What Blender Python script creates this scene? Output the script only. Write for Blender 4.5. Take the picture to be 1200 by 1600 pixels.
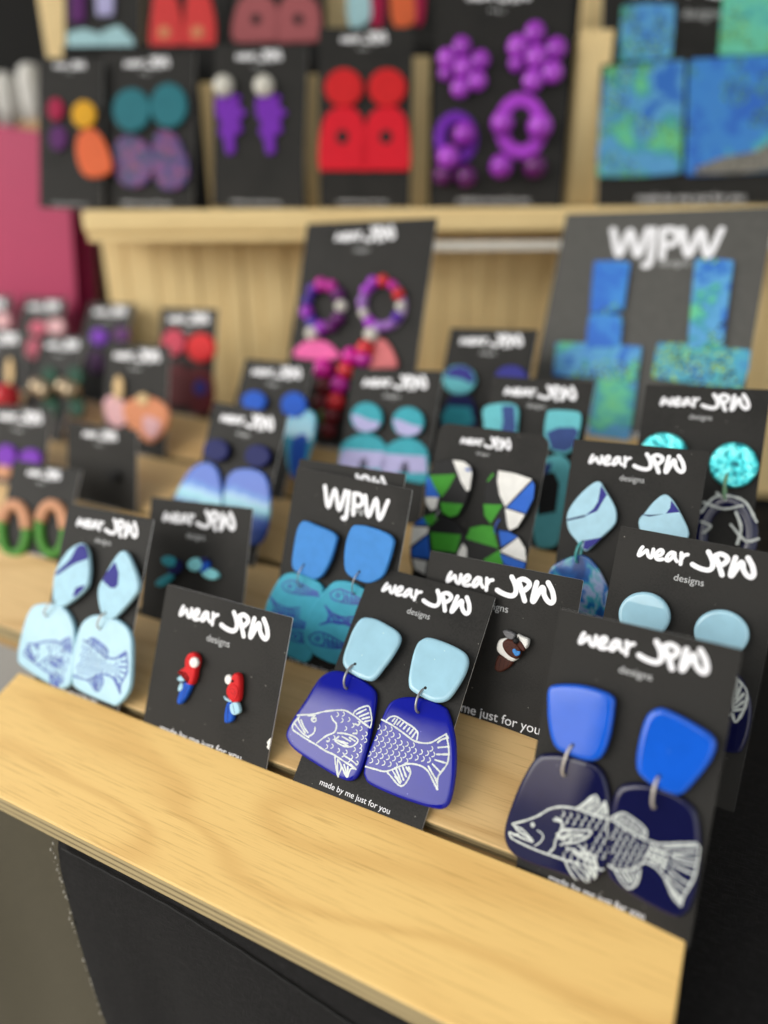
import bpy, bmesh, math, random
from mathutils import Matrix, Vector, noise
import numpy as np
R = math.radians
for o in list(bpy.data.objects): bpy.data.objects.remove(o)
sc = bpy.context.scene
COL = sc.collection
S = 0.05                      # one layout unit (the spacing of the card slots) is 5 cm
# ---------------------------------------------------------------- camera
CAM = Vector((-0.28490, -3.54376, 4.12720)) * S
yaw, pitch, roll = 0.47055243, 0.39969422, -0.00664349
fwd = Vector((-math.sin(yaw)*math.cos(pitch), math.cos(yaw)*math.cos(pitch), -math.sin(pitch)))
rgt = Vector((math.cos(yaw), math.sin(yaw), 0)); up = rgt.cross(fwd)
r2 = math.cos(roll)*rgt + math.sin(roll)*up; u2 = -math.sin(roll)*rgt + math.cos(roll)*up
cd = bpy.data.cameras.new('camera'); cam = bpy.data.objects.new('camera', cd); COL.objects.link(cam)
cam.matrix_world = Matrix(((r2.x,u2.x,-fwd.x,CAM.x),(r2.y,u2.y,-fwd.y,CAM.y),(r2.z,u2.z,-fwd.z,CAM.z),(0,0,0,1)))
cd.sensor_width = 36; cd.sensor_fit = 'AUTO'; cd.lens = 1109/1600*36
cd.clip_start = 0.01; cd.clip_end = 300
cd.dof.use_dof = True; cd.dof.focus_distance = 5.42*S
cd.dof.aperture_fstop = cd.lens/(0.215*S*1000)
sc.camera = cam
# ---------------------------------------------------------------- sky, sun, exposure
SUN_EL, SUN_AZ = R(37), R(214)          # azimuth clockwise from +Y: the light comes from the front left
wd = bpy.data.worlds.new('World'); sc.world = wd; wd.use_nodes = True
nt = wd.node_tree; bg = nt.nodes['Background']
sky = nt.nodes.new('ShaderNodeTexSky'); sky.sky_type = 'NISHITA'; sky.sun_disc = False
sky.sun_elevation = SUN_EL; sky.sun_rotation = SUN_AZ
sky.air_density = 2.4; sky.dust_density = 2.0; sky.ozone_density = 0.6
hs = nt.nodes.new('ShaderNodeHueSaturation'); hs.inputs['Saturation'].default_value = 0.25   # overcast: almost white
nt.links.new(sky.outputs[0], hs.inputs['Color']); nt.links.new(hs.outputs[0], bg.inputs[0])
bg.inputs[1].default_value = 0.15
sl = bpy.data.lights.new('sun', 'SUN'); sl.energy = 1.1; sl.angle = R(68); sl.color = (1.0, 0.965, 0.91)
so = bpy.data.objects.new('sun', sl); COL.objects.link(so)
sd = Vector((math.sin(SUN_AZ)*math.cos(SUN_EL), math.cos(SUN_AZ)*math.cos(SUN_EL), math.sin(SUN_EL)))
so.rotation_euler = sd.to_track_quat('Z', 'Y').to_euler()
sc.view_settings.view_transform = 'Standard'; sc.view_settings.look = 'None'
sc.view_settings.exposure = 0.64; sc.view_settings.gamma = 1.0
sc.render.engine = 'CYCLES'
sc.cycles.use_denoising = True
sc.cycles.max_bounces = 6; sc.cycles.sample_clamp_indirect = 6
try: sc.cycles.denoiser = 'OPENIMAGEDENOISE'
except Exception: pass
# ---------------------------------------------------------------- measured layout (cards in slot units, earrings in mm on their card)
CARDS={'A': ([-5.3326, 0.0, 0.0], [0.99963, 0.01399, 0.02354], [-0.02732, 0.45, 0.89261], 1.08, 1.735), 'B': ([-3.8287, 0.0, 0.0], [0.99998, 0.00424, 0.00547], [-0.00674, 0.41456, 0.91], 1.317, 1.234), 'C': ([-2.3529, 0.0, 0.0], [0.99942, -0.02116, -0.0265], [0.03376, 0.69442, 0.71878], 1.113, 1.827), 'D': ([-0.5393, 0.0, 0.0], [0.99755, -0.05933, 0.037], [-0.01144, 0.38356, 0.92345], 1.124, 1.801), 'E': ([-4.7507, 0.9371, 0.349], [0.9972, 0.01803, 0.07262], [-0.07394, 0.38668, 0.91925], 1.267, 1.252), 'F': ([-3.2194, 0.9371, 0.349], [0.99967, -0.02234, -0.01298], [0.01999, 0.35025, 0.93644], 1.173, 1.741), 'G': ([-3.2753, 1.0308, 0.3839], [0.99989, -0.00032, 0.01476], [-0.01346, 0.39145, 0.9201], 1.099, 1.775), 'H': ([-1.7184, 0.9371, 0.349], [0.9988, -0.03545, 0.03392], [-0.01782, 0.38214, 0.92393], 1.288, 1.261), 'I': ([-0.3727, 0.9371, 0.349], [0.99438, -0.10053, 0.03321], [0.00732, 0.37825, 0.92568], 1.11, 1.725), 'J': ([-5.0962, 1.8742, 0.698], [0.99304, -0.11737, 0.00947], [0.0417, 0.42569, 0.90391], 1.092, 1.621), 'K': ([-2.2635, 1.8742, 0.698], [0.99996, -0.00891, 0.00221], [0.00169, 0.41604, 0.90934], 1.073, 1.725), 'L': ([-0.9092, 1.8742, 0.698], [0.99939, 0.00213, 0.03497], [-0.03284, 0.40414, 0.91411], 1.094, 1.744), 'V': ([-5.3636, 2.8114, 1.047], [0.9987, -0.04583, 0.02239], [0.0037, 0.50301, 0.86427], 1.038, 1.627), 'W': ([-3.6337, 2.8114, 1.047], [0.99835, -0.00755, 0.05693], [-0.04792, 0.43683, 0.89827], 1.107, 1.64), 'Y': ([-2.0636, 2.8114, 1.047], [0.99954, -0.01602, 0.02579], [-0.01578, 0.45169, 0.89204], 1.039, 1.689), 'Z': ([-0.4833, 2.8114, 1.047], [0.99862, -0.0075, 0.05205], [-0.0438, 0.42927, 0.90211], 1.057, 1.751), 'X': ([-2.9063, 3.7485, 1.3961], [0.99881, -0.02228, 0.04349], [-0.02818, 0.46438, 0.88519], 1.061, 1.668), 'mag': ([-4.6453, 3.7485, 1.3961], [0.9994, -0.00066, 0.03456], [-0.03157, 0.39016, 0.92021], 1.825, 2.861), 'BIG': ([-1.3853, 4.6856, 1.7451], [0.99965, -0.00763, 0.02518], [-0.01778, 0.50978, 0.86012], 2.324, 2.763), 'loops': ([-7.4278, 1.2464, 0.4642], [0.99946, 0.01726, 0.02782], [-0.0327, 0.48574, 0.87349], 1.125, 1.06), 'M': ([-7.1077, 2.1273, 0.7923], [0.99974, 0.0183, 0.01384], [-0.01757, 0.22283, 0.9747], 1.151, 0.993), 'Ncard': ([-8.7548, 2.1273, 0.7923], [0.99879, 0.04042, 0.02787], [-0.04141, 0.38873, 0.92042], 1.141, 1.068), 'O': ([-7.4524, 3.0737, 1.1448], [0.99964, 0.00868, 0.02524], [-0.02664, 0.2674, 0.96322], 1.128, 1.447), 'P': ([-9.3139, 3.0737, 1.1448], [0.99628, -0.072, 0.04736], [-0.00471, 0.50325, 0.86413], 1.041, 1.534), 'Q': ([-10.494, 3.0737, 1.1448], [0.99598, 0.08943, 0.00495], [-0.04053, 0.40072, 0.91531], 1.204, 1.517), 'R': ([-10.7176, 3.9734, 1.4798], [0.99853, -0.04523, 0.0298], [-0.00354, 0.49447, 0.86919], 1.068, 1.589), 'S': ([-9.253, 3.9734, 1.4798], [0.99747, -0.06137, 0.03591], [0.00017, 0.5071, 0.86189], 1.042, 1.584), 'U': ([-7.3308, 3.9734, 1.4798], [0.99873, -0.03881, 0.03215], [-0.02022, 0.27578, 0.96101], 1.056, 1.479), 'T': ([-12.0189, 3.9734, 1.4798], [0.99977, 0.01535, 0.01503], [-0.02052, 0.47581, 0.87931], 1.13, 1.56), 'r1': ([-9.2022, 4.2344, 4.198], [0.93537, 0.35163, -0.03797], [-0.06023, 0.26416, 0.9626], 0.934, 1.992), 'r2': ([-8.2182, 4.7143, 4.198], [0.94303, 0.33174, -0.02529], [-0.06589, 0.26073, 0.96316], 1.336, 2.055), 'r3': ([-6.8135, 5.3994, 4.198], [0.9408, 0.33719, -0.03451], [-0.04463, 0.22416, 0.97353], 1.309, 2.089), 'r4': ([-5.45, 6.0644, 4.198], [0.91336, 0.40695, -0.01253], [-0.06095, 0.16709, 0.98406], 1.275, 2.249), 'r5': ([-3.7866, 6.8757, 4.198], [0.90806, 0.41874, -0.00889], [-0.0679, 0.16813, 0.98342], 1.824, 2.981), 'r6': ([-1.2899, 8.0934, 4.198], [0.891, 0.45398, 0.00301], [-0.11966, 0.22845, 0.96617], 2.737, 3.2), 't1': ([-9.5398, 5.5717, 6.3239], [0.93272, 0.35788, -0.04414], [-0.04766, 0.2437, 0.96868], 1.155, 1.635), 't2': ([-8.4603, 6.0982, 6.3239], [0.92964, 0.36607, -0.04196], [-0.04244, 0.2195, 0.97469], 1.149, 1.76), 't3': ([-7.2288, 6.6989, 6.3239], [0.92207, 0.38574, -0.03154], [-0.04527, 0.18842, 0.98104], 1.371, 1.795), 't4': ([-5.7187, 7.4354, 6.3239], [0.90254, 0.4304, -0.01347], [-0.06015, 0.15698, 0.98577], 1.239, 1.832)}
LOGO=[(0.0122, [[[-0.3335, -0.1143], [-0.3443, -0.1389], [-0.3493, -0.1739], [-0.332, -0.1638], [-0.3052, -0.131], [-0.298, -0.1407], [-0.2875, -0.1649], [-0.2686, -0.1728], [-0.2648, -0.1481], [-0.2632, -0.1159]], [[-0.2362, -0.1564], [-0.2122, -0.1436], [-0.2016, -0.1207], [-0.2149, -0.1092], [-0.2331, -0.124], [-0.2445, -0.1519], [-0.2313, -0.1746], [-0.2102, -0.1748], [-0.1951, -0.1678]], [[-0.129, -0.1135], [-0.149, -0.113], [-0.1668, -0.1357], [-0.1733, -0.1647], [-0.1591, -0.1703], [-0.1411, -0.1476], [-0.1279, -0.1197], [-0.1227, -0.1436], [-0.1059, -0.1636]], [[-0.0888, -0.1052], [-0.0836, -0.1416], [-0.0814, -0.1773]], [[-0.0831, -0.1454], [-0.0701, -0.117], [-0.0495, -0.1072]]]), (0.0163, [[[0.0685, -0.0649], [0.0892, -0.0935], [0.1059, -0.1283], [0.1063, -0.1613], [0.0872, -0.1793], [0.0524, -0.1807], [0.0155, -0.1733], [-0.0104, -0.1634]], [[0.1153, -0.0842], [0.1407, -0.1285], [0.1715, -0.1926]], [[0.1142, -0.0784], [0.1427, -0.0633], [0.1776, -0.075], [0.1843, -0.0962], [0.1672, -0.1227], [0.1427, -0.1395]], [[0.2281, -0.0681], [0.2229, -0.1107], [0.2191, -0.1759], [0.2272, -0.1833], [0.245, -0.1398], [0.2623, -0.0939], [0.2744, -0.0973], [0.2839, -0.1314], [0.3081, -0.162], [0.3342, -0.1712], [0.3452, -0.1478], [0.3286, -0.0991], [0.2969, -0.0552]]])]
WJLOGO=[[[-0.2395, -0.0974], [-0.184, -0.2382], [-0.152, -0.1035], [-0.0923, -0.2415], [-0.065, -0.1003]], [[-0.0349, -0.1023], [-0.0292, -0.2009], [-0.0266, -0.2771], [-0.0357, -0.2936], [-0.0506, -0.2935]], [[0.0082, -0.1053], [0.0279, -0.2509]], [[0.0082, -0.1053], [0.0536, -0.1044], [0.0792, -0.1268], [0.0828, -0.1597], [0.0635, -0.1836], [0.0215, -0.187]], [[0.0989, -0.1055], [0.1502, -0.2419], [0.187, -0.1096], [0.2377, -0.2458], [0.2804, -0.1086]]]
RACK=([-5.0631, 6.2531, 4.198], 0.4537856055185257)
EAR=[('drop_earring','C','cobalt blue earring with white fish head under a pale blue top',[('slab','top_piece','pale_blue_resin',2.3,2.6,1.6,[[-22.22,67.27],[-16.9,68.68],[-10.82,67.92],[-4.76,66.21],[-2.6,63.19],[-3.32,57.35],[-5.28,51.19],[-7.49,45.76],[-10.37,44.23],[-16.64,44.49],[-21.88,46.33],[-23.92,49.52],[-24.32,55.56],[-24.15,61.85]],[],None),('slab','drop','cobalt_resin',0.3,2.5,1.7,[[-29.64,41.84],[-25.96,44.04],[-20.32,44.73],[-13.83,44.18],[-7.89,42.48],[-5.42,40.14],[-3.92,35.2],[-2.37,27.31],[-1.24,17.6],[-1.48,10.17],[-3.97,6.94],[-9.76,6.47],[-19.92,7.67],[-30.74,9.58],[-35.62,12.16],[-37.1,15.19],[-36.35,20.98],[-34.09,29.56],[-32.13,37.88]],[],('white_paint',0.34,[[[-34.69,22.29],[-32.65,23.15],[-28.19,24.93],[-23.36,27.71],[-18.3,29.82],[-15.25,30.56],[-10.79,29.83],[-7.06,28.72],[-3.45,27.77]],[[-33.63,21.89],[-35.03,18.63],[-34.34,16.62],[-31.15,15.86],[-26.91,15.1],[-21.92,14.46],[-17.38,13.7],[-14.02,13.62],[-9.6,12.88],[-3.53,11.88]],[[-33.82,21.83],[-33.65,20.95],[-31.16,18.81],[-28.65,17.08]],[[-32.43,21.17],[-29.87,18.87],[-27.59,17.62]],[[-34.67,19.3],[-33.92,18.62],[-29.78,16.69],[-26.44,15.99]],[[-27.53,23.92],[-28.2,22.95],[-27.02,22.23],[-26.03,22.93],[-26.64,23.84],[-27.44,23.2]],[[-30.29,23.75],[-27.18,24.59]],[[-25.35,20.39],[-24.98,19.05],[-25.43,17.62],[-26.65,16.47]],[[-20.36,26.67],[-19.0,25.46],[-17.17,24.61],[-16.55,22.63],[-17.12,20.99],[-19.59,18.88],[-22.26,15.25]],[[-15.29,21.61],[-12.68,22.31],[-9.1,22.63],[-6.45,22.11],[-6.3,20.74],[-7.93,18.75],[-10.86,17.92],[-13.84,18.14],[-15.33,18.71],[-14.4,20.47]],[[-12.95,20.96],[-9.05,20.5]],[[-14.24,19.08],[-9.49,18.57]],[[-9.93,21.63],[-7.27,21.12]],[[-15.33,18.71],[-13.02,19.14],[-9.81,19.35]],[[-11.72,30.08],[-11.51,31.61],[-9.48,33.74],[-6.77,35.17],[-4.92,33.05],[-3.61,30.23],[-3.27,27.83]],[[-10.39,30.88],[-7.41,33.69]],[[-8.92,30.28],[-5.82,32.75]],[[-7.51,29.83],[-4.89,31.43]],[[-6.05,29.24],[-4.09,30.43]],[[-12.98,13.1],[-11.76,10.7],[-9.09,6.77]],[[-9.09,6.77],[-8.94,10.3],[-11.03,12.37]],[[-11.51,12.55],[-10.41,9.43],[-9.04,7.13]],[[-8.58,10.43],[-5.51,7.88],[-5.16,10.95],[-3.53,11.88]],[[-8.25,11.6],[-5.52,8.4]],[[-6.59,11.49],[-5.47,8.76]],[[-5.84,12.63],[-3.05,11.7]],[[-9.52,14.66],[-6.05,14.13],[-3.32,13.34]],[[-18.42,28.81],[-17.92,28.58],[-17.66,28.14],[-17.73,27.65],[-18.19,27.24]],[[-16.09,29.76],[-15.59,29.54],[-15.33,29.1],[-15.4,28.6],[-15.86,28.2]],[[-15.7,27.32],[-15.2,27.1],[-14.95,26.66],[-15.02,26.17],[-15.47,25.76]],[[-13.09,28.55],[-12.59,28.33],[-12.34,27.89],[-12.41,27.4],[-12.86,27.0]],[[-13.05,24.93],[-12.56,24.71],[-12.3,24.28],[-12.38,23.79],[-12.83,23.39]],[[-10.6,27.02],[-10.11,26.8],[-9.86,26.37],[-9.93,25.88],[-10.38,25.48]],[[-8.69,28.38],[-8.2,28.16],[-7.95,27.73],[-8.03,27.24],[-8.47,26.84]],[[-8.44,25.22],[-7.95,25.0],[-7.7,24.57],[-7.78,24.09],[-8.22,23.69]],[[-6.91,26.99],[-6.42,26.78],[-6.17,26.34],[-6.25,25.86],[-6.69,25.46]],[[-5.11,24.02],[-4.63,23.8],[-4.38,23.38],[-4.46,22.9],[-4.9,22.5]],[[-4.18,25.76],[-3.71,25.54],[-3.46,25.12],[-3.54,24.64],[-3.98,24.24]],[[-3.49,23.5],[-3.01,23.29],[-2.77,22.87],[-2.85,22.39],[-3.29,21.99]],[[-18.34,18.61],[-17.84,18.39],[-17.58,17.97],[-17.65,17.48],[-18.11,17.08]],[[-16.48,20.15],[-15.98,19.93],[-15.72,19.51],[-15.79,19.02],[-16.24,18.61]],[[-18.07,16.0],[-17.57,15.79],[-17.31,15.36],[-17.39,14.88],[-17.84,14.47]],[[-15.95,16.91],[-15.45,16.7],[-15.19,16.27],[-15.27,15.79],[-15.72,15.39]],[[-12.82,16.38],[-12.33,16.17],[-12.08,15.75],[-12.15,15.27],[-12.6,14.87]],[[-10.38,15.45],[-9.89,15.25],[-9.64,14.83],[-9.72,14.35],[-10.16,13.95]],[[-9.51,16.82],[-9.02,16.61],[-8.77,16.19],[-8.85,15.71],[-9.29,15.31]],[[-6.68,18.86],[-6.2,18.65],[-5.95,18.23],[-6.03,17.75],[-6.47,17.36]],[[-4.63,20.81],[-4.15,20.6],[-3.91,20.18],[-3.98,19.7],[-4.42,19.3]],[[-4.07,19.41],[-3.59,19.2],[-3.35,18.78],[-3.43,18.31],[-3.87,17.91]],[[-6.67,15.86],[-6.2,15.66],[-5.95,15.24],[-6.03,14.76],[-6.47,14.37]],[[-4.74,17.07],[-4.26,16.86],[-4.02,16.44],[-4.1,15.97],[-4.53,15.57]],[[-3.75,14.61],[-3.28,14.41],[-3.03,14.0],[-3.11,13.52],[-3.55,13.13]],[[-7.3,14.41],[-6.82,14.21],[-6.57,13.79],[-6.65,13.32],[-7.09,12.92]],[[-9.69,27.11],[-8.12,27.28],[-7.96,28.42]],[[-9.06,23.54],[-7.63,24.03]],[[-18.48,17.27],[-17.75,17.52]]])),('ring','jump_ring','ring_dark',3.6,0.52,1.0,[[-17.56,48.73],[-18.23,38.74]])]),
('drop_earring','C','cobalt blue earring with white fish tail under a pale blue top',[('slab','top_piece','pale_blue_resin',2.3,2.6,1.6,[[5.4,65.94],[8.47,67.88],[16.31,67.8],[23.33,66.53],[26.13,64.28],[26.91,60.7],[26.16,55.17],[23.84,48.06],[20.44,45.31],[15.8,44.86],[8.42,46.13],[6.22,48.51],[5.11,52.43],[4.2,58.82],[4.23,63.36]],[],None),('slab','drop','cobalt_resin',0.3,2.5,1.7,[[1.28,39.82],[4.84,42.66],[9.62,44.35],[16.26,45.2],[22.48,44.59],[24.92,42.79],[27.71,38.93],[30.79,33.46],[33.28,26.5],[34.7,20.03],[35.23,14.03],[34.02,10.99],[31.12,9.56],[24.53,8.68],[14.52,8.11],[4.21,8.46],[1.18,10.04],[-0.2,12.45],[-0.74,18.89],[-0.38,28.74],[0.05,35.73]],[],('white_paint',0.34,[[[-0.44,32.17],[1.28,32.07],[5.21,31.54],[9.25,30.58],[12.48,29.69],[15.25,29.01],[18.36,29.26],[21.5,30.34],[23.86,32.61],[26.37,35.4]],[[2.22,32.56],[3.42,34.3],[5.73,35.07],[10.1,34.18],[13.65,33.39],[15.73,32.11],[16.25,29.68]],[[4.65,33.03],[5.13,34.2]],[[6.9,32.44],[7.6,34.01]],[[8.26,32.23],[8.96,33.8]],[[9.89,31.79],[10.59,33.35]],[[11.51,31.34],[12.04,32.84]],[[12.8,30.79],[13.55,32.69]],[[14.19,29.95],[14.83,32.14]],[[5.7,32.21],[6.23,34.23]],[[26.37,35.4],[27.28,33.77],[28.52,31.64],[29.64,28.85],[30.09,25.53],[28.92,21.98],[28.38,19.6],[29.48,15.97]],[[27.49,34.17],[27.14,34.69]],[[29.48,15.97],[27.25,17.94],[25.25,19.72],[23.43,20.96],[20.45,21.48],[16.49,20.72],[13.59,18.89],[11.43,17.0],[8.24,14.9],[4.43,14.35],[-0.57,13.87]],[[24.26,31.45],[25.21,32.74],[27.13,34.21]],[[25.02,29.79],[28.47,31.3]],[[25.34,27.34],[29.34,28.74]],[[25.37,25.29],[29.39,25.6]],[[24.94,23.55],[28.62,21.87]],[[23.65,22.3],[26.07,20.33],[28.62,18.44]],[[27.47,19.27],[28.66,17.83]],[[9.31,14.96],[11.96,13.68],[14.59,12.41],[16.36,12.43],[17.5,14.1],[17.94,17.73],[16.59,19.48]],[[11.01,16.21],[14.38,13.92]],[[12.06,17.23],[15.53,13.7]],[[13.28,17.82],[16.26,14.6]],[[14.38,18.69],[16.78,16.05]],[[15.64,19.14],[17.1,18.07]],[[12.7,14.58],[15.42,13.03]],[[-0.01,19.57],[0.48,19.24],[0.66,18.71],[0.46,18.17],[-0.13,17.79]],[[-0.14,30.05],[0.36,29.7],[0.54,29.16],[0.34,28.61],[-0.25,28.23]],[[1.35,28.34],[1.84,27.99],[2.02,27.45],[1.82,26.91],[1.23,26.53]],[[0.45,25.83],[0.95,25.49],[1.13,24.95],[0.93,24.41],[0.34,24.03]],[[1.93,24.14],[2.42,23.8],[2.6,23.27],[2.4,22.73],[1.81,22.35]],[[1.04,21.65],[1.53,21.32],[1.71,20.79],[1.51,20.25],[0.92,19.87]],[[2.5,19.99],[2.99,19.66],[3.17,19.13],[2.97,18.59],[2.38,18.21]],[[1.61,17.51],[2.1,17.19],[2.28,16.66],[2.08,16.13],[1.5,15.74]],[[2.41,30.43],[2.9,30.09],[3.08,29.55],[2.88,29.0],[2.29,28.62]],[[3.88,28.73],[4.37,28.38],[4.55,27.85],[4.35,27.3],[3.76,26.93]],[[2.98,26.23],[3.47,25.89],[3.65,25.35],[3.45,24.81],[2.86,24.43]],[[4.45,24.54],[4.93,24.21],[5.11,23.67],[4.91,23.14],[4.32,22.76]],[[3.55,22.06],[4.04,21.73],[4.22,21.2],[4.02,20.66],[3.43,20.28]],[[5.01,20.4],[5.49,20.07],[5.66,19.55],[5.47,19.01],[4.88,18.63]],[[4.12,17.94],[4.6,17.61],[4.77,17.09],[4.58,16.55],[3.99,16.17]],[[4.94,30.82],[5.43,30.47],[5.6,29.93],[5.4,29.39],[4.81,29.01]],[[6.4,29.11],[6.88,28.77],[7.05,28.23],[6.86,27.69],[6.27,27.32]],[[5.5,26.62],[5.98,26.28],[6.16,25.75],[5.96,25.21],[5.37,24.83]],[[6.95,24.94],[7.43,24.61],[7.6,24.08],[7.4,23.54],[6.82,23.16]],[[6.05,22.47],[6.53,22.14],[6.71,21.61],[6.51,21.07],[5.93,20.69]],[[7.49,20.81],[7.97,20.48],[8.14,19.96],[7.94,19.43],[7.36,19.05]],[[6.6,18.35],[7.08,18.03],[7.25,17.51],[7.05,16.98],[6.48,16.6]],[[8.89,29.5],[9.37,29.16],[9.54,28.62],[9.34,28.08],[8.76,27.71]],[[8.0,27.01],[8.48,26.68],[8.65,26.14],[8.45,25.6],[7.87,25.23]],[[9.43,25.34],[9.9,25.0],[10.07,24.47],[9.88,23.94],[9.3,23.56]],[[8.53,22.87],[9.01,22.54],[9.18,22.01],[8.99,21.48],[8.41,21.1]],[[9.96,21.22],[10.43,20.89],[10.6,20.37],[10.4,19.84],[9.83,19.46]],[[9.07,18.77],[9.54,18.45],[9.71,17.93],[9.52,17.4],[8.94,17.02]],[[10.47,27.4],[10.95,27.07],[11.12,26.53],[10.92,26.0],[10.34,25.62]],[[11.89,25.73],[12.36,25.4],[12.53,24.87],[12.33,24.34],[11.76,23.96]],[[11.0,23.27],[11.47,22.94],[11.64,22.42],[11.44,21.88],[10.87,21.51]],[[12.41,21.63],[12.88,21.3],[13.04,20.78],[12.85,20.25],[12.27,19.87]],[[11.52,19.19],[11.99,18.86],[12.16,18.34],[11.96,17.81],[11.39,17.44]],[[12.94,27.79],[13.41,27.45],[13.57,26.92],[13.38,26.39],[12.8,26.02]],[[14.34,26.12],[14.81,25.79],[14.97,25.26],[14.77,24.73],[14.2,24.36]],[[13.45,23.67],[13.92,23.34],[14.08,22.82],[13.88,22.29],[13.31,21.92]],[[14.84,22.03],[15.31,21.7],[15.47,21.18],[15.27,20.65],[14.7,20.28]],[[15.38,28.17],[15.85,27.84],[16.01,27.31],[15.81,26.78],[15.24,26.41]],[[16.77,26.51],[17.23,26.18],[17.4,25.65],[17.2,25.12],[16.63,24.75]],[[15.88,24.07],[16.34,23.74],[16.5,23.22],[16.31,22.69],[15.74,22.32]],[[19.18,26.89],[19.64,26.56],[19.8,26.04],[19.6,25.51],[19.04,25.14]],[[18.29,24.46],[18.75,24.13],[18.91,23.61],[18.71,23.09],[18.15,22.72]],[[21.58,27.28],[22.04,26.95],[22.19,26.43],[22.0,25.9],[21.43,25.53]],[[20.69,24.85],[21.14,24.53],[21.3,24.01],[21.11,23.48],[20.54,23.11]],[[22.61,29.31],[23.07,28.98],[23.23,28.45],[23.03,27.92],[22.46,27.56]],[[23.96,27.66],[24.41,27.33],[24.57,26.81],[24.37,26.28],[23.81,25.92]],[[23.07,25.24],[23.52,24.91],[23.68,24.4],[23.48,23.87],[22.92,23.51]]])),('ring','jump_ring','ring_dark',3.6,0.52,1.0,[[13.64,48.71],[13.39,39.39]])]),
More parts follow.
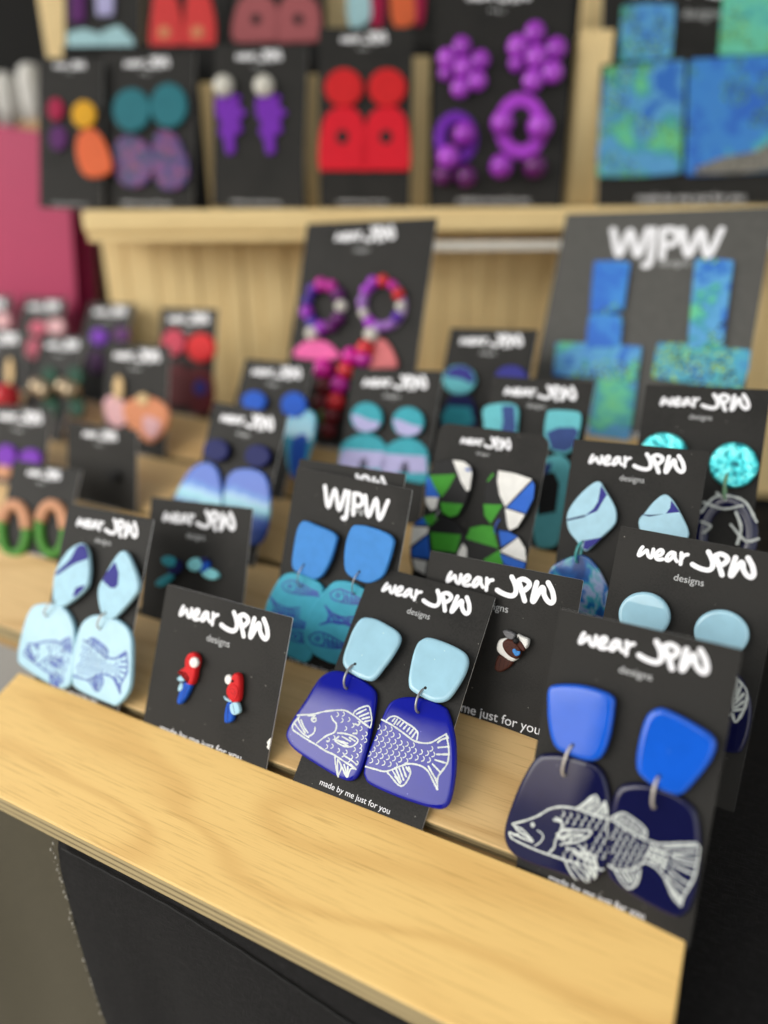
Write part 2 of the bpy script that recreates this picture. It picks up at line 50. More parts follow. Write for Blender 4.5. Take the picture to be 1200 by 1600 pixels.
('drop_earring','D','navy earring with white fish head under a bright blue top',[('slab','top_piece','royal_resin',2.3,2.6,1.6,[[-26.34,63.39],[-22.91,65.72],[-16.16,67.37],[-9.34,67.43],[-5.43,66.24],[-4.55,63.19],[-4.34,54.42],[-5.33,47.93],[-7.44,44.91],[-11.41,43.74],[-17.62,43.89],[-21.44,45.43],[-24.08,50.59],[-25.78,57.29]],[],None),('slab','drop','navy_resin',0.3,2.5,1.7,[[-26.99,38.86],[-22.21,41.82],[-15.69,43.17],[-8.73,43.12],[-4.54,40.63],[-1.67,34.64],[0.0,25.94],[1.03,16.24],[0.5,10.57],[-2.11,5.96],[-5.62,4.25],[-13.75,3.88],[-23.33,3.18],[-29.32,4.05],[-32.76,7.25],[-33.66,11.91],[-32.81,19.3],[-30.45,30.06]],[],('white_paint',0.33,[[[-30.97,14.48],[-27.56,16.61],[-23.11,20.12],[-19.74,23.7],[-16.18,25.83],[-11.87,26.92],[-8.1,27.02],[-4.07,27.07],[-0.78,27.51]],[[-31.56,10.86],[-30.47,9.58],[-27.3,9.13],[-22.85,8.87],[-18.54,8.93],[-14.65,9.17],[-10.82,9.41],[-7.11,9.95],[-3.4,10.17],[0.72,11.23]],[[-30.92,14.16],[-28.65,12.99],[-25.77,12.09],[-23.28,11.38]],[[-30.05,14.15],[-27.42,13.8],[-25.19,12.65],[-23.68,11.73]],[[-31.45,11.24],[-29.72,11.23],[-26.93,10.96],[-23.54,10.94]],[[-29.99,10.79],[-28.43,11.73]],[[-29.35,13.06],[-26.46,12.16]],[[-24.86,16.63],[-24.31,17.34],[-23.7,16.73],[-24.22,15.87],[-24.64,16.37]],[[-24.57,16.9],[-23.99,16.46]],[[-22.3,15.43],[-20.53,14.78],[-20.16,13.6],[-20.98,11.61],[-22.39,10.06]],[[-17.62,20.86],[-15.37,21.05],[-14.71,19.99],[-15.3,16.81],[-16.0,14.23],[-16.09,11.89],[-17.36,9.73]],[[-17.11,21.71],[-15.15,21.62]],[[-15.91,16.57],[-13.69,18.74],[-11.83,19.13]],[[-11.22,26.84],[-9.16,29.54],[-6.06,33.39],[-4.52,31.55]],[[-9.44,27.5],[-8.51,29.45],[-6.47,32.13]],[[-8.21,27.63],[-5.54,32.14]],[[-6.98,27.76],[-4.52,31.55]],[[-5.66,27.29],[-2.78,32.18]],[[-4.44,27.42],[-2.35,31.39]],[[-3.18,27.25],[-1.91,30.59]],[[-2.83,32.48],[-1.81,29.99],[-0.6,22.81]],[[-10.14,27.89],[-9.4,29.13]],[[-13.14,19.28],[-8.61,20.69],[-5.32,21.63],[-6.72,18.83],[-9.47,16.46],[-12.36,14.68]],[[-11.97,18.09],[-8.4,19.47]],[[-11.42,16.68],[-7.46,19.51]],[[-15.14,15.88],[-12.22,17.67],[-11.31,16.07],[-14.12,13.66]],[[-14.43,15.5],[-12.67,16.52]],[[-11.67,8.74],[-9.66,6.3],[-6.78,4.25],[-3.65,4.27],[-3.86,7.41],[-5.2,9.76]],[[-9.37,8.37],[-6.15,6.13],[-4.09,5.06]],[[-8.24,9.16],[-5.53,8.01],[-4.0,6.38]],[[-10.09,12.64],[-6.88,12.31],[-3.7,11.98]],[[-5.86,13.69],[-3.89,11.26],[-3.57,7.53]],[[-3.96,13.48],[-2.34,11.25],[-1.98,7.23]],[[-2.7,13.35],[-1.33,10.7],[1.01,11.35]],[[-7.03,13.22],[-5.35,10.66]],[[-8.9,13.11],[-5.03,14.34],[-2.51,14.07]],[[-3.3,9.57],[-1.98,7.23],[-1.7,9.27]],[[-12.15,13.45],[-9.01,13.72]],[[-8.72,15.78],[-6.06,14.9]],[[-15.14,24.67],[-14.76,24.37],[-14.65,23.86],[-14.85,23.32],[-15.37,22.92]],[[-13.61,22.82],[-13.23,22.53],[-13.12,22.02],[-13.32,21.48],[-13.83,21.07]],[[-14.37,20.11],[-13.99,19.82],[-13.88,19.31],[-14.08,18.77],[-14.59,18.36]],[[-12.84,18.28],[-12.46,17.99],[-12.35,17.48],[-12.55,16.94],[-13.06,16.53]],[[-13.6,15.56],[-13.22,15.27],[-13.11,14.77],[-13.31,14.22],[-13.82,13.81]],[[-12.07,13.74],[-11.69,13.46],[-11.58,12.95],[-11.78,12.41],[-12.29,11.99]],[[-12.83,11.02],[-12.45,10.73],[-12.34,10.23],[-12.54,9.68],[-13.05,9.26]],[[-12.77,25.09],[-12.4,24.8],[-12.29,24.29],[-12.49,23.75],[-12.99,23.35]],[[-11.25,23.25],[-10.88,22.96],[-10.77,22.45],[-10.96,21.92],[-11.47,21.51]],[[-9.72,14.22],[-9.35,13.93],[-9.24,13.43],[-9.44,12.89],[-9.94,12.47]],[[-10.47,11.51],[-10.1,11.22],[-9.99,10.72],[-10.19,10.18],[-10.69,9.76]],[[-10.43,25.51],[-10.05,25.21],[-9.95,24.71],[-10.14,24.17],[-10.64,23.77]],[[-8.92,23.68],[-8.55,23.38],[-8.44,22.88],[-8.63,22.35],[-9.13,21.94]],[[-7.4,14.68],[-7.03,14.4],[-6.92,13.9],[-7.12,13.36],[-7.61,12.95]],[[-8.14,11.99],[-7.77,11.7],[-7.66,11.2],[-7.86,10.66],[-8.36,10.25]],[[-8.1,25.92],[-7.73,25.63],[-7.63,25.13],[-7.82,24.59],[-8.32,24.2]],[[-6.61,24.1],[-6.24,23.8],[-6.13,23.3],[-6.33,22.77],[-6.82,22.37]],[[-6.59,16.94],[-6.22,16.66],[-6.12,16.16],[-6.31,15.62],[-6.8,15.21]],[[-5.1,15.15],[-4.74,14.86],[-4.63,14.36],[-4.82,13.83],[-5.31,13.42]],[[-5.8,26.33],[-5.44,26.04],[-5.33,25.54],[-5.52,25.01],[-6.01,24.61]],[[-4.32,24.51],[-3.96,24.22],[-3.85,23.72],[-4.04,23.2],[-4.53,22.8]],[[-3.57,20.06],[-3.21,19.77],[-3.1,19.27],[-3.29,18.74],[-3.78,18.34]],[[-4.3,17.39],[-3.94,17.11],[-3.83,16.61],[-4.02,16.08],[-4.51,15.67]],[[-2.83,15.61],[-2.46,15.32],[-2.36,14.83],[-2.55,14.29],[-3.03,13.89]],[[-3.52,26.73],[-3.16,26.44],[-3.05,25.95],[-3.24,25.42],[-3.73,25.03]],[[-2.06,24.92],[-1.69,24.64],[-1.59,24.14],[-1.78,23.61],[-2.26,23.22]],[[-2.78,22.28],[-2.41,22.0],[-2.31,21.5],[-2.5,20.97],[-2.98,20.57]],[[-1.31,20.49],[-0.95,20.2],[-0.85,19.71],[-1.03,19.18],[-1.52,18.78]],[[-2.03,17.84],[-1.67,17.56],[-1.57,17.06],[-1.75,16.53],[-2.24,16.13]],[[-0.57,16.06],[-0.21,15.78],[-0.11,15.28],[-0.29,14.76],[-0.78,14.35]],[[-1.27,27.13],[-0.91,26.85],[-0.8,26.35],[-0.99,25.83],[-1.47,25.44]],[[-0.53,22.71],[-0.17,22.42],[-0.06,21.93],[-0.25,21.4],[-0.73,21.01]],[[0.21,18.28],[0.57,18.0],[0.68,17.51],[0.49,16.98],[0.01,16.58]]])),('ring','jump_ring','ring_pale',3.6,0.5,0.6,[[-15.31,47.63],[-16.49,36.59]])]),
('drop_earring','D','navy earring with white fish tail under a bright blue top',[('slab','top_piece','royal_resin',2.3,2.6,1.6,[[5.57,64.17],[8.6,66.94],[12.9,66.67],[19.91,64.78],[24.48,62.8],[25.78,59.98],[24.8,54.82],[21.69,47.72],[19.09,43.28],[16.24,42.11],[10.64,42.73],[6.22,44.8],[4.65,47.44],[4.16,52.57],[4.43,59.08]],[],None),('slab','drop','navy_resin',0.3,2.5,1.7,[[0.37,37.92],[4.25,40.82],[9.74,42.14],[16.7,41.98],[22.11,39.87],[24.67,36.4],[26.52,28.68],[27.33,17.99],[26.77,10.02],[24.64,5.88],[21.1,4.68],[11.46,5.96],[4.27,7.88],[1.33,10.91],[-0.29,21.94],[-0.83,31.83]],[],('white_paint',0.33,[[[-0.25,27.92],[2.08,30.22],[3.74,30.99],[6.54,30.16],[9.04,29.23],[10.74,27.7],[10.81,25.55]],[[-0.2,27.62],[2.32,26.99],[5.14,26.17],[8.2,25.47],[11.45,25.18],[14.31,25.22],[17.52,26.33],[21.16,27.92],[25.02,29.44]],[[1.42,27.91],[1.87,29.67]],[[2.69,27.45],[3.33,29.9]],[[4.06,27.33],[4.83,29.83]],[[5.32,26.87],[6.23,29.41]],[[6.58,26.41],[7.34,28.89]],[[7.83,25.96],[8.59,28.43]],[[9.35,25.61],[9.88,27.68]],[[25.02,29.44],[26.04,28.18],[26.17,24.03],[26.1,19.48],[25.12,15.45],[24.21,12.63],[23.9,9.46]],[[23.9,9.46],[21.72,10.95],[19.59,13.71],[18.07,16.13],[15.52,17.84],[13.14,18.42],[11.24,17.64],[9.08,14.88],[5.83,13.07],[3.52,12.59],[1.63,13.09]],[[16.65,24.76],[20.8,26.71],[25.14,28.73]],[[19.04,23.88],[25.16,26.93]],[[18.97,22.63],[22.07,22.36],[25.8,22.97]],[[19.66,23.52],[23.17,24.02],[25.52,24.67]],[[19.56,20.73],[22.39,20.37],[25.7,20.22]],[[19.32,18.79],[22.9,17.24],[25.19,16.69]],[[18.98,17.43],[21.84,15.27],[24.49,14.27]],[[18.64,16.06],[20.68,13.86],[23.83,11.56]],[[19.05,15.31],[21.44,12.66],[23.41,10.77]],[[3.9,12.12],[5.74,10.04],[8.08,8.5],[9.45,9.09],[10.8,11.54],[10.9,15.32]],[[5.73,11.93],[8.11,10.09]],[[6.79,12.68],[8.93,10.44]],[[7.9,13.14],[9.71,11.08]],[[9.22,14.0],[10.2,12.53]],[[13.04,24.26],[12.66,21.32],[11.77,19.72]],[[14.74,24.31],[14.37,21.39],[13.8,19.61]],[[16.22,23.98],[16.06,21.45],[15.28,19.29]],[[17.9,24.03],[17.36,20.44],[17.16,18.21]],[[12.37,23.07],[14.62,23.34],[17.46,23.25]],[[12.12,21.1],[15.0,21.02],[18.42,20.87]],[[12.95,19.58],[15.24,19.58],[18.12,19.22]],[[1.81,25.93],[2.19,25.62],[2.31,25.1],[2.11,24.54],[1.6,24.12]],[[1.18,23.41],[1.56,23.1],[1.67,22.57],[1.48,22.01],[0.96,21.59]],[[2.53,21.65],[2.91,21.35],[3.02,20.82],[2.82,20.26],[2.31,19.84]],[[1.9,19.12],[2.28,18.82],[2.39,18.29],[2.19,17.73],[1.68,17.3]],[[3.24,17.37],[3.62,17.07],[3.73,16.55],[3.53,15.99],[3.03,15.56]],[[2.61,14.84],[2.99,14.54],[3.1,14.01],[2.9,13.45],[2.39,13.02]],[[3.82,26.44],[4.2,26.14],[4.31,25.61],[4.12,25.06],[3.61,24.64]],[[3.2,23.93],[3.57,23.63],[3.69,23.1],[3.49,22.54],[2.98,22.12]],[[4.53,22.18],[4.91,21.88],[5.02,21.35],[4.82,20.8],[4.32,20.38]],[[3.91,19.66],[4.29,19.36],[4.4,18.84],[4.2,18.28],[3.69,17.85]],[[5.24,17.92],[5.62,17.63],[5.73,17.1],[5.53,16.54],[5.03,16.12]],[[4.62,15.4],[4.99,15.1],[5.1,14.58],[4.91,14.02],[4.4,13.59]],[[5.19,24.45],[5.57,24.15],[5.68,23.63],[5.49,23.07],[4.98,22.65]],[[6.52,22.71],[6.89,22.41],[7.0,21.88],[6.81,21.33],[6.31,20.91]],[[5.9,20.2],[6.28,19.9],[6.39,19.38],[6.19,18.82],[5.69,18.4]],[[7.22,18.47],[7.6,18.17],[7.71,17.65],[7.51,17.1],[7.01,16.67]],[[6.61,15.96],[6.98,15.66],[7.09,15.14],[6.9,14.58],[6.4,14.16]],[[7.18,24.97],[7.55,24.67],[7.66,24.15],[7.46,23.59],[6.97,23.18]],[[8.49,23.23],[8.86,22.93],[8.97,22.41],[8.78,21.86],[8.28,21.44]],[[7.88,20.74],[8.25,20.44],[8.36,19.92],[8.17,19.36],[7.67,18.94]],[[9.19,19.01],[9.56,18.71],[9.67,18.19],[9.48,17.64],[8.98,17.22]],[[8.58,16.51],[8.95,16.22],[9.06,15.7],[8.87,15.14],[8.37,14.72]],[[10.44,23.75],[10.81,23.45],[10.92,22.93],[10.73,22.38],[10.24,21.97]],[[9.84,21.27],[10.21,20.97],[10.31,20.45],[10.12,19.9],[9.63,19.48]],[[11.14,19.55],[11.51,19.25],[11.61,18.73],[11.42,18.18],[10.93,17.77]],[[11.78,21.79],[12.15,21.5],[12.25,20.98],[12.06,20.43],[11.58,20.02]]])),('ring','jump_ring','ring_pale',3.6,0.5,0.6,[[11.92,46.53],[11.95,36.18]])]),
('drop_earring','A','pale blue earring with blue fish head drawing',[('slab','top_piece','pale_blue_clay',1.8,2.4,0.8,[[-12.8,68.65],[-8.29,69.39],[-3.84,64.19],[-1.34,55.83],[-2.41,48.73],[-12.94,39.09],[-19.01,38.51],[-21.36,41.24],[-23.27,53.1],[-18.53,63.59]],[('indigo_clay',[[-11.74,67.93],[-7.07,68.7],[-4.17,64.14],[-4.84,62.76],[-12.08,59.21],[-20.95,52.5],[-21.96,53.6],[-14.84,61.02]]),('indigo_clay',[[-2.54,51.21],[-3.0,48.99],[-6.62,45.02],[-8.78,44.6],[-7.79,48.83]])],None),('slab','drop','pale_blue_resin',0.3,2.4,1.1,[[-34.98,34.76],[-26.9,37.68],[-16.62,38.45],[-8.19,33.3],[-3.81,23.91],[-1.26,8.23],[-3.29,2.73],[-11.63,1.04],[-34.67,5.08],[-39.05,9.27],[-39.38,18.63],[-38.28,28.32]],[],('blue_ink',0.46,[[[-33.39,16.14],[-31.48,16.73],[-27.31,17.91],[-22.68,19.94],[-17.94,21.36],[-15.15,21.76],[-11.29,20.78],[-8.1,19.5],[-4.98,18.39]],[[-32.52,15.71],[-34.22,12.96],[-33.91,11.14],[-31.19,10.2],[-27.53,9.17],[-23.18,8.17],[-19.21,7.09],[-16.19,6.74],[-12.29,5.68],[-6.91,4.25]],[[-32.7,15.67],[-32.67,14.89],[-30.78,12.8],[-28.8,11.06]],[[-31.57,14.98],[-29.64,12.75],[-27.79,11.45]],[[-33.81,13.53],[-33.25,12.87],[-29.86,10.82],[-26.99,9.92]],[[-26.87,16.97],[-27.59,16.19],[-26.65,15.46],[-25.68,15.99],[-26.09,16.84],[-26.89,16.35]],[[-29.32,17.05],[-26.47,17.53]],[[-25.42,13.71],[-25.28,12.5],[-25.87,11.27],[-27.11,10.36]],[[-20.17,18.79],[-19.12,17.63],[-17.61,16.73],[-17.31,14.95],[-18.03,13.55],[-20.5,11.89],[-23.37,8.9]],[[-16.31,13.94],[-13.89,14.35],[-10.65,14.33],[-8.33,13.65],[-8.36,12.42],[-10.07,10.8],[-12.81,10.31],[-15.46,10.76],[-16.72,11.39],[-15.66,12.86]],[[-14.3,13.18],[-10.87,12.45]],[[-15.69,11.63],[-11.5,10.77]],[[-11.51,13.52],[-9.19,12.84]],[[-16.72,11.39],[-14.59,11.57],[-11.69,11.49]],[[-12.08,21.06],[-11.71,22.37],[-9.66,24.05],[-7.09,25.07],[-5.69,23.1],[-4.84,20.55],[-4.81,18.42]],[[-10.81,21.65],[-7.83,23.84]],[[-9.57,21.01],[-6.52,22.91]],[[-8.37,20.51],[-5.85,21.69]],[[-7.14,19.87],[-5.25,20.76]],[[-15.32,6.18],[-14.53,3.91],[-12.6,0.1]],[[-12.6,0.1],[-12.02,3.3],[-13.65,5.35]],[[-14.06,5.56],[-13.46,2.64],[-12.51,0.42]],[[-11.68,3.38],[-9.19,0.79],[-8.5,3.55],[-6.91,4.25]],[[-11.23,4.41],[-9.14,1.26]],[[-9.74,4.16],[-9.05,1.59]],[[-8.92,5.12],[-6.5,4.04]],[[-12.0,7.28],[-8.93,6.49],[-6.54,5.55]],[[-18.18,20.49],[-17.76,20.26],[-17.59,19.86],[-17.72,19.43],[-18.17,19.11]],[[-15.99,21.14],[-15.58,20.9],[-15.4,20.5],[-15.53,20.07],[-15.98,19.76]],[[-15.96,18.98],[-15.55,18.75],[-15.37,18.35],[-15.5,17.92],[-15.95,17.61]],[[-13.48,19.85],[-13.07,19.61],[-12.9,19.21],[-13.02,18.79],[-13.48,18.47]],[[-13.9,16.68],[-13.49,16.45],[-13.31,16.05],[-13.44,15.62],[-13.89,15.31]],[[-11.46,18.31],[-11.05,18.08],[-10.88,17.68],[-11.0,17.25],[-11.45,16.94]],[[-9.59,19.34],[-9.18,19.11],[-9.01,18.71],[-9.14,18.29],[-9.58,17.98]],[[-9.74,16.56],[-9.33,16.32],[-9.16,15.93],[-9.29,15.51],[-9.74,15.19]],[[-8.16,17.99],[-7.76,17.76],[-7.59,17.36],[-7.71,16.94],[-8.16,16.62]],[[-6.9,15.23],[-6.5,15.0],[-6.33,14.6],[-6.45,14.18],[-6.9,13.87]],[[-5.87,16.68],[-5.47,16.45],[-5.3,16.06],[-5.42,15.64],[-5.86,15.33]],[[-5.51,14.64],[-5.11,14.41],[-4.93,14.01],[-5.06,13.6],[-5.5,13.28]],[[-19.42,11.55],[-19.0,11.32],[-18.83,10.92],[-18.96,10.49],[-19.41,10.17]],[[-17.56,12.76],[-17.14,12.52],[-16.96,12.12],[-17.09,11.7],[-17.55,11.38]],[[-19.52,9.21],[-19.1,8.98],[-18.93,8.58],[-19.05,8.15],[-19.51,7.83]],[[-17.5,9.84],[-17.08,9.61],[-16.91,9.21],[-17.04,8.78],[-17.49,8.46]],[[-14.76,9.1],[-14.35,8.87],[-14.17,8.47],[-14.3,8.05],[-14.75,7.73]],[[-12.68,8.06],[-12.27,7.83],[-12.09,7.44],[-12.22,7.01],[-12.67,6.69]],[[-11.73,9.21],[-11.32,8.98],[-11.14,8.58],[-11.27,8.16],[-11.72,7.84]],[[-8.93,10.79],[-8.52,10.56],[-8.35,10.17],[-8.47,9.74],[-8.92,9.43]],[[-6.85,12.35],[-6.44,12.12],[-6.27,11.72],[-6.4,11.3],[-6.84,10.99]],[[-6.51,11.06],[-6.1,10.83],[-5.93,10.43],[-6.06,10.02],[-6.5,9.7]],[[-9.28,8.11],[-8.88,7.88],[-8.7,7.49],[-8.83,7.07],[-9.28,6.75]],[[-7.39,9.02],[-6.98,8.79],[-6.81,8.4],[-6.94,7.98],[-7.38,7.66]],[[-6.78,6.73],[-6.38,6.51],[-6.21,6.11],[-6.33,5.69],[-6.78,5.38]],[[-10.03,6.86],[-9.62,6.64],[-9.44,6.24],[-9.57,5.82],[-10.02,5.5]],[[-10.64,18.32],[-9.22,18.33],[-8.94,19.31]],[[-10.51,15.13],[-9.16,15.44]],[[-19.73,10.37],[-19.04,10.53]]])),('ring','jump_ring','ring_pale',3.2,0.4,0.8,[[-19.31,39.97],[-24.4,31.99]])]),
('drop_earring','A','pale blue earring with blue fish tail drawing',[('slab','top_piece','pale_blue_clay',1.8,2.4,0.8,[[13.48,68.66],[17.99,70.17],[24.3,64.18],[28.89,57.15],[27.44,51.44],[19.56,41.12],[15.28,38.64],[10.14,40.65],[5.68,50.28],[8.51,58.88]],[('indigo_clay',[[13.11,64.89],[16.38,60.31],[17.24,54.95],[15.75,53.07],[12.84,52.89],[7.59,55.24],[8.66,58.28]])],None),('slab','drop','pale_blue_resin',0.3,2.4,1.1,[[1.6,36.85],[7.78,39.13],[19.32,39.31],[28.21,34.64],[32.21,22.32],[33.5,10.68],[28.5,2.59],[22.23,1.81],[3.5,3.18],[-1.28,6.97],[-3.85,21.39],[-2.56,31.72]],[],('blue_ink',0.46,[[[1.78,25.97],[3.4,25.73],[7.05,24.9],[10.78,23.66],[13.77,22.56],[16.34,21.68],[19.35,21.64],[22.48,22.36],[24.96,24.25],[27.63,26.6]],[[4.34,26.09],[5.68,27.58],[7.95,28.08],[11.99,26.89],[15.28,25.86],[17.13,24.51],[17.38,22.21]],[[6.69,26.31],[7.28,27.34]],[[8.76,25.58],[9.6,26.96]],[[10.03,25.27],[10.87,26.64]],[[11.53,24.72],[12.36,26.09]],[[13.02,24.17],[13.69,25.5]],[[14.19,23.54],[15.11,25.23]],[[15.43,22.65],[16.27,24.61]],[[7.59,25.47],[8.33,27.27]],[[27.63,26.6],[28.35,25.03],[29.35,22.94],[30.18,20.24],[30.31,17.1],[28.85,13.85],[28.1,11.65],[28.83,8.07]],[[28.59,25.37],[28.3,25.88]],[[28.83,8.07],[26.84,10.17],[25.06,12.06],[23.41,13.4],[20.57,14.17],[16.66,13.81],[13.67,12.36],[11.37,10.76],[8.05,9.07],[4.3,8.9],[-0.58,8.91]],[[25.23,23.15],[26.26,24.26],[28.25,25.44]],[[25.8,21.53],[29.27,22.63]],[[25.89,19.23],[29.88,20.17]],[[25.71,17.3],[29.64,17.22]],[[25.13,15.7],[28.55,13.78]],[[23.75,14.65],[25.92,12.56],[28.22,10.52]],[[27.18,11.42],[28.2,9.94]],[[9.09,9.02],[11.51,7.55],[13.92,6.08],[15.65,5.93],[16.95,7.42],[17.75,10.85],[16.63,12.63]],[[10.87,10.05],[13.89,7.55]],[[12.01,10.92],[14.98,7.23]],[[13.25,11.37],[15.79,8.02]],[[14.41,12.09],[16.45,9.36]],[[15.68,12.4],[16.98,11.25]],[[12.33,8.34],[14.8,6.6]],[[0.66,14.25],[1.09,13.9],[1.2,13.38],[0.94,12.89],[0.33,12.59]],[[1.81,24.0],[2.24,23.64],[2.35,23.12],[2.09,22.63],[1.48,22.34]],[[3.02,22.29],[3.45,21.93],[3.55,21.41],[3.3,20.93],[2.69,20.63]],[[1.87,20.05],[2.3,19.69],[2.4,19.18],[2.15,18.69],[1.54,18.39]],[[3.07,18.35],[3.5,17.99],[3.61,17.48],[3.35,16.99],[2.74,16.69]],[[1.92,16.1],[2.35,15.75],[2.45,15.23],[2.2,14.75],[1.59,14.44]],[[3.12,14.41],[3.55,14.06],[3.66,13.54],[3.4,13.06],[2.79,12.75]],[[1.97,12.16],[2.4,11.81],[2.51,11.3],[2.25,10.81],[1.64,10.5]],[[4.27,24.13],[4.7,23.77],[4.8,23.25],[4.55,22.77],[3.94,22.47]],[[5.47,22.42],[5.89,22.07],[6.0,21.55],[5.75,21.07],[5.14,20.77]],[[4.32,20.19],[4.75,19.83],[4.86,19.32],[4.6,18.83],[3.99,18.54]],[[5.52,18.5],[5.95,18.14],[6.05,17.63],[5.8,17.14],[5.19,16.84]],[[4.37,16.26],[4.8,15.9],[4.91,15.39],[4.65,14.9],[4.05,14.6]],[[5.57,14.57],[6.0,14.22],[6.1,13.71],[5.85,13.22],[5.24,12.92]],[[4.42,12.33],[4.85,11.98],[4.96,11.47],[4.7,10.98],[4.1,10.67]],[[6.71,24.26],[7.14,23.9],[7.24,23.39],[6.99,22.9],[6.39,22.61]],[[7.9,22.56],[8.33,22.2],[8.43,21.69],[8.18,21.21],[7.58,20.91]],[[6.76,20.33],[7.19,19.98],[7.29,19.46],[7.04,18.98],[6.44,18.68]],[[7.95,18.64],[8.38,18.29],[8.48,17.78],[8.23,17.29],[7.63,16.99]],[[6.81,16.41],[7.24,16.06],[7.34,15.55],[7.09,15.06],[6.49,14.76]],[[8.0,14.73],[8.43,14.38],[8.53,13.87],[8.28,13.38],[7.68,13.08]],[[6.86,12.5],[7.29,12.14],[7.39,11.63],[7.14,11.15],[6.54,10.84]],[[10.32,22.69],[10.74,22.34],[10.85,21.83],[10.6,21.35],[10.0,21.05]],[[9.19,20.47],[9.61,20.12],[9.72,19.61],[9.47,19.13],[8.87,18.83]],[[10.37,18.79],[10.79,18.44],[10.9,17.93],[10.65,17.44],[10.05,17.15]],[[9.24,16.57],[9.66,16.21],[9.76,15.7],[9.51,15.22],[8.91,14.92]],[[10.42,14.89],[10.84,14.54],[10.94,14.03],[10.69,13.54],[10.1,13.24]],[[9.29,12.66],[9.71,12.31],[9.81,11.8],[9.56,11.32],[8.96,11.01]],[[11.6,20.61],[12.02,20.26],[12.12,19.75],[11.88,19.27],[11.28,18.97]],[[12.78,18.93],[13.19,18.58],[13.3,18.07],[13.05,17.59],[12.45,17.3]],[[11.65,16.72],[12.07,16.37],[12.17,15.86],[11.92,15.38],[11.33,15.08]],[[12.82,15.04],[13.24,14.69],[13.34,14.19],[13.1,13.7],[12.5,13.41]],[[11.7,12.82],[12.12,12.48],[12.22,11.97],[11.97,11.48],[11.37,11.18]],[[14.0,20.75],[14.42,20.4],[14.52,19.89],[14.27,19.41],[13.68,19.12]],[[15.17,19.08],[15.58,18.73],[15.68,18.22],[15.44,17.74],[14.85,17.44]],[[14.05,16.87],[14.46,16.52],[14.56,16.01],[14.32,15.53],[13.72,15.23]],[[15.21,15.2],[15.63,14.85],[15.73,14.34],[15.48,13.86],[14.89,13.57]],[[16.38,20.89],[16.8,20.54],[16.9,20.03],[16.65,19.56],[16.06,19.26]],[[17.54,19.22],[17.95,18.87],[18.05,18.36],[17.81,17.89],[17.22,17.59]],[[16.43,17.02],[16.84,16.67],[16.94,16.16],[16.7,15.68],[16.11,15.39]],[[19.9,19.36],[20.31,19.01],[20.41,18.51],[20.17,18.03],[19.58,17.74]],[[18.79,17.17],[19.2,16.82],[19.31,16.32],[19.06,15.84],[18.48,15.54]],[[22.25,19.5],[22.65,19.16],[22.75,18.65],[22.51,18.18],[21.93,17.89]],[[21.15,17.32],[21.55,16.97],[21.65,16.47],[21.41,15.99],[20.83,15.7]],[[23.44,21.3],[23.85,20.95],[23.95,20.45],[23.71,19.98],[23.13,19.69]],[[24.58,19.65],[24.98,19.3],[25.08,18.8],[24.84,18.32],[24.27,18.03]],[[23.48,17.46],[23.89,17.12],[23.99,16.62],[23.75,16.14],[23.17,15.85]]])),('ring','jump_ring','ring_pale',3.2,0.4,0.8,[[13.1,41.23],[10.15,33.21]])]),
('stud_earring','B','left red parrot stud facing right with blue tail,on the front square card',[('slab','tail','royal_clay',0.4,2.2,1,[[-12.78,23.37],[-8.93,23.43],[-9.67,19.19],[-11.77,14.86],[-13.52,13.5],[-14.98,14.42],[-14.58,18.25]],[],('navy_clay',0.14,[[[-10.81,22.05],[-12.52,14.94]]])),('slab','body','red_clay',0.5,3.0,1.3,[[-13.03,35.57],[-10.8,36.94],[-8.4,36.51],[-6.8,34.16],[-7.05,30.38],[-7.07,27.22],[-8.01,23.65],[-11.31,23.51],[-10.84,25.65],[-12.8,26.97],[-16.34,26.39],[-15.34,28.5],[-13.58,29.83],[-13.9,32.92]],[],None),('slab','face','white_clay',2.8,1.3,0.7,[[-6.16,33.83],[-6.32,32.45],[-7.3,31.37],[-8.73,31.0],[-10.06,31.48],[-10.79,32.65],[-10.63,34.04],[-9.64,35.12],[-8.21,35.48],[-6.88,34.99]],[],None),('slab','wing','pale_blue_clay',2.0,1.4,0.5,[[-16.21,24.09],[-14.3,26.1],[-11.09,26.43],[-11.14,24.98],[-14.08,23.44]],[],None),('slab','wing_bar','royal_clay',1.6,1.4,0.4,[[-14.96,24.18],[-11.34,26.01],[-10.65,25.16],[-14.02,23.27]],[],None),('slab','feather','pale_blue_clay',1.5,1.5,0.5,[[-14.82,21.9],[-13.62,23.09],[-12.67,21.15],[-13.71,19.25],[-15.01,19.47]],[],None)]),
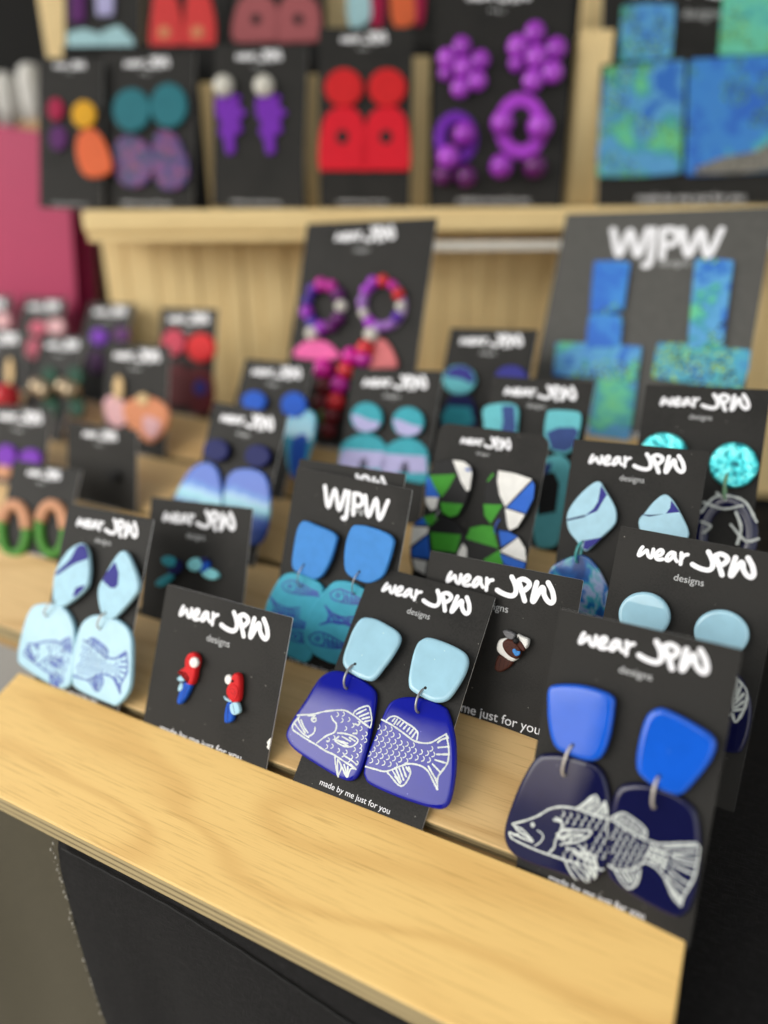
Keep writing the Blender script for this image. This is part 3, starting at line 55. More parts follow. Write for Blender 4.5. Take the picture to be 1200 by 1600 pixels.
('stud_earring','B','right red parrot stud facing left with pale blue wing,on the front square card',[('slab','tail','royal_clay',0.4,2.2,1,[[10.32,20.78],[12.9,21.51],[14.63,17.26],[14.45,14.31],[11.38,12.68],[10.16,14.85]],[],('navy_clay',0.14,[[[11.46,20.26],[12.5,13.85]]])),('slab','body','red_clay',0.5,3.0,1.3,[[11.22,33.09],[13.19,34.33],[15.14,33.13],[16.55,26.86],[16.32,23.19],[13.46,22.06],[10.31,24.02],[9.35,26.55],[10.46,29.65]],[],None),('slab','face','white_clay',1.9,1.6,0.7,[[11.5,31.16],[11.41,29.89],[10.67,28.92],[9.55,28.61],[8.48,29.1],[7.88,30.19],[7.97,31.47],[8.72,32.44],[9.84,32.73],[10.9,32.24]],[],None),('ball','eye','black_clay',[12.07,30.77],0.53,3.6,1.0),('slab','wing','pale_blue_clay',1.6,1.8,0.5,[[12.72,21.33],[16.06,22.82],[18.0,19.39],[15.22,17.31],[13.22,18.69]],[],('navy_clay',0.12,[[[14.19,21.46],[15.88,18.33]]])),('slab','wing_bar','pale_blue_clay',1.4,1.2,0.3,[[8.26,23.3],[9.86,22.9],[12.7,22.4],[12.3,21.73],[9.52,21.96]],[],None),('slab','wing_fold','red_clay',2.6,1.3,0.6,[[10.76,28.12],[13.47,29.69],[15.65,28.34],[15.82,25.06],[14.19,23.22],[11.76,25.05]],[],('dark_red_clay',0.12,[[[11.63,27.24],[13.17,27.94],[14.36,27.15],[13.62,25.84],[12.49,26.37]],[[14.43,25.23],[15.05,27.07]]]))]),
('stud_earring','E','left teal stud pointing down left,on the square card behind the fish drops',[('slab','tail','teal_clay',0.4,2,0.8,[[-21.62,18.8],[-20.23,21.69],[-14.56,25.16],[-11.24,26.28],[-11.66,22.88],[-17.17,18.49]],[],None),('slab','body','navy_clay',0.4,2.4,0.9,[[-6.64,28.04],[-8.51,26.03],[-11.1,25.17],[-13.44,25.8],[-14.6,27.69],[-14.15,30.12],[-12.25,32.14],[-9.65,32.98],[-7.34,32.32],[-6.19,30.44]],[],None),('slab','head','teal_clay',1.0,2.6,0.9,[[-9.22,30.73],[-10.67,29.38],[-13.32,28.87],[-16.15,29.4],[-18.09,30.77],[-18.37,32.47],[-16.89,33.83],[-14.22,34.33],[-11.4,33.78],[-9.5,32.41]],[],None)]),
('stud_earring','E','right teal stud with mint tail,on the square card behind the fish drops',[('slab','tail','mint_clay',0.4,2.2,0.8,[[17.39,28.2],[16.01,26.81],[13.12,26.16],[9.8,26.51],[7.33,27.73],[6.67,29.35],[8.09,30.76],[11.02,31.39],[14.32,31.02],[16.75,29.81]],[],None),('slab','body','royal_clay',0.4,2.6,0.9,[[11.22,32.95],[10.67,30.9],[8.73,29.41],[6.13,29.07],[3.86,30.0],[2.8,31.86],[3.36,33.93],[5.32,35.41],[7.93,35.74],[10.17,34.8]],[],None),('slab','head','mint_clay',1.0,2.8,0.9,[[7.65,32.78],[7.04,30.71],[4.93,29.2],[2.1,28.82],[-0.35,29.73],[-1.49,31.59],[-0.86,33.68],[1.29,35.19],[4.11,35.54],[6.54,34.62]],[],None),('slab','wing','navy_clay',2.4,1.2,0.4,[[10.74,35.5],[10.19,34.51],[8.65,33.94],[7.01,34.11],[6.23,34.93],[6.77,35.92],[8.32,36.49],[9.96,36.32]],[],None)]),
('stud_earring','H','brown and white bird stud with gray beak,on the square card behind the cobalt fish',[('slab','tail','brown_clay',0.4,2.0,0.8,[[4.6,27.25],[3.8,22.37],[4.83,21.01],[6.95,21.17],[10.17,24.13],[10.95,26.58],[7.8,27.27]],[],('dark_brown_clay',0.13,[[[5.93,26.48],[5.74,21.57]],[[7.63,26.26],[7.39,21.67]],[[9.33,26.04],[8.83,23.02]]])),('slab','collar','white_clay',0.5,2.8,1,[[3.84,32.89],[5.58,34.46],[8.21,34.58],[12.99,29.34],[10.86,26.44],[6.73,27.46],[3.89,29.34]],[],None),('slab','body','brown_clay',1.2,3.1,1.2,[[5.84,32.85],[7.49,34.85],[10.43,34.91],[13.5,32.8],[13.95,30.05],[12.55,27.98],[9.55,28.31],[6.93,30.23]],[],('dark_brown_clay',0.11,[[[7.16,32.85],[8.04,33.51]],[[8.79,32.92],[9.66,33.64]],[[7.84,31.54],[8.77,32.28]],[[9.65,31.73],[10.52,32.39]],[[8.91,30.26],[9.77,30.99]],[[11.11,30.81],[11.94,31.65]],[[10.68,29.43],[11.55,30.09]],[[11.41,32.92],[12.1,33.47]]])),('slab','head','white_clay',0.8,3.0,1,[[11.05,37.36],[13.48,37.17],[15.97,36.49],[15.98,33.65],[14.33,31.98],[12.42,33.74]],[],None),('slab','eye_stripe','brown_clay',2.9,1.2,0.4,[[11.36,34.79],[12.87,35.47],[15.19,33.18],[14.91,31.72],[13.02,32.65]],[],None),('slab','beak','gray_clay',1.0,2.4,0.8,[[5.12,37.4],[7.34,38.04],[10.31,37.14],[9.62,34.93],[6.81,35.22]],[],None),('ball','eye','black_clay',[11.33,35.18],1.29,4.2,1.0),('slab','wing_spot','sky_clay',3.9,0.8,0.3,[[10.52,31.16],[11.35,32.07],[12.42,31.44],[13.71,31.5],[13.63,30.03],[12.43,29.41],[11.52,29.82]],[],None)]),
('drop_earring','F','left blue square drop with teal fish print piece,on the card behind the parrots',[('slab','top_piece','sky_clay',2.0,2.4,0.9,[[-20.04,63.38],[-17.15,64.43],[-12.27,63.78],[-3.34,62.44],[-0.46,60.47],[-0.43,57.62],[-1.58,49.91],[-4.23,42.95],[-7.68,39.93],[-11.77,40.01],[-18.13,40.87],[-21.07,43.45],[-21.65,50.12],[-21.5,58.39]],[],None),('slab','drop','sea_clay',0.3,2.0,0.8,[[-26.55,36.94],[-22.07,39.49],[-17.27,40.02],[-10.29,39.59],[-4.78,37.39],[-3.81,34.11],[-3.8,27.08],[-3.36,16.0],[-4.0,6.94],[-6.44,1.77],[-11.21,1.28],[-21.48,3.16],[-30.03,9.95],[-33.11,18.32],[-30.26,30.01]],[],('blue_ink',0.36,[[[-25.44,32.99],[-23.67,34.92],[-20.4,36.3],[-15.45,35.99],[-10.4,34.85],[-6.17,34.12]],[[-25.44,32.99],[-23.63,31.03],[-19.36,30.87],[-14.52,31.17],[-9.21,32.19],[-5.21,32.6]],[[-22.32,33.45],[-21.42,34.26],[-20.3,33.93],[-20.78,32.8],[-21.95,32.64],[-22.32,33.45]],[[-18.89,35.76],[-17.68,33.08],[-18.63,30.75]],[[-16.73,35.39],[-15.24,31.29]],[[-14.24,35.1],[-13.2,31.5]],[[-12.1,34.73],[-11.17,31.71]],[[-9.64,34.44],[-9.19,32.08]],[[-17.79,33.65],[-6.12,33.84]],[[-17.51,32.22],[-5.98,33.11]],[[-30.97,26.19],[-26.17,23.76],[-20.39,23.42],[-14.37,24.96]],[[-30.97,26.19],[-28.12,22.66],[-28.25,19.58],[-32.08,16.76]],[[-32.08,16.76],[-25.39,19.72],[-19.84,20.55],[-13.39,19.85]],[[-29.25,24.8],[-26.52,21.85],[-29.41,18.06]],[[-26.05,23.18],[-24.7,19.89]],[[-23.16,23.01],[-21.92,20.31]],[[-20.37,23.3],[-19.15,20.61]],[[-17.65,23.82],[-16.27,20.29]],[[-25.78,21.74],[-14.04,23.26]],[[-25.55,20.58],[-13.71,21.55]],[[-26.31,17.05],[-24.54,19.03],[-21.25,20.49],[-16.27,20.29],[-11.19,19.24],[-6.93,18.59]],[[-26.31,17.05],[-24.5,15.1],[-20.2,15.03],[-15.33,15.44],[-9.98,16.58],[-5.96,17.07]],[[-23.18,17.57],[-22.27,18.41],[-21.14,18.1],[-21.63,16.95],[-22.81,16.76],[-23.18,17.57]],[[-19.73,19.98],[-18.51,17.29],[-19.47,14.93]],[[-17.55,19.65],[-16.06,15.54]],[[-15.05,19.41],[-14.0,15.8]],[[-12.89,19.08],[-11.96,16.05]],[[-10.42,18.84],[-9.96,16.47]],[[-18.62,17.87],[-6.88,18.31]],[[-18.34,16.43],[-6.74,17.57]],[[-17.36,11.34],[-15.97,12.92],[-13.4,14.1],[-9.48,13.98],[-5.48,13.17],[-2.12,12.69]],[[-17.36,11.34],[-15.94,9.8],[-12.56,9.78],[-8.74,10.13],[-4.52,11.07],[-1.34,11.48]],[[-14.91,11.77],[-14.2,12.45],[-13.31,12.21],[-13.69,11.29],[-14.62,11.13],[-14.91,11.77]],[[-12.2,13.71],[-11.24,11.58],[-11.99,9.7]],[[-10.49,13.46],[-9.31,10.21]],[[-8.52,13.29],[-7.69,10.42]],[[-6.82,13.04],[-6.08,10.63]],[[-4.87,12.87],[-4.51,10.98]],[[-11.33,12.04],[-2.07,12.46]],[[-11.11,10.9],[-1.96,11.88]]])),('ring','jump_ring','ring_dark',3.2,0.3,0.6,[[-14.53,45.03],[-15.35,34.92]])]),
('drop_earring','F','right blue square drop with teal fish print piece,on the card behind the parrots',[('slab','top_piece','sky_clay',2.0,2.4,0.9,[[5.94,66.61],[9.18,68.0],[14.17,68.29],[23.0,67.33],[26.27,65.54],[27.01,62.95],[26.37,56.2],[24.67,49.17],[19.91,44.97],[15.66,44.23],[9.1,45.22],[6.05,47.64],[4.63,53.01],[4.25,60.32]],[],None),('slab','drop','sea_clay',0.9,2.2,0.8,[[0.19,40.12],[3.79,41.96],[9.51,42.64],[16.85,41.0],[19.99,37.82],[20.24,29.96],[19.71,19.58],[18.05,11.67],[13.85,6.7],[7.59,5.15],[-1.3,6.09],[-8.1,9.49],[-10.06,14.3],[-8.31,24.84],[-4.54,33.44]],[],('blue_ink',0.36,[[[0.46,35.26],[2.09,37.11],[5.13,38.42],[9.74,38.12],[14.45,37.0],[18.39,36.29]],[[0.46,35.26],[2.16,33.36],[6.13,33.2],[10.63,33.47],[15.58,34.44],[19.31,34.82]],[[3.36,35.68],[4.19,36.47],[5.24,36.15],[4.79,35.06],[3.71,34.9],[3.36,35.68]],[[6.53,37.91],[7.68,35.32],[6.81,33.08]],[[8.55,37.54],[9.96,33.59]],[[10.87,37.25],[11.86,33.78]],[[12.87,36.89],[13.75,33.98]],[[15.16,36.61],[15.6,34.33]],[[7.58,35.86],[18.44,36.02]],[[7.84,34.49],[18.58,35.32]],[[-1.12,29.62],[3.33,27.27],[8.65,26.93],[14.19,28.38]],[[-1.12,29.62],[1.54,26.23],[1.44,23.29],[-2.06,20.6]],[[-2.06,20.6],[4.07,23.4],[9.18,24.18],[15.13,23.48]],[[0.48,28.28],[3.02,25.45],[0.38,21.84]],[[3.43,26.72],[4.7,23.57]],[[6.1,26.55],[7.26,23.96]],[[8.67,26.82],[9.82,24.24]],[[11.18,27.3],[12.48,23.91]],[[3.7,25.34],[14.5,26.74]],[[3.91,24.23],[14.82,25.11]],[[-6.49,13.62],[-4.65,15.75],[-1.23,17.33],[3.95,17.14],[9.24,16.04],[13.67,15.37]],[[-6.49,13.62],[-4.59,11.54],[-0.11,11.5],[4.95,11.96],[10.51,13.21],[14.69,13.76]],[[-3.23,14.19],[-2.29,15.1],[-1.11,14.78],[-1.61,13.54],[-2.84,13.33],[-3.23,14.19]],[[0.35,16.79],[1.64,13.93],[0.65,11.39]],[[2.62,16.45],[4.2,12.07]],[[5.23,16.21],[6.34,12.35]],[[7.47,15.87],[8.46,12.63]],[[10.04,15.63],[10.53,13.09]],[[1.52,14.54],[13.73,15.07]],[[1.82,13.01],[13.88,14.29]],[[1.2,24.51],[2.18,25.64],[4.01,26.47],[6.8,26.33],[9.67,25.69],[12.08,25.3]],[[1.2,24.51],[2.22,23.38],[4.62,23.32],[7.34,23.52],[10.36,24.15],[12.64,24.41]]])),('ring','jump_ring','ring_dark',3.2,0.3,0.6,[[13.45,48.41],[12.23,38.17]])]),
('drop_earring','G','navy disc earring mostly hidden behind the blue square and teal fish card',[('slab','stud','navy_clay',0.4,2.2,0.8,[[3.39,66.77],[2.7,62.91],[-0.43,60.06],[-4.84,59.31],[-8.87,60.99],[-10.94,64.47],[-10.23,68.4],[-7.02,71.25],[-2.58,71.92],[1.38,70.21]],[],None)]),
('drop_earring','I','left round pale blue resin top,on the card overhanging the board end',[('slab','top_piece','pale_blue_resin',1.6,2.8,1.4,[[-3.83,55.88],[-5.02,51.55],[-8.28,48.24],[-12.78,46.82],[-17.35,47.74],[-20.73,50.8],[-21.95,55.17],[-20.66,59.63],[-17.24,62.94],[-12.67,64.21],[-8.2,63.16],[-4.98,60.11]],[],None),('slab','drop','navy_resin',0.3,2.2,1.1,[[-20.06,41.74],[-12.73,46.2],[-3.52,45.16],[0.43,35.64],[-0.84,18.58],[-6.36,11.88],[-17.08,13.11],[-23.1,26.03]],[],None)]),
('drop_earring','I','round pale blue resin top above a navy shell drop with white fan',[('slab','top_piece','pale_blue_resin',1.6,2.8,1.4,[[21.88,56.16],[20.75,52.05],[17.62,48.89],[13.28,47.54],[8.86,48.4],[5.58,51.29],[4.38,55.44],[5.6,59.67],[8.89,62.82],[13.3,64.04],[17.62,63.05],[20.74,60.17]],[],None),('slab','drop','navy_resin',0.3,2.2,1.1,[[5.98,40.82],[13.56,45.36],[21.1,43.02],[25.66,36.52],[27.37,29.2],[27.11,20.77],[25.29,16.5],[18.96,15.6],[11.22,17.97],[5.77,27.87]],[],('white_paint',0.45,[[[20.27,42.09],[24.15,38.3],[24.73,32.84],[22.98,27.06],[21.34,29.47]],[[20.27,42.09],[17.08,37.24],[20.69,28.57]],[[20.88,40.91],[21.32,36.28]],[[22.33,39.55],[21.59,34.78]],[[23.55,37.21],[21.82,33.49]],[[24.01,34.65],[22.09,31.99]],[[23.91,31.9],[21.9,30.79]],[[19.58,41.43],[21.52,30.67]]]))]),
('drop_earring','J','left navy disc with blue to aqua gradient arch,on the card behind the teal studs',[('slab','top_piece','navy_clay',1.8,2.4,1.0,[[-5.07,56.04],[-5.73,52.14],[-9.71,49.13],[-15.55,48.14],[-21.04,49.61],[-24.04,53.0],[-23.34,56.99],[-19.22,60.01],[-13.33,60.91],[-7.95,59.38]],[],None),('slab','drop','ocean_gradient',0.3,2.2,0.9,[[-40.04,17.96],[-35.97,33.79],[-29.45,43.15],[-20.82,46.84],[-12.1,44.69],[-5.67,35.01],[-1.72,22.12],[-2.18,7.65],[-18.13,2.2],[-32.01,4.64]],[],None)]),
('drop_earring','J','right navy disc with blue to aqua gradient arch,on the card behind the teal studs',[('slab','top_piece','navy_clay',1.8,2.4,1.0,[[24.72,57.73],[24.1,53.98],[20.44,51.1],[15.06,50.17],[10.0,51.59],[7.23,54.84],[7.88,58.67],[11.67,61.57],[17.09,62.42],[22.06,60.94]],[],None),('slab','drop','ocean_gradient',0.3,2.2,0.9,[[-0.34,22.41],[-3.56,36.12],[-1.94,43.6],[4.98,47.67],[16.29,48.94],[24.59,45.56],[30.26,33.89],[31.97,20.52],[28.45,11.12],[14.61,7.93],[4.16,10.87]],[],None)]),
('drop_earring','K','left green and white patchwork earring on the round-cornered card',[('slab','top_piece','black_clay',1.4,2.2,0.5,[[-25.99,62.01],[-24.27,65.94],[-20.48,68.36],[-15.73,69.3],[-10.15,69.17],[-6.33,67.24],[-4.85,64.19],[-4.75,55.72],[-6.03,48.32],[-8.51,43.44],[-11.74,42.2],[-16.23,43.59],[-21.23,43.72],[-25.14,47.06],[-26.26,51.57],[-26.88,58.18]],[('white_clay',[[-15.52,68.93],[-10.11,68.98],[-6.44,67.09],[-5.05,64.16],[-4.74,56.38],[-6.1,55.64],[-9.62,59.53]]),('blue_clay',[[-9.15,65.84],[-6.4,66.9],[-5.5,65.07],[-7.89,64.72]]),('green_clay',[[-25.96,60.07],[-12.66,62.62],[-14.85,56.07],[-17.54,50.87],[-22.05,54.92]]),('blue_clay',[[-26.8,58.53],[-25.9,59.81],[-18.67,50.81],[-19.36,50.37],[-25.66,49.99]]),('white_clay',[[-25.56,49.54],[-19.19,50.59],[-19.36,45.04],[-21.6,43.79],[-24.66,46.47]]),('green_clay',[[-17.77,48.44],[-6.56,49.28],[-8.27,44.0],[-11.79,42.46],[-15.93,43.85]])],None),('slab','drop','black_clay',0.2,2.0,0.5,[[-29.58,35.59],[-25.44,40.39],[-20.2,42.99],[-12.9,41.95],[-5.17,38.08],[-1.73,32.83],[-0.03,25.98],[-0.93,16.64],[-8.7,10.35],[-18.61,10.18],[-26.05,14.65],[-29.45,24.1]],[('green_clay',[[-25.37,40.07],[-20.13,42.67],[-17.89,40.39],[-21.07,36.61],[-23.74,37.33]]),('green_clay',[[-20.46,33.58],[-5.17,35.32],[-6.03,26.74],[-17.78,25.6]]),('blue_clay',[[-29.55,35.46],[-25.5,39.98],[-21.84,36.87]]),('white_clay',[[-30.09,34.49],[-21.77,35.81],[-21.78,32.99],[-29.29,25.15]]),('blue_clay',[[-28.75,23.56],[-21.51,32.37],[-18.13,21.32],[-27.24,20.48]]),('white_clay',[[-5.24,26.24],[-3.52,31.5],[-1.3,29.64],[-0.62,26.18],[-1.14,21.18]]),('white_clay',[[-27.04,19.51],[-19.46,19.71],[-19.26,13.39],[-24.65,14.94]])],None),('ring','jump_ring','ring_dark',3.0,0.3,0.5,[[-17.12,45.14],[-18.49,39.57]])]),
('drop_earring','K','right green,white and blue patchwork earring,on the round-cornered card',[('slab','top_piece','black_clay',1.4,2.2,0.5,[[2.42,64.0],[4.64,66.27],[7.67,67.69],[14.89,67.49],[22.15,66.38],[24.88,63.66],[25.43,57.48],[23.39,49.9],[20.8,43.45],[17.37,41.16],[12.9,40.71],[7.97,42.37],[3.9,46.15],[2.79,51.13],[2.22,58.15]],[('white_clay',[[7.09,67.28],[14.95,67.18],[23.03,65.76],[13.42,51.53],[9.9,56.18],[7.55,62.21]]),('blue_clay',[[23.55,65.02],[24.75,63.33],[25.3,57.45],[23.19,50.31],[14.13,51.27]]),('white_clay',[[13.42,50.89],[22.93,49.63],[20.62,43.73],[17.45,41.43],[16.01,43.2]]),('green_clay',[[2.52,61.75],[4.74,65.77],[5.53,65.11],[3.23,61.54]]),('green_clay',[[3.07,51.05],[12.09,52.32],[8.23,42.74],[4.6,45.95]])],None),('slab','drop','black_clay',0.2,2.0,0.5,[[-1.32,39.44],[3.69,41.53],[8.89,42.29],[15.67,41.29],[21.88,39.28],[25.59,34.94],[27.25,29.6],[26.38,22.48],[20.53,16.14],[11.59,14.82],[3.0,17.48],[-1.1,24.45],[-2.97,33.9]],[('green_clay',[[-2.64,33.96],[-1.3,39.31],[3.73,41.34],[8.8,42.08],[13.43,32.54],[5.32,33.21]]),('blue_clay',[[11.77,41.08],[15.72,41.04],[21.36,39.3],[14.7,33.43]]),('white_clay',[[14.33,31.31],[21.53,39.08],[25.41,34.9],[27.16,29.07],[21.78,29.75]]),('blue_clay',[[14.67,30.23],[27.03,28.42],[26.27,23.09],[17.27,26.28]]),('green_clay',[[7.43,25.87],[14.08,31.9],[16.76,26.18],[15.58,21.45]])],None),('ring','jump_ring','ring_blue',3.0,0.45,0.6,[[12.09,45.71],[11.07,39.12]])]),
('drop_earring','L','pale blue petal earring with navy streak above a swirled blue drop',[('slab','top_piece','pale_blue_clay',1.6,2.4,0.7,[[-24.72,52.3],[-24.12,56.6],[-20.91,62.75],[-16.06,68.54],[-12.99,69.58],[-10.57,66.73],[-5.67,60.35],[-4.04,55.66],[-4.77,51.45],[-9.76,44.92],[-13.94,39.44],[-16.16,40.17],[-19.21,43.03],[-23.11,47.05]],[('indigo_clay',[[-12.35,67.99],[-9.43,64.39],[-11.18,60.03],[-12.33,56.97],[-17.18,54.21],[-14.03,57.56],[-12.54,61.09]]),('navy_clay',[[-24.46,51.66],[-17.24,54.62],[-16.74,53.94],[-24.02,50.96]]),('indigo_clay',[[-15.63,43.75],[-8.74,46.15],[-11.09,43.06],[-14.16,39.82],[-15.87,40.38]])],None),('slab','drop','blue_swirl_resin',0.3,2.2,0.9,[[-29.0,28.28],[-23.92,33.84],[-16.59,37.42],[-10.96,35.19],[-5.65,29.06],[-2.56,22.62],[-2.2,13.63],[-3.22,4.34],[-13.03,-0.29],[-22.85,4.35],[-28.83,15.92]],[],None),('ring','jump_ring','ring_teal',3.4,0.6,0.8,[[-16.45,43.05],[-17.57,34.08]])]),
('drop_earring','L','pale blue petal with navy streak,half hidden right one of the pair',[('slab','top_piece','pale_blue_clay',1.6,2.4,0.7,[[4.88,54.49],[6.87,59.22],[9.58,64.02],[12.84,67.41],[15.69,66.66],[19.49,62.16],[24.2,54.55],[24.39,50.64],[20.89,44.56],[16.4,39.84],[13.38,40.13],[8.91,45.02]],[('indigo_clay',[[16.18,65.29],[20.01,61.05],[14.9,59.7],[16.19,62.11]]),('navy_clay',[[5.14,58.01],[9.26,58.35],[14.34,59.46],[8.62,57.53]])],None),('slab','drop','blue_swirl_resin',0.3,2.2,0.9,[[6.35,30.0],[10.88,35.66],[16.64,37.47],[22.13,35.24],[25.96,28.82],[26.07,17.77],[19.8,10.1],[11.94,12.46],[6.97,20.36]],[],None)]),
('drop_earring','V','left blue disc above aqua fish drop,on the card behind the gradient arches',[('slab','top_piece','royal_clay',1.4,2.2,0.9,[[0.09,55.52],[-0.53,51.68],[-4.35,48.95],[-9.98,48.37],[-15.3,50.19],[-18.22,53.74],[-17.6,57.66],[-13.66,60.4],[-7.97,60.91],[-2.74,59.04]],[],None),('slab','drop','aqua_resin',0.3,2,0.9,[[2.06,28.91],[1.11,22.37],[-2.18,17.65],[-6.98,16.0],[-12.02,17.9],[-15.95,22.9],[-17.68,29.66],[-16.71,36.35],[-13.31,41.11],[-8.44,42.66],[-3.42,40.61],[0.41,35.58]],[],None)]),
('drop_earring','V','right blue disc above aqua fish drop,on the card behind the gradient arches',[('slab','top_piece','royal_clay',1.4,2.2,0.9,[[29.6,56.04],[29.17,51.43],[25.51,48.21],[19.95,47.61],[14.59,49.9],[11.51,54.24],[11.94,58.95],[15.72,62.18],[21.34,62.7],[26.63,60.34]],[],None),('slab','drop','aqua_resin',0.3,2,0.9,[[16.87,44.13],[28.19,53.19],[36.75,50.2],[39.21,35.11],[35.98,14.8],[27.34,16.24]],[],None),('slab','fin','royal_clay',1.5,1.6,0.5,[[25.28,33.17],[34.36,38.14],[36.67,17.39],[31.19,12.78]],[],None)]),
('drop_earring','W','left teal and lilac arch earring behind the fish print card',[('slab','top_piece','teal_clay',1.6,2.2,0.7,[[-2.58,54.17],[-3.19,49.85],[-6.27,46.49],[-11.06,45.0],[-16.29,45.79],[-20.56,48.69],[-22.68,52.93],[-22.05,57.35],[-18.86,60.73],[-13.99,62.16],[-8.78,61.27],[-4.62,58.35]],[('lilac_clay',[[-22.52,54.4],[-17.55,54.34],[-10.67,52.23],[-3.29,51.27],[-4.66,47.6],[-11.12,45.35],[-17.88,46.69]])],None),('slab','drop','teal_clay',0.3,2.0,0.7,[[-27.09,30.17],[-26.28,37.58],[-19.68,42.85],[-11.82,44.87],[-4.29,43.27],[1.25,38.69],[3.5,30.0],[3.41,21.13],[-3.62,20.42],[-9.35,20.92],[-17.81,20.08],[-25.73,20.03]],[('lilac_clay',[[-26.55,29.49],[-24.95,34.76],[1.0,35.47],[3.31,26.43],[-25.54,23.71]]),('black_clay',[[-13.29,24.87],[-13.34,29.92],[-11.17,31.56],[-8.53,30.35],[-7.69,25.4]])],None)]),
('drop_earring','W','right teal and lilac arch earring behind the fish print card',[('slab','top_piece','teal_clay',1.6,2.2,0.7,[[22.62,53.31],[22.04,49.11],[19.13,45.85],[14.62,44.39],[9.69,45.15],[5.67,47.97],[3.68,52.08],[4.27,56.37],[7.29,59.66],[11.89,61.05],[16.79,60.19],[20.71,57.36]],[('lilac_clay',[[3.83,53.51],[8.51,53.45],[14.99,51.41],[21.95,50.49],[20.65,46.92],[14.56,44.74],[8.19,46.03]])],None),('slab','drop','teal_clay',0.3,2.0,0.7,[[-0.46,30.0],[0.32,37.19],[6.54,42.3],[13.96,44.27],[21.06,42.72],[26.28,38.28],[28.38,29.83],[28.28,21.22],[21.64,20.53],[16.24,21.02],[8.27,20.21],[0.8,20.15]],[('lilac_clay',[[0.05,29.33],[1.57,34.45],[26.04,35.14],[28.19,26.37],[1.0,23.73]]),('black_clay',[[12.54,24.85],[12.5,29.76],[14.54,31.35],[17.03,30.17],[17.82,25.36]])],None)]),
('drop_earring','Y','left teal and slate square top,on the card left of the pale petals',[('slab','top_piece','aqua_clay',1.6,2.2,0.7,[[-26.27,67.42],[-10.16,69.51],[-7.21,57.17],[-7.33,50.54],[-21.5,49.64],[-25.53,58.0]],[('slate_clay',[[-17.4,68.21],[-10.71,68.8],[-7.99,57.75],[-8.23,51.76],[-15.54,50.97],[-15.13,59.7]])],None),('slab','drop','aqua_clay',0.3,2,0.8,[[-3.48,34.76],[-3.84,27.47],[-7.43,21.64],[-13.37,18.81],[-20.13,19.78],[-25.89,24.39],[-29.05,31.42],[-28.69,38.94],[-24.91,44.86],[-18.79,47.55],[-12.04,46.35],[-6.46,41.66]],[],None)]),
('drop_earring','Y','right teal and navy drop above curved arch,on the card left of the pale petals',[('slab','top_piece','aqua_clay',1.6,2.2,0.7,[[6.06,65.71],[8.45,68.53],[20.42,68.98],[23.31,66.69],[23.91,59.73],[22.39,50.65],[18.65,47.02],[12.1,48.17],[7.18,54.1]],[('slate_clay',[[7.99,56.78],[13.2,59.91],[21.24,60.74],[23.41,59.04],[21.78,50.58],[18.43,48.27],[11.99,48.8]])],None),('slab','drop','aqua_clay',0.3,2.0,0.7,[[5.61,39.22],[11.55,45.8],[17.8,46.55],[22.08,41.94],[22.92,31.84],[22.67,19.07],[22.7,4.79],[19.01,0.64],[12.59,0.79],[8.88,10.47],[6.65,26.33]],[('black_clay',[[7.98,29.77],[10.0,36.53],[14.91,37.82],[18.4,32.5],[18.99,18.5],[10.55,15.58]]),('slate_clay',[[6.77,40.01],[12.75,42.71],[12.92,38.2],[8.7,34.74]])],None)]),
('drop_earring','Z','left turquoise foil disc,partly hidden behind the pale petal card',[('slab','top_piece','turquoise_foil',1.4,3,1.2,[[-3.9,56.24],[-4.63,51.59],[-7.85,47.91],[-12.73,46.18],[-18.01,46.9],[-22.25,49.92],[-24.28,54.44],[-23.51,59.22],[-20.16,62.93],[-15.17,64.56],[-9.93,63.72],[-5.82,60.67]],[],None),('slab','drop','navy_resin',0.3,2.2,1,[[-2.96,31.72],[-3.78,25.1],[-7.71,19.79],[-13.77,17.18],[-20.41,18.04],[-25.83,22.2],[-28.5,28.59],[-27.64,35.43],[-23.5,40.81],[-17.27,43.26],[-10.67,42.19],[-5.47,37.95]],[],None)]),
('drop_earring','Z','right turquoise foil disc above navy ring with white strokes,at the board right side',[('slab','top_piece','turquoise_foil',1.4,3,1.2,[[25.64,53.18],[24.97,48.01],[21.89,43.93],[17.16,42.03],[12.03,42.85],[7.87,46.23],[5.85,51.27],[6.54,56.58],[9.76,60.7],[14.59,62.5],[19.69,61.53],[23.72,58.12]],[],None),('hoop','drop','navy_resin',0.4,2.4,[[29.4,20.62],[28.41,12.32],[25.06,5.53],[19.94,1.55],[14.03,1.22],[8.48,4.69],[4.42,11.33],[2.73,19.83],[3.78,28.42],[7.34,35.32],[12.65,39.14],[18.6,39.16],[24.0,35.46],[27.84,28.85]],[[23.17,20.43],[22.68,15.15],[20.94,10.85],[18.28,8.38],[15.21,8.23],[12.33,10.48],[10.22,14.68],[9.33,20.02],[9.83,25.4],[11.62,29.74],[14.34,32.16],[17.42,32.2],[20.27,29.88],[22.31,25.68]]),('strokes','drawing','white_paint',2.9,0.6,[[[5.39,29.78],[9.53,36.7],[15.84,38.31],[22.5,36.22],[27.76,28.35]],[[5.88,34.22],[14.01,32.31],[21.42,34.66]],[[19.26,31.53],[22.15,24.76],[21.53,17.54]],[[5.95,25.47],[9.84,23.95],[7.62,20.74]],[[17.95,25.62],[24.6,19.41],[29.42,20.95]],[[10.53,39.14],[14.23,36.67]]]),('ring','jump_ring','ring_green',3.2,0.7,0.5,[[13.89,47.59],[14.16,37.21]])]),
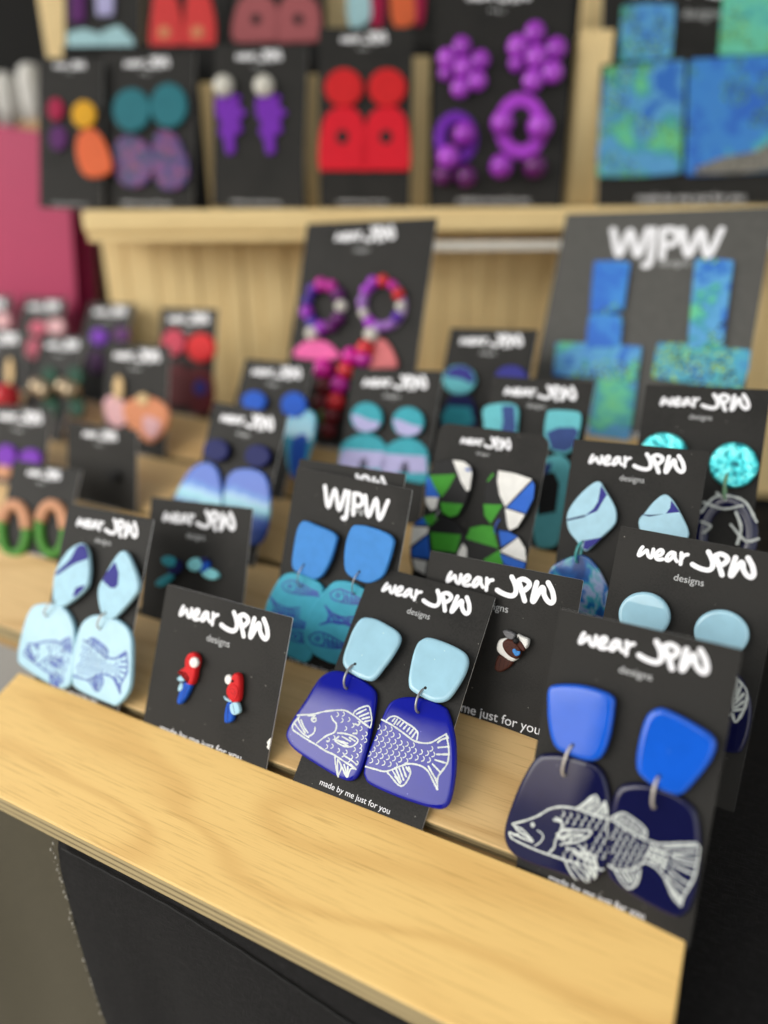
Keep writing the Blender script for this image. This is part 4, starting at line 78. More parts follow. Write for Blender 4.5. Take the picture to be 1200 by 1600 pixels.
('drop_earring','X','left navy and light blue disc above teal arch,on the card behind the patchwork card',[('slab','top_piece','aqua_clay',1.6,2.2,0.7,[[-3.78,51.97],[-4.34,47.59],[-7.47,44.21],[-12.36,42.73],[-17.74,43.56],[-22.16,46.52],[-24.41,50.83],[-23.83,55.31],[-20.6,58.72],[-15.61,60.13],[-10.24,59.2],[-5.93,56.21]],[('indigo_clay',[[-23.55,52.81],[-21.19,57.56],[-15.14,59.77],[-8.47,58.17],[-4.24,52.32],[-5.24,49.24],[-12.86,51.85]])],None),('slab','drop','navy_clay',0.3,2,0.7,[[-21.26,33.32],[-17.62,42.04],[-9.96,44.06],[-2.99,38.46],[0.55,25.57],[-0.82,16.07],[-14.49,14.77],[-19.9,21.91]],[('teal_clay',[[-21.34,29.47],[-18.47,35.83],[-4.52,36.08],[-0.56,27.35],[-4.4,24.77],[-18.58,23.56]])],None)]),
('drop_earring','X','right navy disc,mostly hidden on the card behind the patchwork card',[('slab','top_piece','indigo_clay',1.6,2.2,0.7,[[26.52,54.0],[25.95,49.95],[22.99,46.82],[18.41,45.45],[13.4,46.22],[9.3,48.96],[7.26,52.95],[7.84,57.09],[10.9,60.24],[15.56,61.55],[20.56,60.69],[24.56,57.92]],[],None),('slab','drop','teal_clay',0.3,2,0.7,[[29.32,33.46],[29.03,27.26],[26.11,22.48],[21.3,20.37],[15.85,21.54],[11.22,25.73],[8.68,31.83],[8.97,38.19],[12.0,43.03],[16.93,45.04],[22.38,43.72],[26.9,39.47]],[],None)]),
('drop_earring','mag','left beaded hoop above pink half moon,on the tall card of purple beads',[('hoop','hoop','dark_plum_resin',0.4,2.4,[[-6.32,88.82],[-6.74,81.87],[-10.17,76.21],[-15.99,72.94],[-23.1,72.73],[-30.11,75.69],[-35.59,81.27],[-38.41,88.37],[-37.95,95.52],[-34.32,101.25],[-28.3,104.41],[-21.14,104.4],[-14.26,101.29],[-8.99,95.73]],[[-12.31,88.73],[-12.5,84.02],[-14.59,80.2],[-18.18,78.01],[-22.58,77.9],[-26.92,79.92],[-30.33,83.69],[-32.12,88.46],[-31.91,93.26],[-29.75,97.11],[-26.08,99.26],[-21.66,99.27],[-17.37,97.18],[-14.04,93.42]]),('ball','bead','silver_bead',[-9.66,88.83],4.05,2.6,1.0),('ball','bead','plum_bead',[-10.44,81.44],4.19,2.6,1.0),('ball','bead','plum_bead',[-14.95,76.28],4.29,2.6,1.0),('ball','bead','purple_bead',[-21.83,75.0],4.53,2.6,1.0),('ball','bead','indigo_bead',[-28.93,78.06],4.34,2.6,1.0),('ball','bead','purple_bead',[-33.97,84.56],4.6,2.6,1.0),('ball','bead','indigo_bead',[-35.26,92.41],3.51,2.6,1.0),('ball','bead','violet_bead',[-32.39,99.04],4.03,2.6,1.0),('ball','bead','magenta_bead',[-26.3,102.3],4.55,2.6,1.0),('ball','bead','magenta_bead',[-19.02,101.21],4.15,2.6,1.0),('ball','bead','plum_bead',[-12.84,96.18],4.4,2.6,1.0),('ball','connector','silver_bead',[-27.58,71.07],4.76,2.4,1.0),('slab','half_moon','pink_clay',0.6,2.4,0.8,[[-40.34,56.45],[-37.52,63.18],[-28.56,67.61],[-16.95,66.39],[-8.61,61.07],[-6.91,56.32],[-24.51,54.7]],[],None),('ball','bead','hot_pink_bead',[-15.24,48.75],6.51,2.6,1.0),('ball','bead','dark_red_bead',[-11.61,38.04],6.46,2.6,1.0),('ball','bead','dark_red_bead',[-13.22,27.82],6.04,2.6,1.0),('ball','bead','green_bead',[-9.53,19.61],5.08,2.6,1.0)]),
('drop_earring','mag','right beaded hoop above pink half moon,on the tall card of purple beads',[('hoop','hoop','lilac_resin',0.4,2.4,[[34.28,90.92],[33.79,83.92],[30.21,78.21],[24.18,74.91],[16.84,74.7],[9.62,77.69],[3.99,83.33],[1.14,90.51],[1.67,97.73],[5.47,103.52],[11.72,106.69],[19.12,106.67],[26.2,103.51],[31.58,97.89]],[[28.34,90.85],[28.06,86.15],[25.81,82.34],[21.99,80.16],[17.35,80.05],[12.79,82.07],[9.23,85.83],[7.41,90.59],[7.7,95.37],[10.04,99.22],[13.94,101.35],[18.61,101.36],[23.12,99.27],[26.58,95.52]]),('ball','bead','silver_bead',[30.95,89.56],3.18,2.6,1.0),('ball','bead','violet_bead',[29.67,82.81],3.58,2.6,1.0),('ball','bead','lilac_bead',[25.25,78.15],3.36,2.6,1.0),('ball','bead','lilac_bead',[18.8,76.81],3.74,2.6,1.0),('ball','bead','orchid_bead',[12.01,79.23],3.83,2.6,1.0),('ball','bead','silver_bead',[6.74,84.8],3.23,2.6,1.0),('ball','bead','lilac_bead',[4.46,92.03],3.47,2.6,1.0),('ball','bead','orchid_bead',[5.81,98.92],3.53,2.6,1.0),('ball','bead','purple_bead',[10.41,103.58],4.21,2.6,1.0),('ball','bead','red_bead',[16.96,104.74],3.99,2.6,1.0),('ball','bead','magenta_bead',[23.66,102.18],3.28,2.6,1.0),('ball','bead','red_bead',[28.76,96.62],3.93,2.6,1.0),('ball','connector','silver_bead',[14.7,71.59],4.81,2.4,1.0),('slab','half_moon','coral_clay',0.6,2.4,0.8,[[15.07,51.83],[15.46,63.23],[20.94,70.07],[29.3,63.78],[34.34,53.59],[26.0,52.0]],[],None),('ball','bead','hot_pink_bead',[3.17,57.67],5.83,2.6,1.0),('ball','bead','red_bead',[12.22,62.8],5.71,2.6,1.0),('ball','bead','magenta_bead',[11.9,56.49],5.29,2.6,1.0),('ball','bead','red_bead',[0.97,48.81],5.85,2.6,1.0),('ball','bead','magenta_bead',[-2.15,39.84],5.89,2.6,1.0),('ball','bead','red_bead',[-3.21,29.35],5.92,2.6,1.0),('ball','bead','dark_red_bead',[-4.99,20.38],5.94,2.6,1.0),('ball','bead','dark_red_bead',[-6.31,11.41],5.5,2.6,1.0)]),
('drop_earring','BIG','left blue and teal cross shaped earring,on the large glare-painted card',[('slab','top_bar','reef_blue',1.2,2.0,0.4,[[-34.77,105.29],[-24.15,105.52],[-13.45,104.67],[-13.02,90.78],[-12.15,75.15],[-21.86,71.28],[-31.46,72.74],[-33.29,87.84]],[],None),('slab','lower_bar','reef_blue',1.0,2.0,0.4,[[-31.64,71.47],[-22.02,72.04],[-11.87,71.29],[-11.09,61.84],[-10.55,52.44],[-20.18,51.16],[-30.36,52.5],[-31.26,62.35]],[],None),('slab','cross_arm','reef_mix',0.5,2.0,0.4,[[-48.39,53.43],[-23.85,54.09],[1.64,53.26],[2.15,43.25],[2.89,30.49],[-9.99,30.82],[-22.43,32.27],[-46.47,32.17],[-47.45,42.9]],[],None),('slab','stem','reef_mix',0.3,2.0,0.4,[[-20.55,31.95],[-8.97,31.74],[2.75,31.19],[3.54,14.08],[3.73,-4.18],[-8.56,-4.92],[-19.53,-4.59],[-20.27,13.19]],[],None)]),
('drop_earring','BIG','right speckled teal stepped earring,on the large glare-painted card',[('slab','top_bar','reef_mix',1.0,2.0,0.4,[[21.59,106.47],[31.82,106.67],[42.02,105.6],[42.69,85.23],[44.27,53.26],[34.55,53.12],[25.88,53.54],[23.53,79.78]],[],None),('slab','base','reef_speckle',0.4,2.0,0.4,[[9.52,56.27],[31.89,56.1],[58.06,54.24],[58.43,43.12],[56.49,31.53],[35.58,32.36],[9.94,34.86],[9.55,46.29]],[],None)]),
('drop_earring','loops','left green and tan clay loop,on the dark card at the left edge',[('hoop','loop','leaf_clay',0.3,3,[[0.75,14.22],[1.69,6.78],[-0.31,0.38],[-4.88,-3.76],[-11.16,-4.81],[-17.96,-2.52],[-23.93,2.71],[-27.85,9.9],[-28.88,17.57],[-26.79,24.16],[-22.02,28.29],[-15.57,29.16],[-8.77,26.64],[-2.96,21.3]],[[-6.51,13.12],[-5.55,7.95],[-6.12,3.6],[-8.11,0.92],[-11.15,0.42],[-14.64,2.24],[-17.9,6.02],[-20.28,11.04],[-21.29,16.3],[-20.71,20.72],[-18.67,23.42],[-15.58,23.85],[-12.06,21.95],[-8.83,18.12]]),('hooptop','loop_top','tan_clay',0.5,3.1,[[1.13,14.27],[2.1,8.95],[1.59,3.95],[-0.35,-0.26],[-3.54,-3.3],[-7.69,-4.87],[-12.42,-4.79],[-17.27,-3.06],[-21.78,0.18],[-25.48,4.64],[-27.99,9.86],[-29.05,15.34],[-28.54,20.51],[-26.5,24.83],[-23.16,27.88],[-18.86,29.35],[-14.04,29.11],[-9.19,27.21],[-4.78,23.86],[-1.23,19.4]],[[-6.65,13.09],[-5.82,9.49],[-5.71,6.14],[-6.34,3.38],[-7.63,1.46],[-9.47,0.57],[-11.68,0.8],[-14.06,2.14],[-16.36,4.46],[-18.37,7.54],[-19.89,11.09],[-20.75,14.75],[-20.87,18.15],[-20.23,20.96],[-18.91,22.89],[-17.03,23.75],[-14.78,23.47],[-12.4,22.07],[-10.1,19.7],[-8.12,16.61]])]),
('drop_earring','loops','right green and tan clay loop,on the dark card at the left edge',[('hoop','loop','leaf_clay',0.3,3,[[30.77,18.76],[31.61,11.52],[29.7,5.31],[25.38,1.32],[19.46,0.33],[13.07,2.58],[7.48,7.7],[3.84,14.69],[2.91,22.14],[4.91,28.53],[9.42,32.52],[15.49,33.34],[21.87,30.87],[27.31,25.65]],[[23.93,17.72],[24.81,12.7],[24.25,8.48],[22.36,5.88],[19.5,5.41],[16.22,7.19],[13.17,10.88],[10.96,15.76],[10.04,20.87],[10.6,25.17],[12.54,27.78],[15.45,28.18],[18.75,26.32],[21.77,22.58]]),('hooptop','loop_top','tan_clay',0.5,3.1,[[31.13,18.8],[32.01,13.63],[31.51,8.78],[29.66,4.69],[26.64,1.75],[22.72,0.25],[18.27,0.35],[13.71,2.06],[9.49,5.23],[6.04,9.57],[3.7,14.65],[2.73,19.98],[3.24,24.99],[5.18,29.18],[8.34,32.12],[12.39,33.53],[16.92,33.28],[21.47,31.42],[25.61,28.14],[28.92,23.8]],[[23.79,17.69],[24.55,14.19],[24.64,10.94],[24.04,8.26],[22.81,6.4],[21.08,5.55],[19.0,5.78],[16.77,7.09],[14.61,9.36],[12.73,12.36],[11.33,15.81],[10.54,19.36],[10.44,22.67],[11.05,25.39],[12.31,27.26],[14.08,28.09],[16.19,27.8],[18.43,26.44],[20.58,24.13],[22.42,21.12]])]),
('stud_earring','M','small dark stud barely visible on the shaded black card beside the green loops',[('slab','stud','black_clay',0.4,2.2,0.8,[[16.89,20.77],[15.41,17.81],[11.76,16.16],[8.06,16.81],[6.5,19.39],[8.02,22.37],[11.69,23.99],[15.36,23.32]],[],None)]),
('drop_earring','Ncard','left purple drop,on the card above the green loops',[('slab','drop','violet_clay',0.4,2.2,0.8,[[3.37,20.06],[2.33,15.43],[-1.96,12.18],[-7.89,11.55],[-13.23,13.82],[-15.88,18.14],[-14.8,22.83],[-10.42,26.08],[-4.46,26.64],[0.79,24.33]],[],None),('slab','tip','tan_clay',0.4,2.2,0.8,[[0.37,9.47],[-1.11,5.67],[-5.94,3.61],[-11.32,4.53],[-14.09,7.9],[-12.58,11.75],[-7.7,13.78],[-2.35,12.82]],[],None)]),
('drop_earring','Ncard','right purple drop,on the card above the green loops',[('slab','drop','violet_clay',0.4,2.2,0.8,[[26.3,20.67],[25.07,16.85],[20.58,14.08],[14.51,13.44],[9.16,15.19],[6.62,18.68],[7.89,22.56],[12.47,25.32],[18.56,25.91],[23.83,24.13]],[],None),('slab','tip','black_clay',0.4,2.2,0.8,[[25.0,11.31],[23.48,8.17],[18.81,6.41],[13.69,7.07],[11.13,9.79],[12.68,12.96],[17.39,14.7],[22.49,14.01]],[],None)]),
('drop_earring','O','left pink hand shaped drop with gold bar,on the card with peach drops',[('slab','bar','gold_metal',1.2,1.8,0.8,[[-8.12,43.14],[-8.75,38.11],[-10.9,34.86],[-13.77,34.64],[-16.26,37.55],[-17.39,42.49],[-16.74,47.53],[-14.57,50.75],[-11.71,50.93],[-9.25,48.02]],[],None),('slab','drop','pale_pink_clay',0.3,2.2,0.9,[[-25.79,33.74],[-16.5,37.46],[-6.35,32.27],[-5.16,20.42],[-14.28,16.14],[-23.4,20.94]],[],None)]),
('drop_earring','O','right peach swirl drop with gold disc,on the card with peach drops',[('slab','stud','gold_metal',2,1.6,0.6,[[15.38,37.28],[13.93,34.23],[10.08,32.7],[6.06,33.6],[4.25,36.43],[5.73,39.5],[9.61,41.01],[13.6,40.08]],[],None),('slab','drop','peach_clay',0.3,2.4,0.9,[[-7.87,32.14],[4.95,38.21],[18.87,38.42],[31.24,31.98],[29.84,19.45],[17.8,9.04],[6.33,12.97],[-4.96,20.44]],[],None),('slab','swirl','pale_pink_clay',2.0,1.4,0.5,[[11.92,26.15],[25.91,23.22],[21.05,12.32],[12.51,15.69]],[],None)]),
('drop_earring','P','left dark green dangling earring with gold beads at the left',[('slab','top_piece','dark_green_clay',0.4,2.2,0.8,[[6.82,45.11],[6.97,40.56],[3.74,37.52],[-1.68,37.16],[-7.25,39.65],[-10.82,44.06],[-10.99,48.7],[-7.67,51.76],[-2.18,52.04],[3.35,49.5]],[],None),('ball','bead','gold_bead',[-5.94,35.72],6.63,2,1.0),('ball','bead','gold_bead',[3.29,33.42],6.52,2,1.0),('slab','drop','dark_green_clay',0.3,2,0.7,[[16.89,22.79],[17.03,18.3],[13.87,15.25],[8.57,14.78],[3.13,17.11],[-0.35,21.38],[-0.51,25.94],[2.74,29.01],[8.11,29.42],[13.5,27.02]],[],None)]),
('drop_earring','P','right dark green dangling earring with gold beads at the left',[('slab','top_piece','dark_green_clay',0.4,2.2,0.8,[[34.98,46.79],[35.1,42.35],[32.03,39.4],[26.9,39.06],[21.63,41.49],[18.27,45.8],[18.13,50.31],[21.29,53.28],[26.49,53.55],[31.71,51.06]],[],None),('ball','bead','gold_bead',[22.86,37.67],6.27,2,1.0),('ball','bead','gold_bead',[31.59,35.42],6.18,2,1.0),('slab','drop','dark_green_clay',0.3,2,0.7,[[44.43,25.03],[44.54,20.67],[41.53,17.7],[36.51,17.26],[31.37,19.54],[28.08,23.7],[27.96,28.14],[31.05,31.13],[36.13,31.51],[41.23,29.17]],[],None)]),
('drop_earring','Q','gold bar with red ball drop,on the card at the far left',[('slab','bar','gold_metal',0.6,1.8,0.7,[[23.57,43.62],[23.78,36.11],[21.64,32.84],[18.39,35.73],[15.93,43.11],[15.72,50.66],[17.87,53.91],[21.12,50.99]],[],None),('ball','ball','red_bead',[26.56,23.42],10.05,3,1.0)]),
('drop_earring','R','left rose pink disc,on the small card in front of the magenta bag',[('slab','top_piece','rose_clay',0.4,2.2,0.8,[[13.15,53.41],[12.51,49.89],[8.2,47.55],[1.81,47.27],[-4.24,49.19],[-7.62,52.6],[-6.97,56.18],[-2.55,58.53],[3.89,58.75],[9.87,56.79]],[],None),('slab','drop','rose_clay',0.3,2,0.7,[[15.48,35.85],[15.29,30.79],[10.99,27.41],[4.15,27.0],[-2.65,29.75],[-6.78,34.66],[-6.6,39.81],[-2.17,43.21],[4.75,43.53],[11.48,40.71]],[],None)]),
('drop_earring','R','right pale pink disc,on the small card in front of the magenta bag',[('slab','top_piece','pale_pink_clay',0.4,2.2,0.8,[[35.12,55.34],[34.58,51.26],[30.18,48.56],[23.54,48.27],[17.16,50.53],[13.53,54.51],[14.07,58.66],[18.59,61.37],[25.3,61.59],[31.6,59.28]],[],None),('slab','drop','rose_clay',0.3,2,0.7,[[39.05,35.54],[38.85,30.57],[34.7,27.26],[28.13,26.85],[21.6,29.55],[17.64,34.36],[17.83,39.42],[22.1,42.75],[28.75,43.07],[35.21,40.3]],[],None)]),
('drop_earring','S','left purple bead cluster,on the small card beside the magenta bag',[('slab','top_piece','violet_clay',0.4,2.2,0.8,[[6.95,50.96],[6.64,47.0],[2.87,44.38],[-2.97,44.1],[-8.68,46.31],[-12.05,50.17],[-11.74,54.21],[-7.87,56.83],[-1.97,57.04],[3.68,54.79]],[],None),('slab','drop','plum_clay',0.3,2,0.7,[[9.75,31.12],[10.14,25.72],[7.11,22.17],[1.78,21.81],[-3.86,24.83],[-7.63,30.09],[-8.04,35.59],[-4.93,39.17],[0.48,39.44],[6.08,36.36]],[],None)]),
('drop_earring','S','right purple bead cluster,on the small card beside the magenta bag',[('slab','top_piece','plum_clay',0.4,2.2,0.8,[[30.84,53.99],[30.31,50.69],[26.55,48.5],[20.95,48.25],[15.62,50.06],[12.63,53.26],[13.16,56.61],[17.01,58.81],[22.67,59.01],[27.94,57.16]],[],None),('slab','drop','plum_clay',0.3,2,0.7,[[33.96,35.07],[34.31,29.78],[31.4,26.31],[26.29,25.98],[20.9,28.95],[17.31,34.12],[16.93,39.51],[19.93,43.0],[25.11,43.25],[30.46,40.21]],[],None)]),
('drop_earring','U','left red disc above maroon drop,on the card in front of the pale panel',[('slab','top_piece','rose_red_clay',0.4,2.2,0.8,[[0.21,50.32],[-1.42,44.79],[-6.61,41.14],[-13.45,40.79],[-19.31,43.92],[-21.89,49.36],[-20.18,54.97],[-14.86,58.57],[-8.04,58.81],[-2.31,55.65]],[],None),('slab','drop','maroon_clay',0.3,2.2,0.7,[[-16.84,31.59],[-0.43,34.79],[6.69,21.89],[4.86,7.43],[-12.38,6.9],[-19.71,20.04]],[],None)]),
('drop_earring','U','right bright red disc above maroon drop,on the card in front of the pale panel',[('slab','top_piece','red_clay',0.6,3,1,[[28.38,47.97],[26.49,42.06],[20.45,38.11],[12.5,37.67],[5.68,40.97],[2.67,46.77],[4.69,52.79],[10.9,56.68],[18.83,56.98],[25.47,53.64]],[],None),('slab','drop','maroon_clay',0.3,2.2,0.7,[[4.15,30.62],[20.51,33.82],[28.39,23.42],[27.61,5.82],[11.35,2.16],[3.03,14.92]],[],None),('slab','centre','indigo_clay',1.6,1.4,0.5,[[23.3,20.39],[21.92,16.56],[17.91,14.7],[13.61,15.93],[11.56,19.54],[12.98,23.4],[17.02,25.22],[21.28,23.97]],[],None)]),
('drop_earring','T','pale disc at the very left edge,beside the rose pink pair',[('slab','top_piece','pale_pink_clay',0.4,2.2,0.8,[[34.15,56.51],[33.18,50.99],[27.33,48.44],[19.95,50.39],[15.37,55.72],[16.35,61.31],[22.3,63.83],[29.66,61.82]],[],None)]),
('drop_earring','r1','left crimson drop,on the dark card behind the magenta bag',[('slab','top_piece','crimson_clay',0.4,2.2,0.8,[[-3.98,65.6],[-5.15,61.15],[-8.19,58.34],[-11.95,58.26],[-14.98,60.94],[-16.13,65.35],[-14.95,69.8],[-11.91,72.58],[-8.16,72.66],[-5.14,69.99]],[],None),('slab','drop','plum_clay',0.3,2,0.7,[[-1.82,46.87],[-3.07,41.87],[-6.36,38.71],[-10.43,38.6],[-13.72,41.6],[-14.96,46.55],[-13.69,51.55],[-10.4,54.69],[-6.35,54.78],[-3.07,51.79]],[],None)]),
('drop_earring','r1','right yellow disc above orange drop,on the dark card behind the magenta bag',[('slab','top_piece','yellow_clay',1.4,2.4,0.8,[[19.87,62.28],[18.22,56.86],[13.84,53.42],[8.39,53.3],[3.97,56.54],[2.27,61.9],[3.95,67.32],[8.34,70.73],[13.76,70.84],[18.16,67.61]],[],None),('slab','drop','orange_clay',0.3,2.4,0.8,[[6.81,49.03],[17.49,53.48],[26.84,43.21],[31.15,27.7],[22.34,21.51],[10.63,22.88],[4.97,36.32]],[],None)]),
('drop_earring','r2','left teal disc above purple marbled drop,on the upper shelf',[('slab','top_piece','shaded_teal_clay',1.2,2.4,0.8,[[3.3,64.38],[1.5,57.29],[-3.57,52.05],[-10.57,50.09],[-17.61,51.95],[-22.79,57.14],[-24.69,64.25],[-22.82,71.35],[-17.71,76.54],[-10.73,78.43],[-3.76,76.56],[1.37,71.42]],[],None),('slab','drop','purple_marble',0.3,2.2,0.8,[[-22.86,43.22],[-11.11,48.4],[1.61,40.92],[5.49,26.57],[-2.87,14.51],[-17.08,15.14],[-23.77,26.19]],[],None)]),
('drop_earring','r2','right teal disc above purple marbled drop,on the upper shelf',[('slab','top_piece','shaded_teal_clay',1.2,2.4,0.8,[[29.52,67.38],[27.85,60.14],[23.05,54.8],[16.39,52.8],[9.66,54.71],[4.68,60.02],[2.81,67.28],[4.54,74.53],[9.38,79.82],[16.02,81.75],[22.68,79.83],[27.62,74.58]],[],None),('slab','drop','purple_marble',0.3,2.2,0.8,[[6.2,48.54],[18.25,50.73],[27.7,38.24],[31.18,23.53],[24.37,13.24],[10.32,13.86],[4.52,29.53]],[],None)]),
('drop_earring','r3','left purple feather earring with pale round stud,on the upper shelf',[('ball','stud','silver_bead',[-24.68,77.51],7.27,2.5,0.6),('slab','feather','violet_clay',0.4,2.0,0.7,[[-30.08,70.58],[-21.91,73.12],[-12.79,71.62],[-14.51,66.72],[-8.49,61.1],[-13.41,56.93],[-11.43,49.57],[-16.86,46.17],[-16.67,36.22],[-22.17,34.44],[-24.62,43.54],[-28.38,48.44],[-26.63,54.25],[-30.38,59.94]],[],None)]),
('drop_earring','r3','right purple feather earring with pale round stud,on the upper shelf',[('ball','stud','silver_bead',[3.79,77.84],7.17,2.5,0.6),('slab','feather','violet_clay',0.4,2.0,0.7,[[-1.47,70.96],[6.58,73.48],[15.59,71.99],[13.95,67.12],[19.96,61.53],[15.14,57.39],[17.16,50.07],[11.84,46.7],[12.12,36.81],[6.71,35.04],[4.19,44.09],[0.43,48.96],[2.1,54.73],[-1.66,60.39]],[],None)]),
('drop_earring','r4','left red arch earring with round top,on the upper shelf',[('slab','top_piece','red_clay',1.4,2.4,0.9,[[-1.44,75.12],[-3.15,69.23],[-7.91,64.9],[-14.47,63.31],[-21.04,64.9],[-25.84,69.23],[-27.58,75.14],[-25.81,81.0],[-21.03,85.27],[-14.52,86.83],[-8.02,85.26],[-3.23,80.98]],[],None),('slab','arch','bright_red_clay',0.4,2.2,0.7,[[-31.49,24.81],[-31.39,44.0],[-26.91,58.09],[-18.1,63.67],[-9.33,63.68],[-2.26,57.32],[0.94,44.08],[1.12,24.94],[-6.45,23.27],[-23.44,23.2]],[('black_clay',[[-11.0,44.45],[-12.29,41.31],[-15.42,39.99],[-18.56,41.29],[-19.86,44.43],[-18.56,47.58],[-15.44,48.88],[-12.31,47.59]])],None)]),
('drop_earring','r4','right red arch earring with round top,on the upper shelf',[('slab','top_piece','red_clay',1.4,2.4,0.9,[[28.03,75.11],[26.42,69.24],[21.74,64.91],[15.23,63.32],[8.68,64.91],[3.84,69.23],[2.03,75.12],[3.71,80.97],[8.41,85.23],[14.86,86.78],[21.35,85.22],[26.17,80.95]],[],None),('slab','arch','bright_red_clay',0.4,2.2,0.7,[[-1.11,24.93],[-1.27,44.07],[3.0,58.12],[11.68,63.69],[20.41,63.69],[27.53,57.35],[30.89,44.15],[31.32,25.06],[23.82,23.39],[6.92,23.32]],[('black_clay',[[19.01,44.52],[17.77,41.38],[14.67,40.07],[11.53,41.37],[10.2,44.5],[11.44,47.64],[14.53,48.94],[17.66,47.65]])],None)]),
('drop_earring','r5','left purple beaded flower and hoop earring,on the tall upper shelf card',[('ball','petal','purple_bead',[-27.36,99.35],6.41,2.5,0.7),('ball','petal','purple_bead',[-14.47,90.98],6.42,2.5,0.7),('ball','petal','orchid_bead',[-16.12,78.34],6.45,2.5,0.7),('ball','petal','orchid_bead',[-27.6,73.94],6.48,2.5,0.7),('ball','petal','purple_bead',[-37.69,83.35],4.95,2.5,0.7),('ball','petal','orchid_bead',[-37.2,92.08],6.44,2.5,0.7),('ball','petal','orchid_bead',[-25.9,86.46],6.82,3,0.7),('hoop','hoop','violet_clay',0.4,2.4,[[-14.36,43.36],[-15.56,35.98],[-19.5,30.03],[-25.41,26.71],[-32.11,26.71],[-38.23,30.02],[-42.56,35.98],[-44.23,43.37],[-42.93,50.71],[-38.95,56.56],[-33.09,59.79],[-26.49,59.78],[-20.44,56.54],[-16.11,50.69]],[[-22.26,43.36],[-22.81,39.15],[-24.65,35.76],[-27.41,33.88],[-30.55,33.88],[-33.44,35.76],[-35.49,39.15],[-36.31,43.37],[-35.73,47.57],[-33.88,50.92],[-31.13,52.78],[-28.02,52.77],[-25.15,50.91],[-23.09,47.56]]),('ball','bead','purple_bead',[-24.06,44.52],7.88,3,1.0),('ball','bead','orchid_bead',[-34.62,29.91],7.96,3,1.0),('ball','bead','plum_bead',[-37.83,18.93],6.67,2.5,1.0),('ball','bead','plum_bead',[-21.8,17.71],7.1,2.5,1.0)]),
('drop_earring','r5','right purple beaded flower and hoop earring,on the tall upper shelf card',[('ball','petal','purple_bead',[20.76,106.97],7.2,2.5,0.7),('ball','petal','purple_bead',[35.47,97.55],7.23,2.5,0.7),('ball','petal','orchid_bead',[33.93,83.31],7.27,2.5,0.7),('ball','petal','orchid_bead',[21.11,78.35],7.31,2.5,0.7),('ball','petal','purple_bead',[9.52,88.96],5.57,2.5,0.7),('ball','petal','orchid_bead',[9.86,98.81],7.25,2.5,0.7),('ball','petal','orchid_bead',[22.67,92.48],7.67,3,0.7),('hoop','hoop','orchid_clay',0.4,2.4,[[33.25,50.96],[31.97,41.91],[27.3,34.6],[20.14,30.52],[11.94,30.51],[4.35,34.59],[-1.09,41.92],[-3.3,50.99],[-1.88,59.99],[2.85,67.14],[9.94,71.08],[18.01,71.06],[25.48,67.1],[30.93,59.94]],[[23.7,50.97],[23.12,45.75],[20.93,41.55],[17.54,39.22],[13.65,39.22],[10.03,41.56],[7.4,45.76],[6.29,50.98],[6.91,56.18],[9.12,60.33],[12.48,62.62],[16.33,62.61],[19.93,60.31],[22.55,56.16]]),('ball','bead','orchid_bead',[26.8,49.31],8.68,3,1.0),('ball','bead','orchid_bead',[1.44,51.73],7.84,3,1.0),('ball','bead','purple_bead',[1.85,24.32],7.94,2.5,1.0),('ball','bead','plum_bead',[24.77,24.35],7.91,2.5,1.0)]),
('drop_earring','r6','left large blue and green square earring,on the big upper shelf card',[('slab','top_square','reef_mix',1.0,2.4,0.5,[[-56.56,127.1],[-39.43,128.52],[-20.5,127.55],[-20.54,110.12],[-21.48,93.32],[-38.79,92.27],[-57.0,92.04],[-56.81,110.45]],[],None),('slab','square','reef_mix',0.4,2.4,0.5,[[-66.27,89.17],[-38.53,91.33],[-12.13,93.51],[-11.69,57.71],[-11.2,20.32],[-39.93,18.07],[-69.66,18.35],[-68.61,54.12]],[],None)]),
('drop_earring','r6','right large blue and green square earring,on the big upper shelf card',[('slab','top_square','reef_green',1.0,2.4,0.5,[[11.71,135.12],[32.24,135.72],[50.19,136.34],[50.02,113.44],[49.42,96.68],[30.44,95.25],[10.49,95.43],[11.1,115.39]],[],None),('slab','square','reef_blue',0.4,2.4,0.5,[[-9.09,93.48],[22.09,94.8],[53.25,96.12],[53.27,57.1],[53.07,20.56],[22.12,19.17],[-8.01,18.61],[-8.62,57.68]],[],None),('slab','gravel_edge','reef_gravel',1.4,2.0,0.4,[[-2.3,23.4],[16.77,30.32],[38.63,33.86],[50.54,40.39],[52.7,21.21],[26.25,19.36],[-2.09,19.21]],[],None)]),
('drop_earring','t1','left plum strip above pale blue base,on the upper tier',[('slab','strip','plum_clay',0.4,2.2,0.8,[[-23.99,42.28],[-12.33,42.45],[-12.45,19.46],[-24.18,19.24]],[],None),('slab','base','ice_clay',0.3,2.2,0.7,[[-26.26,12.37],[-13.5,15.2],[0.16,12.02],[0.14,-5.26],[-13.62,-7.31],[-26.42,-4.99]],[],None)]),
('drop_earring','t1','right lilac strip above pale blue base,on the upper tier',[('slab','strip','lilac_clay',0.4,2.2,0.8,[[-4.59,42.57],[9.88,42.78],[8.95,24.12],[-3.66,23.9]],[],None),('slab','base','ice_clay',0.3,2.2,0.7,[[0.16,13.74],[13.27,18.28],[24.45,9.07],[26.46,-1.21],[15.78,-5.78],[1.12,-5.24]],[],None)]),
('drop_earring','t2','left coral red rounded earring,on the upper tier',[('slab','drop','coral_red_clay',0.4,2.4,0.9,[[-24.39,3.1],[-23.32,24.34],[-19.42,41.15],[-8.93,42.14],[-2.23,28.9],[0.22,12.09],[-3.11,-1.6],[-15.2,-0.99]],[],None),('slab','spot','peach_clay',2,1.4,0.5,[[-8.68,11.66],[-10.09,8.63],[-13.5,7.32],[-16.9,8.5],[-18.31,11.48],[-16.89,14.5],[-13.49,15.8],[-10.09,14.63]],[],None)]),
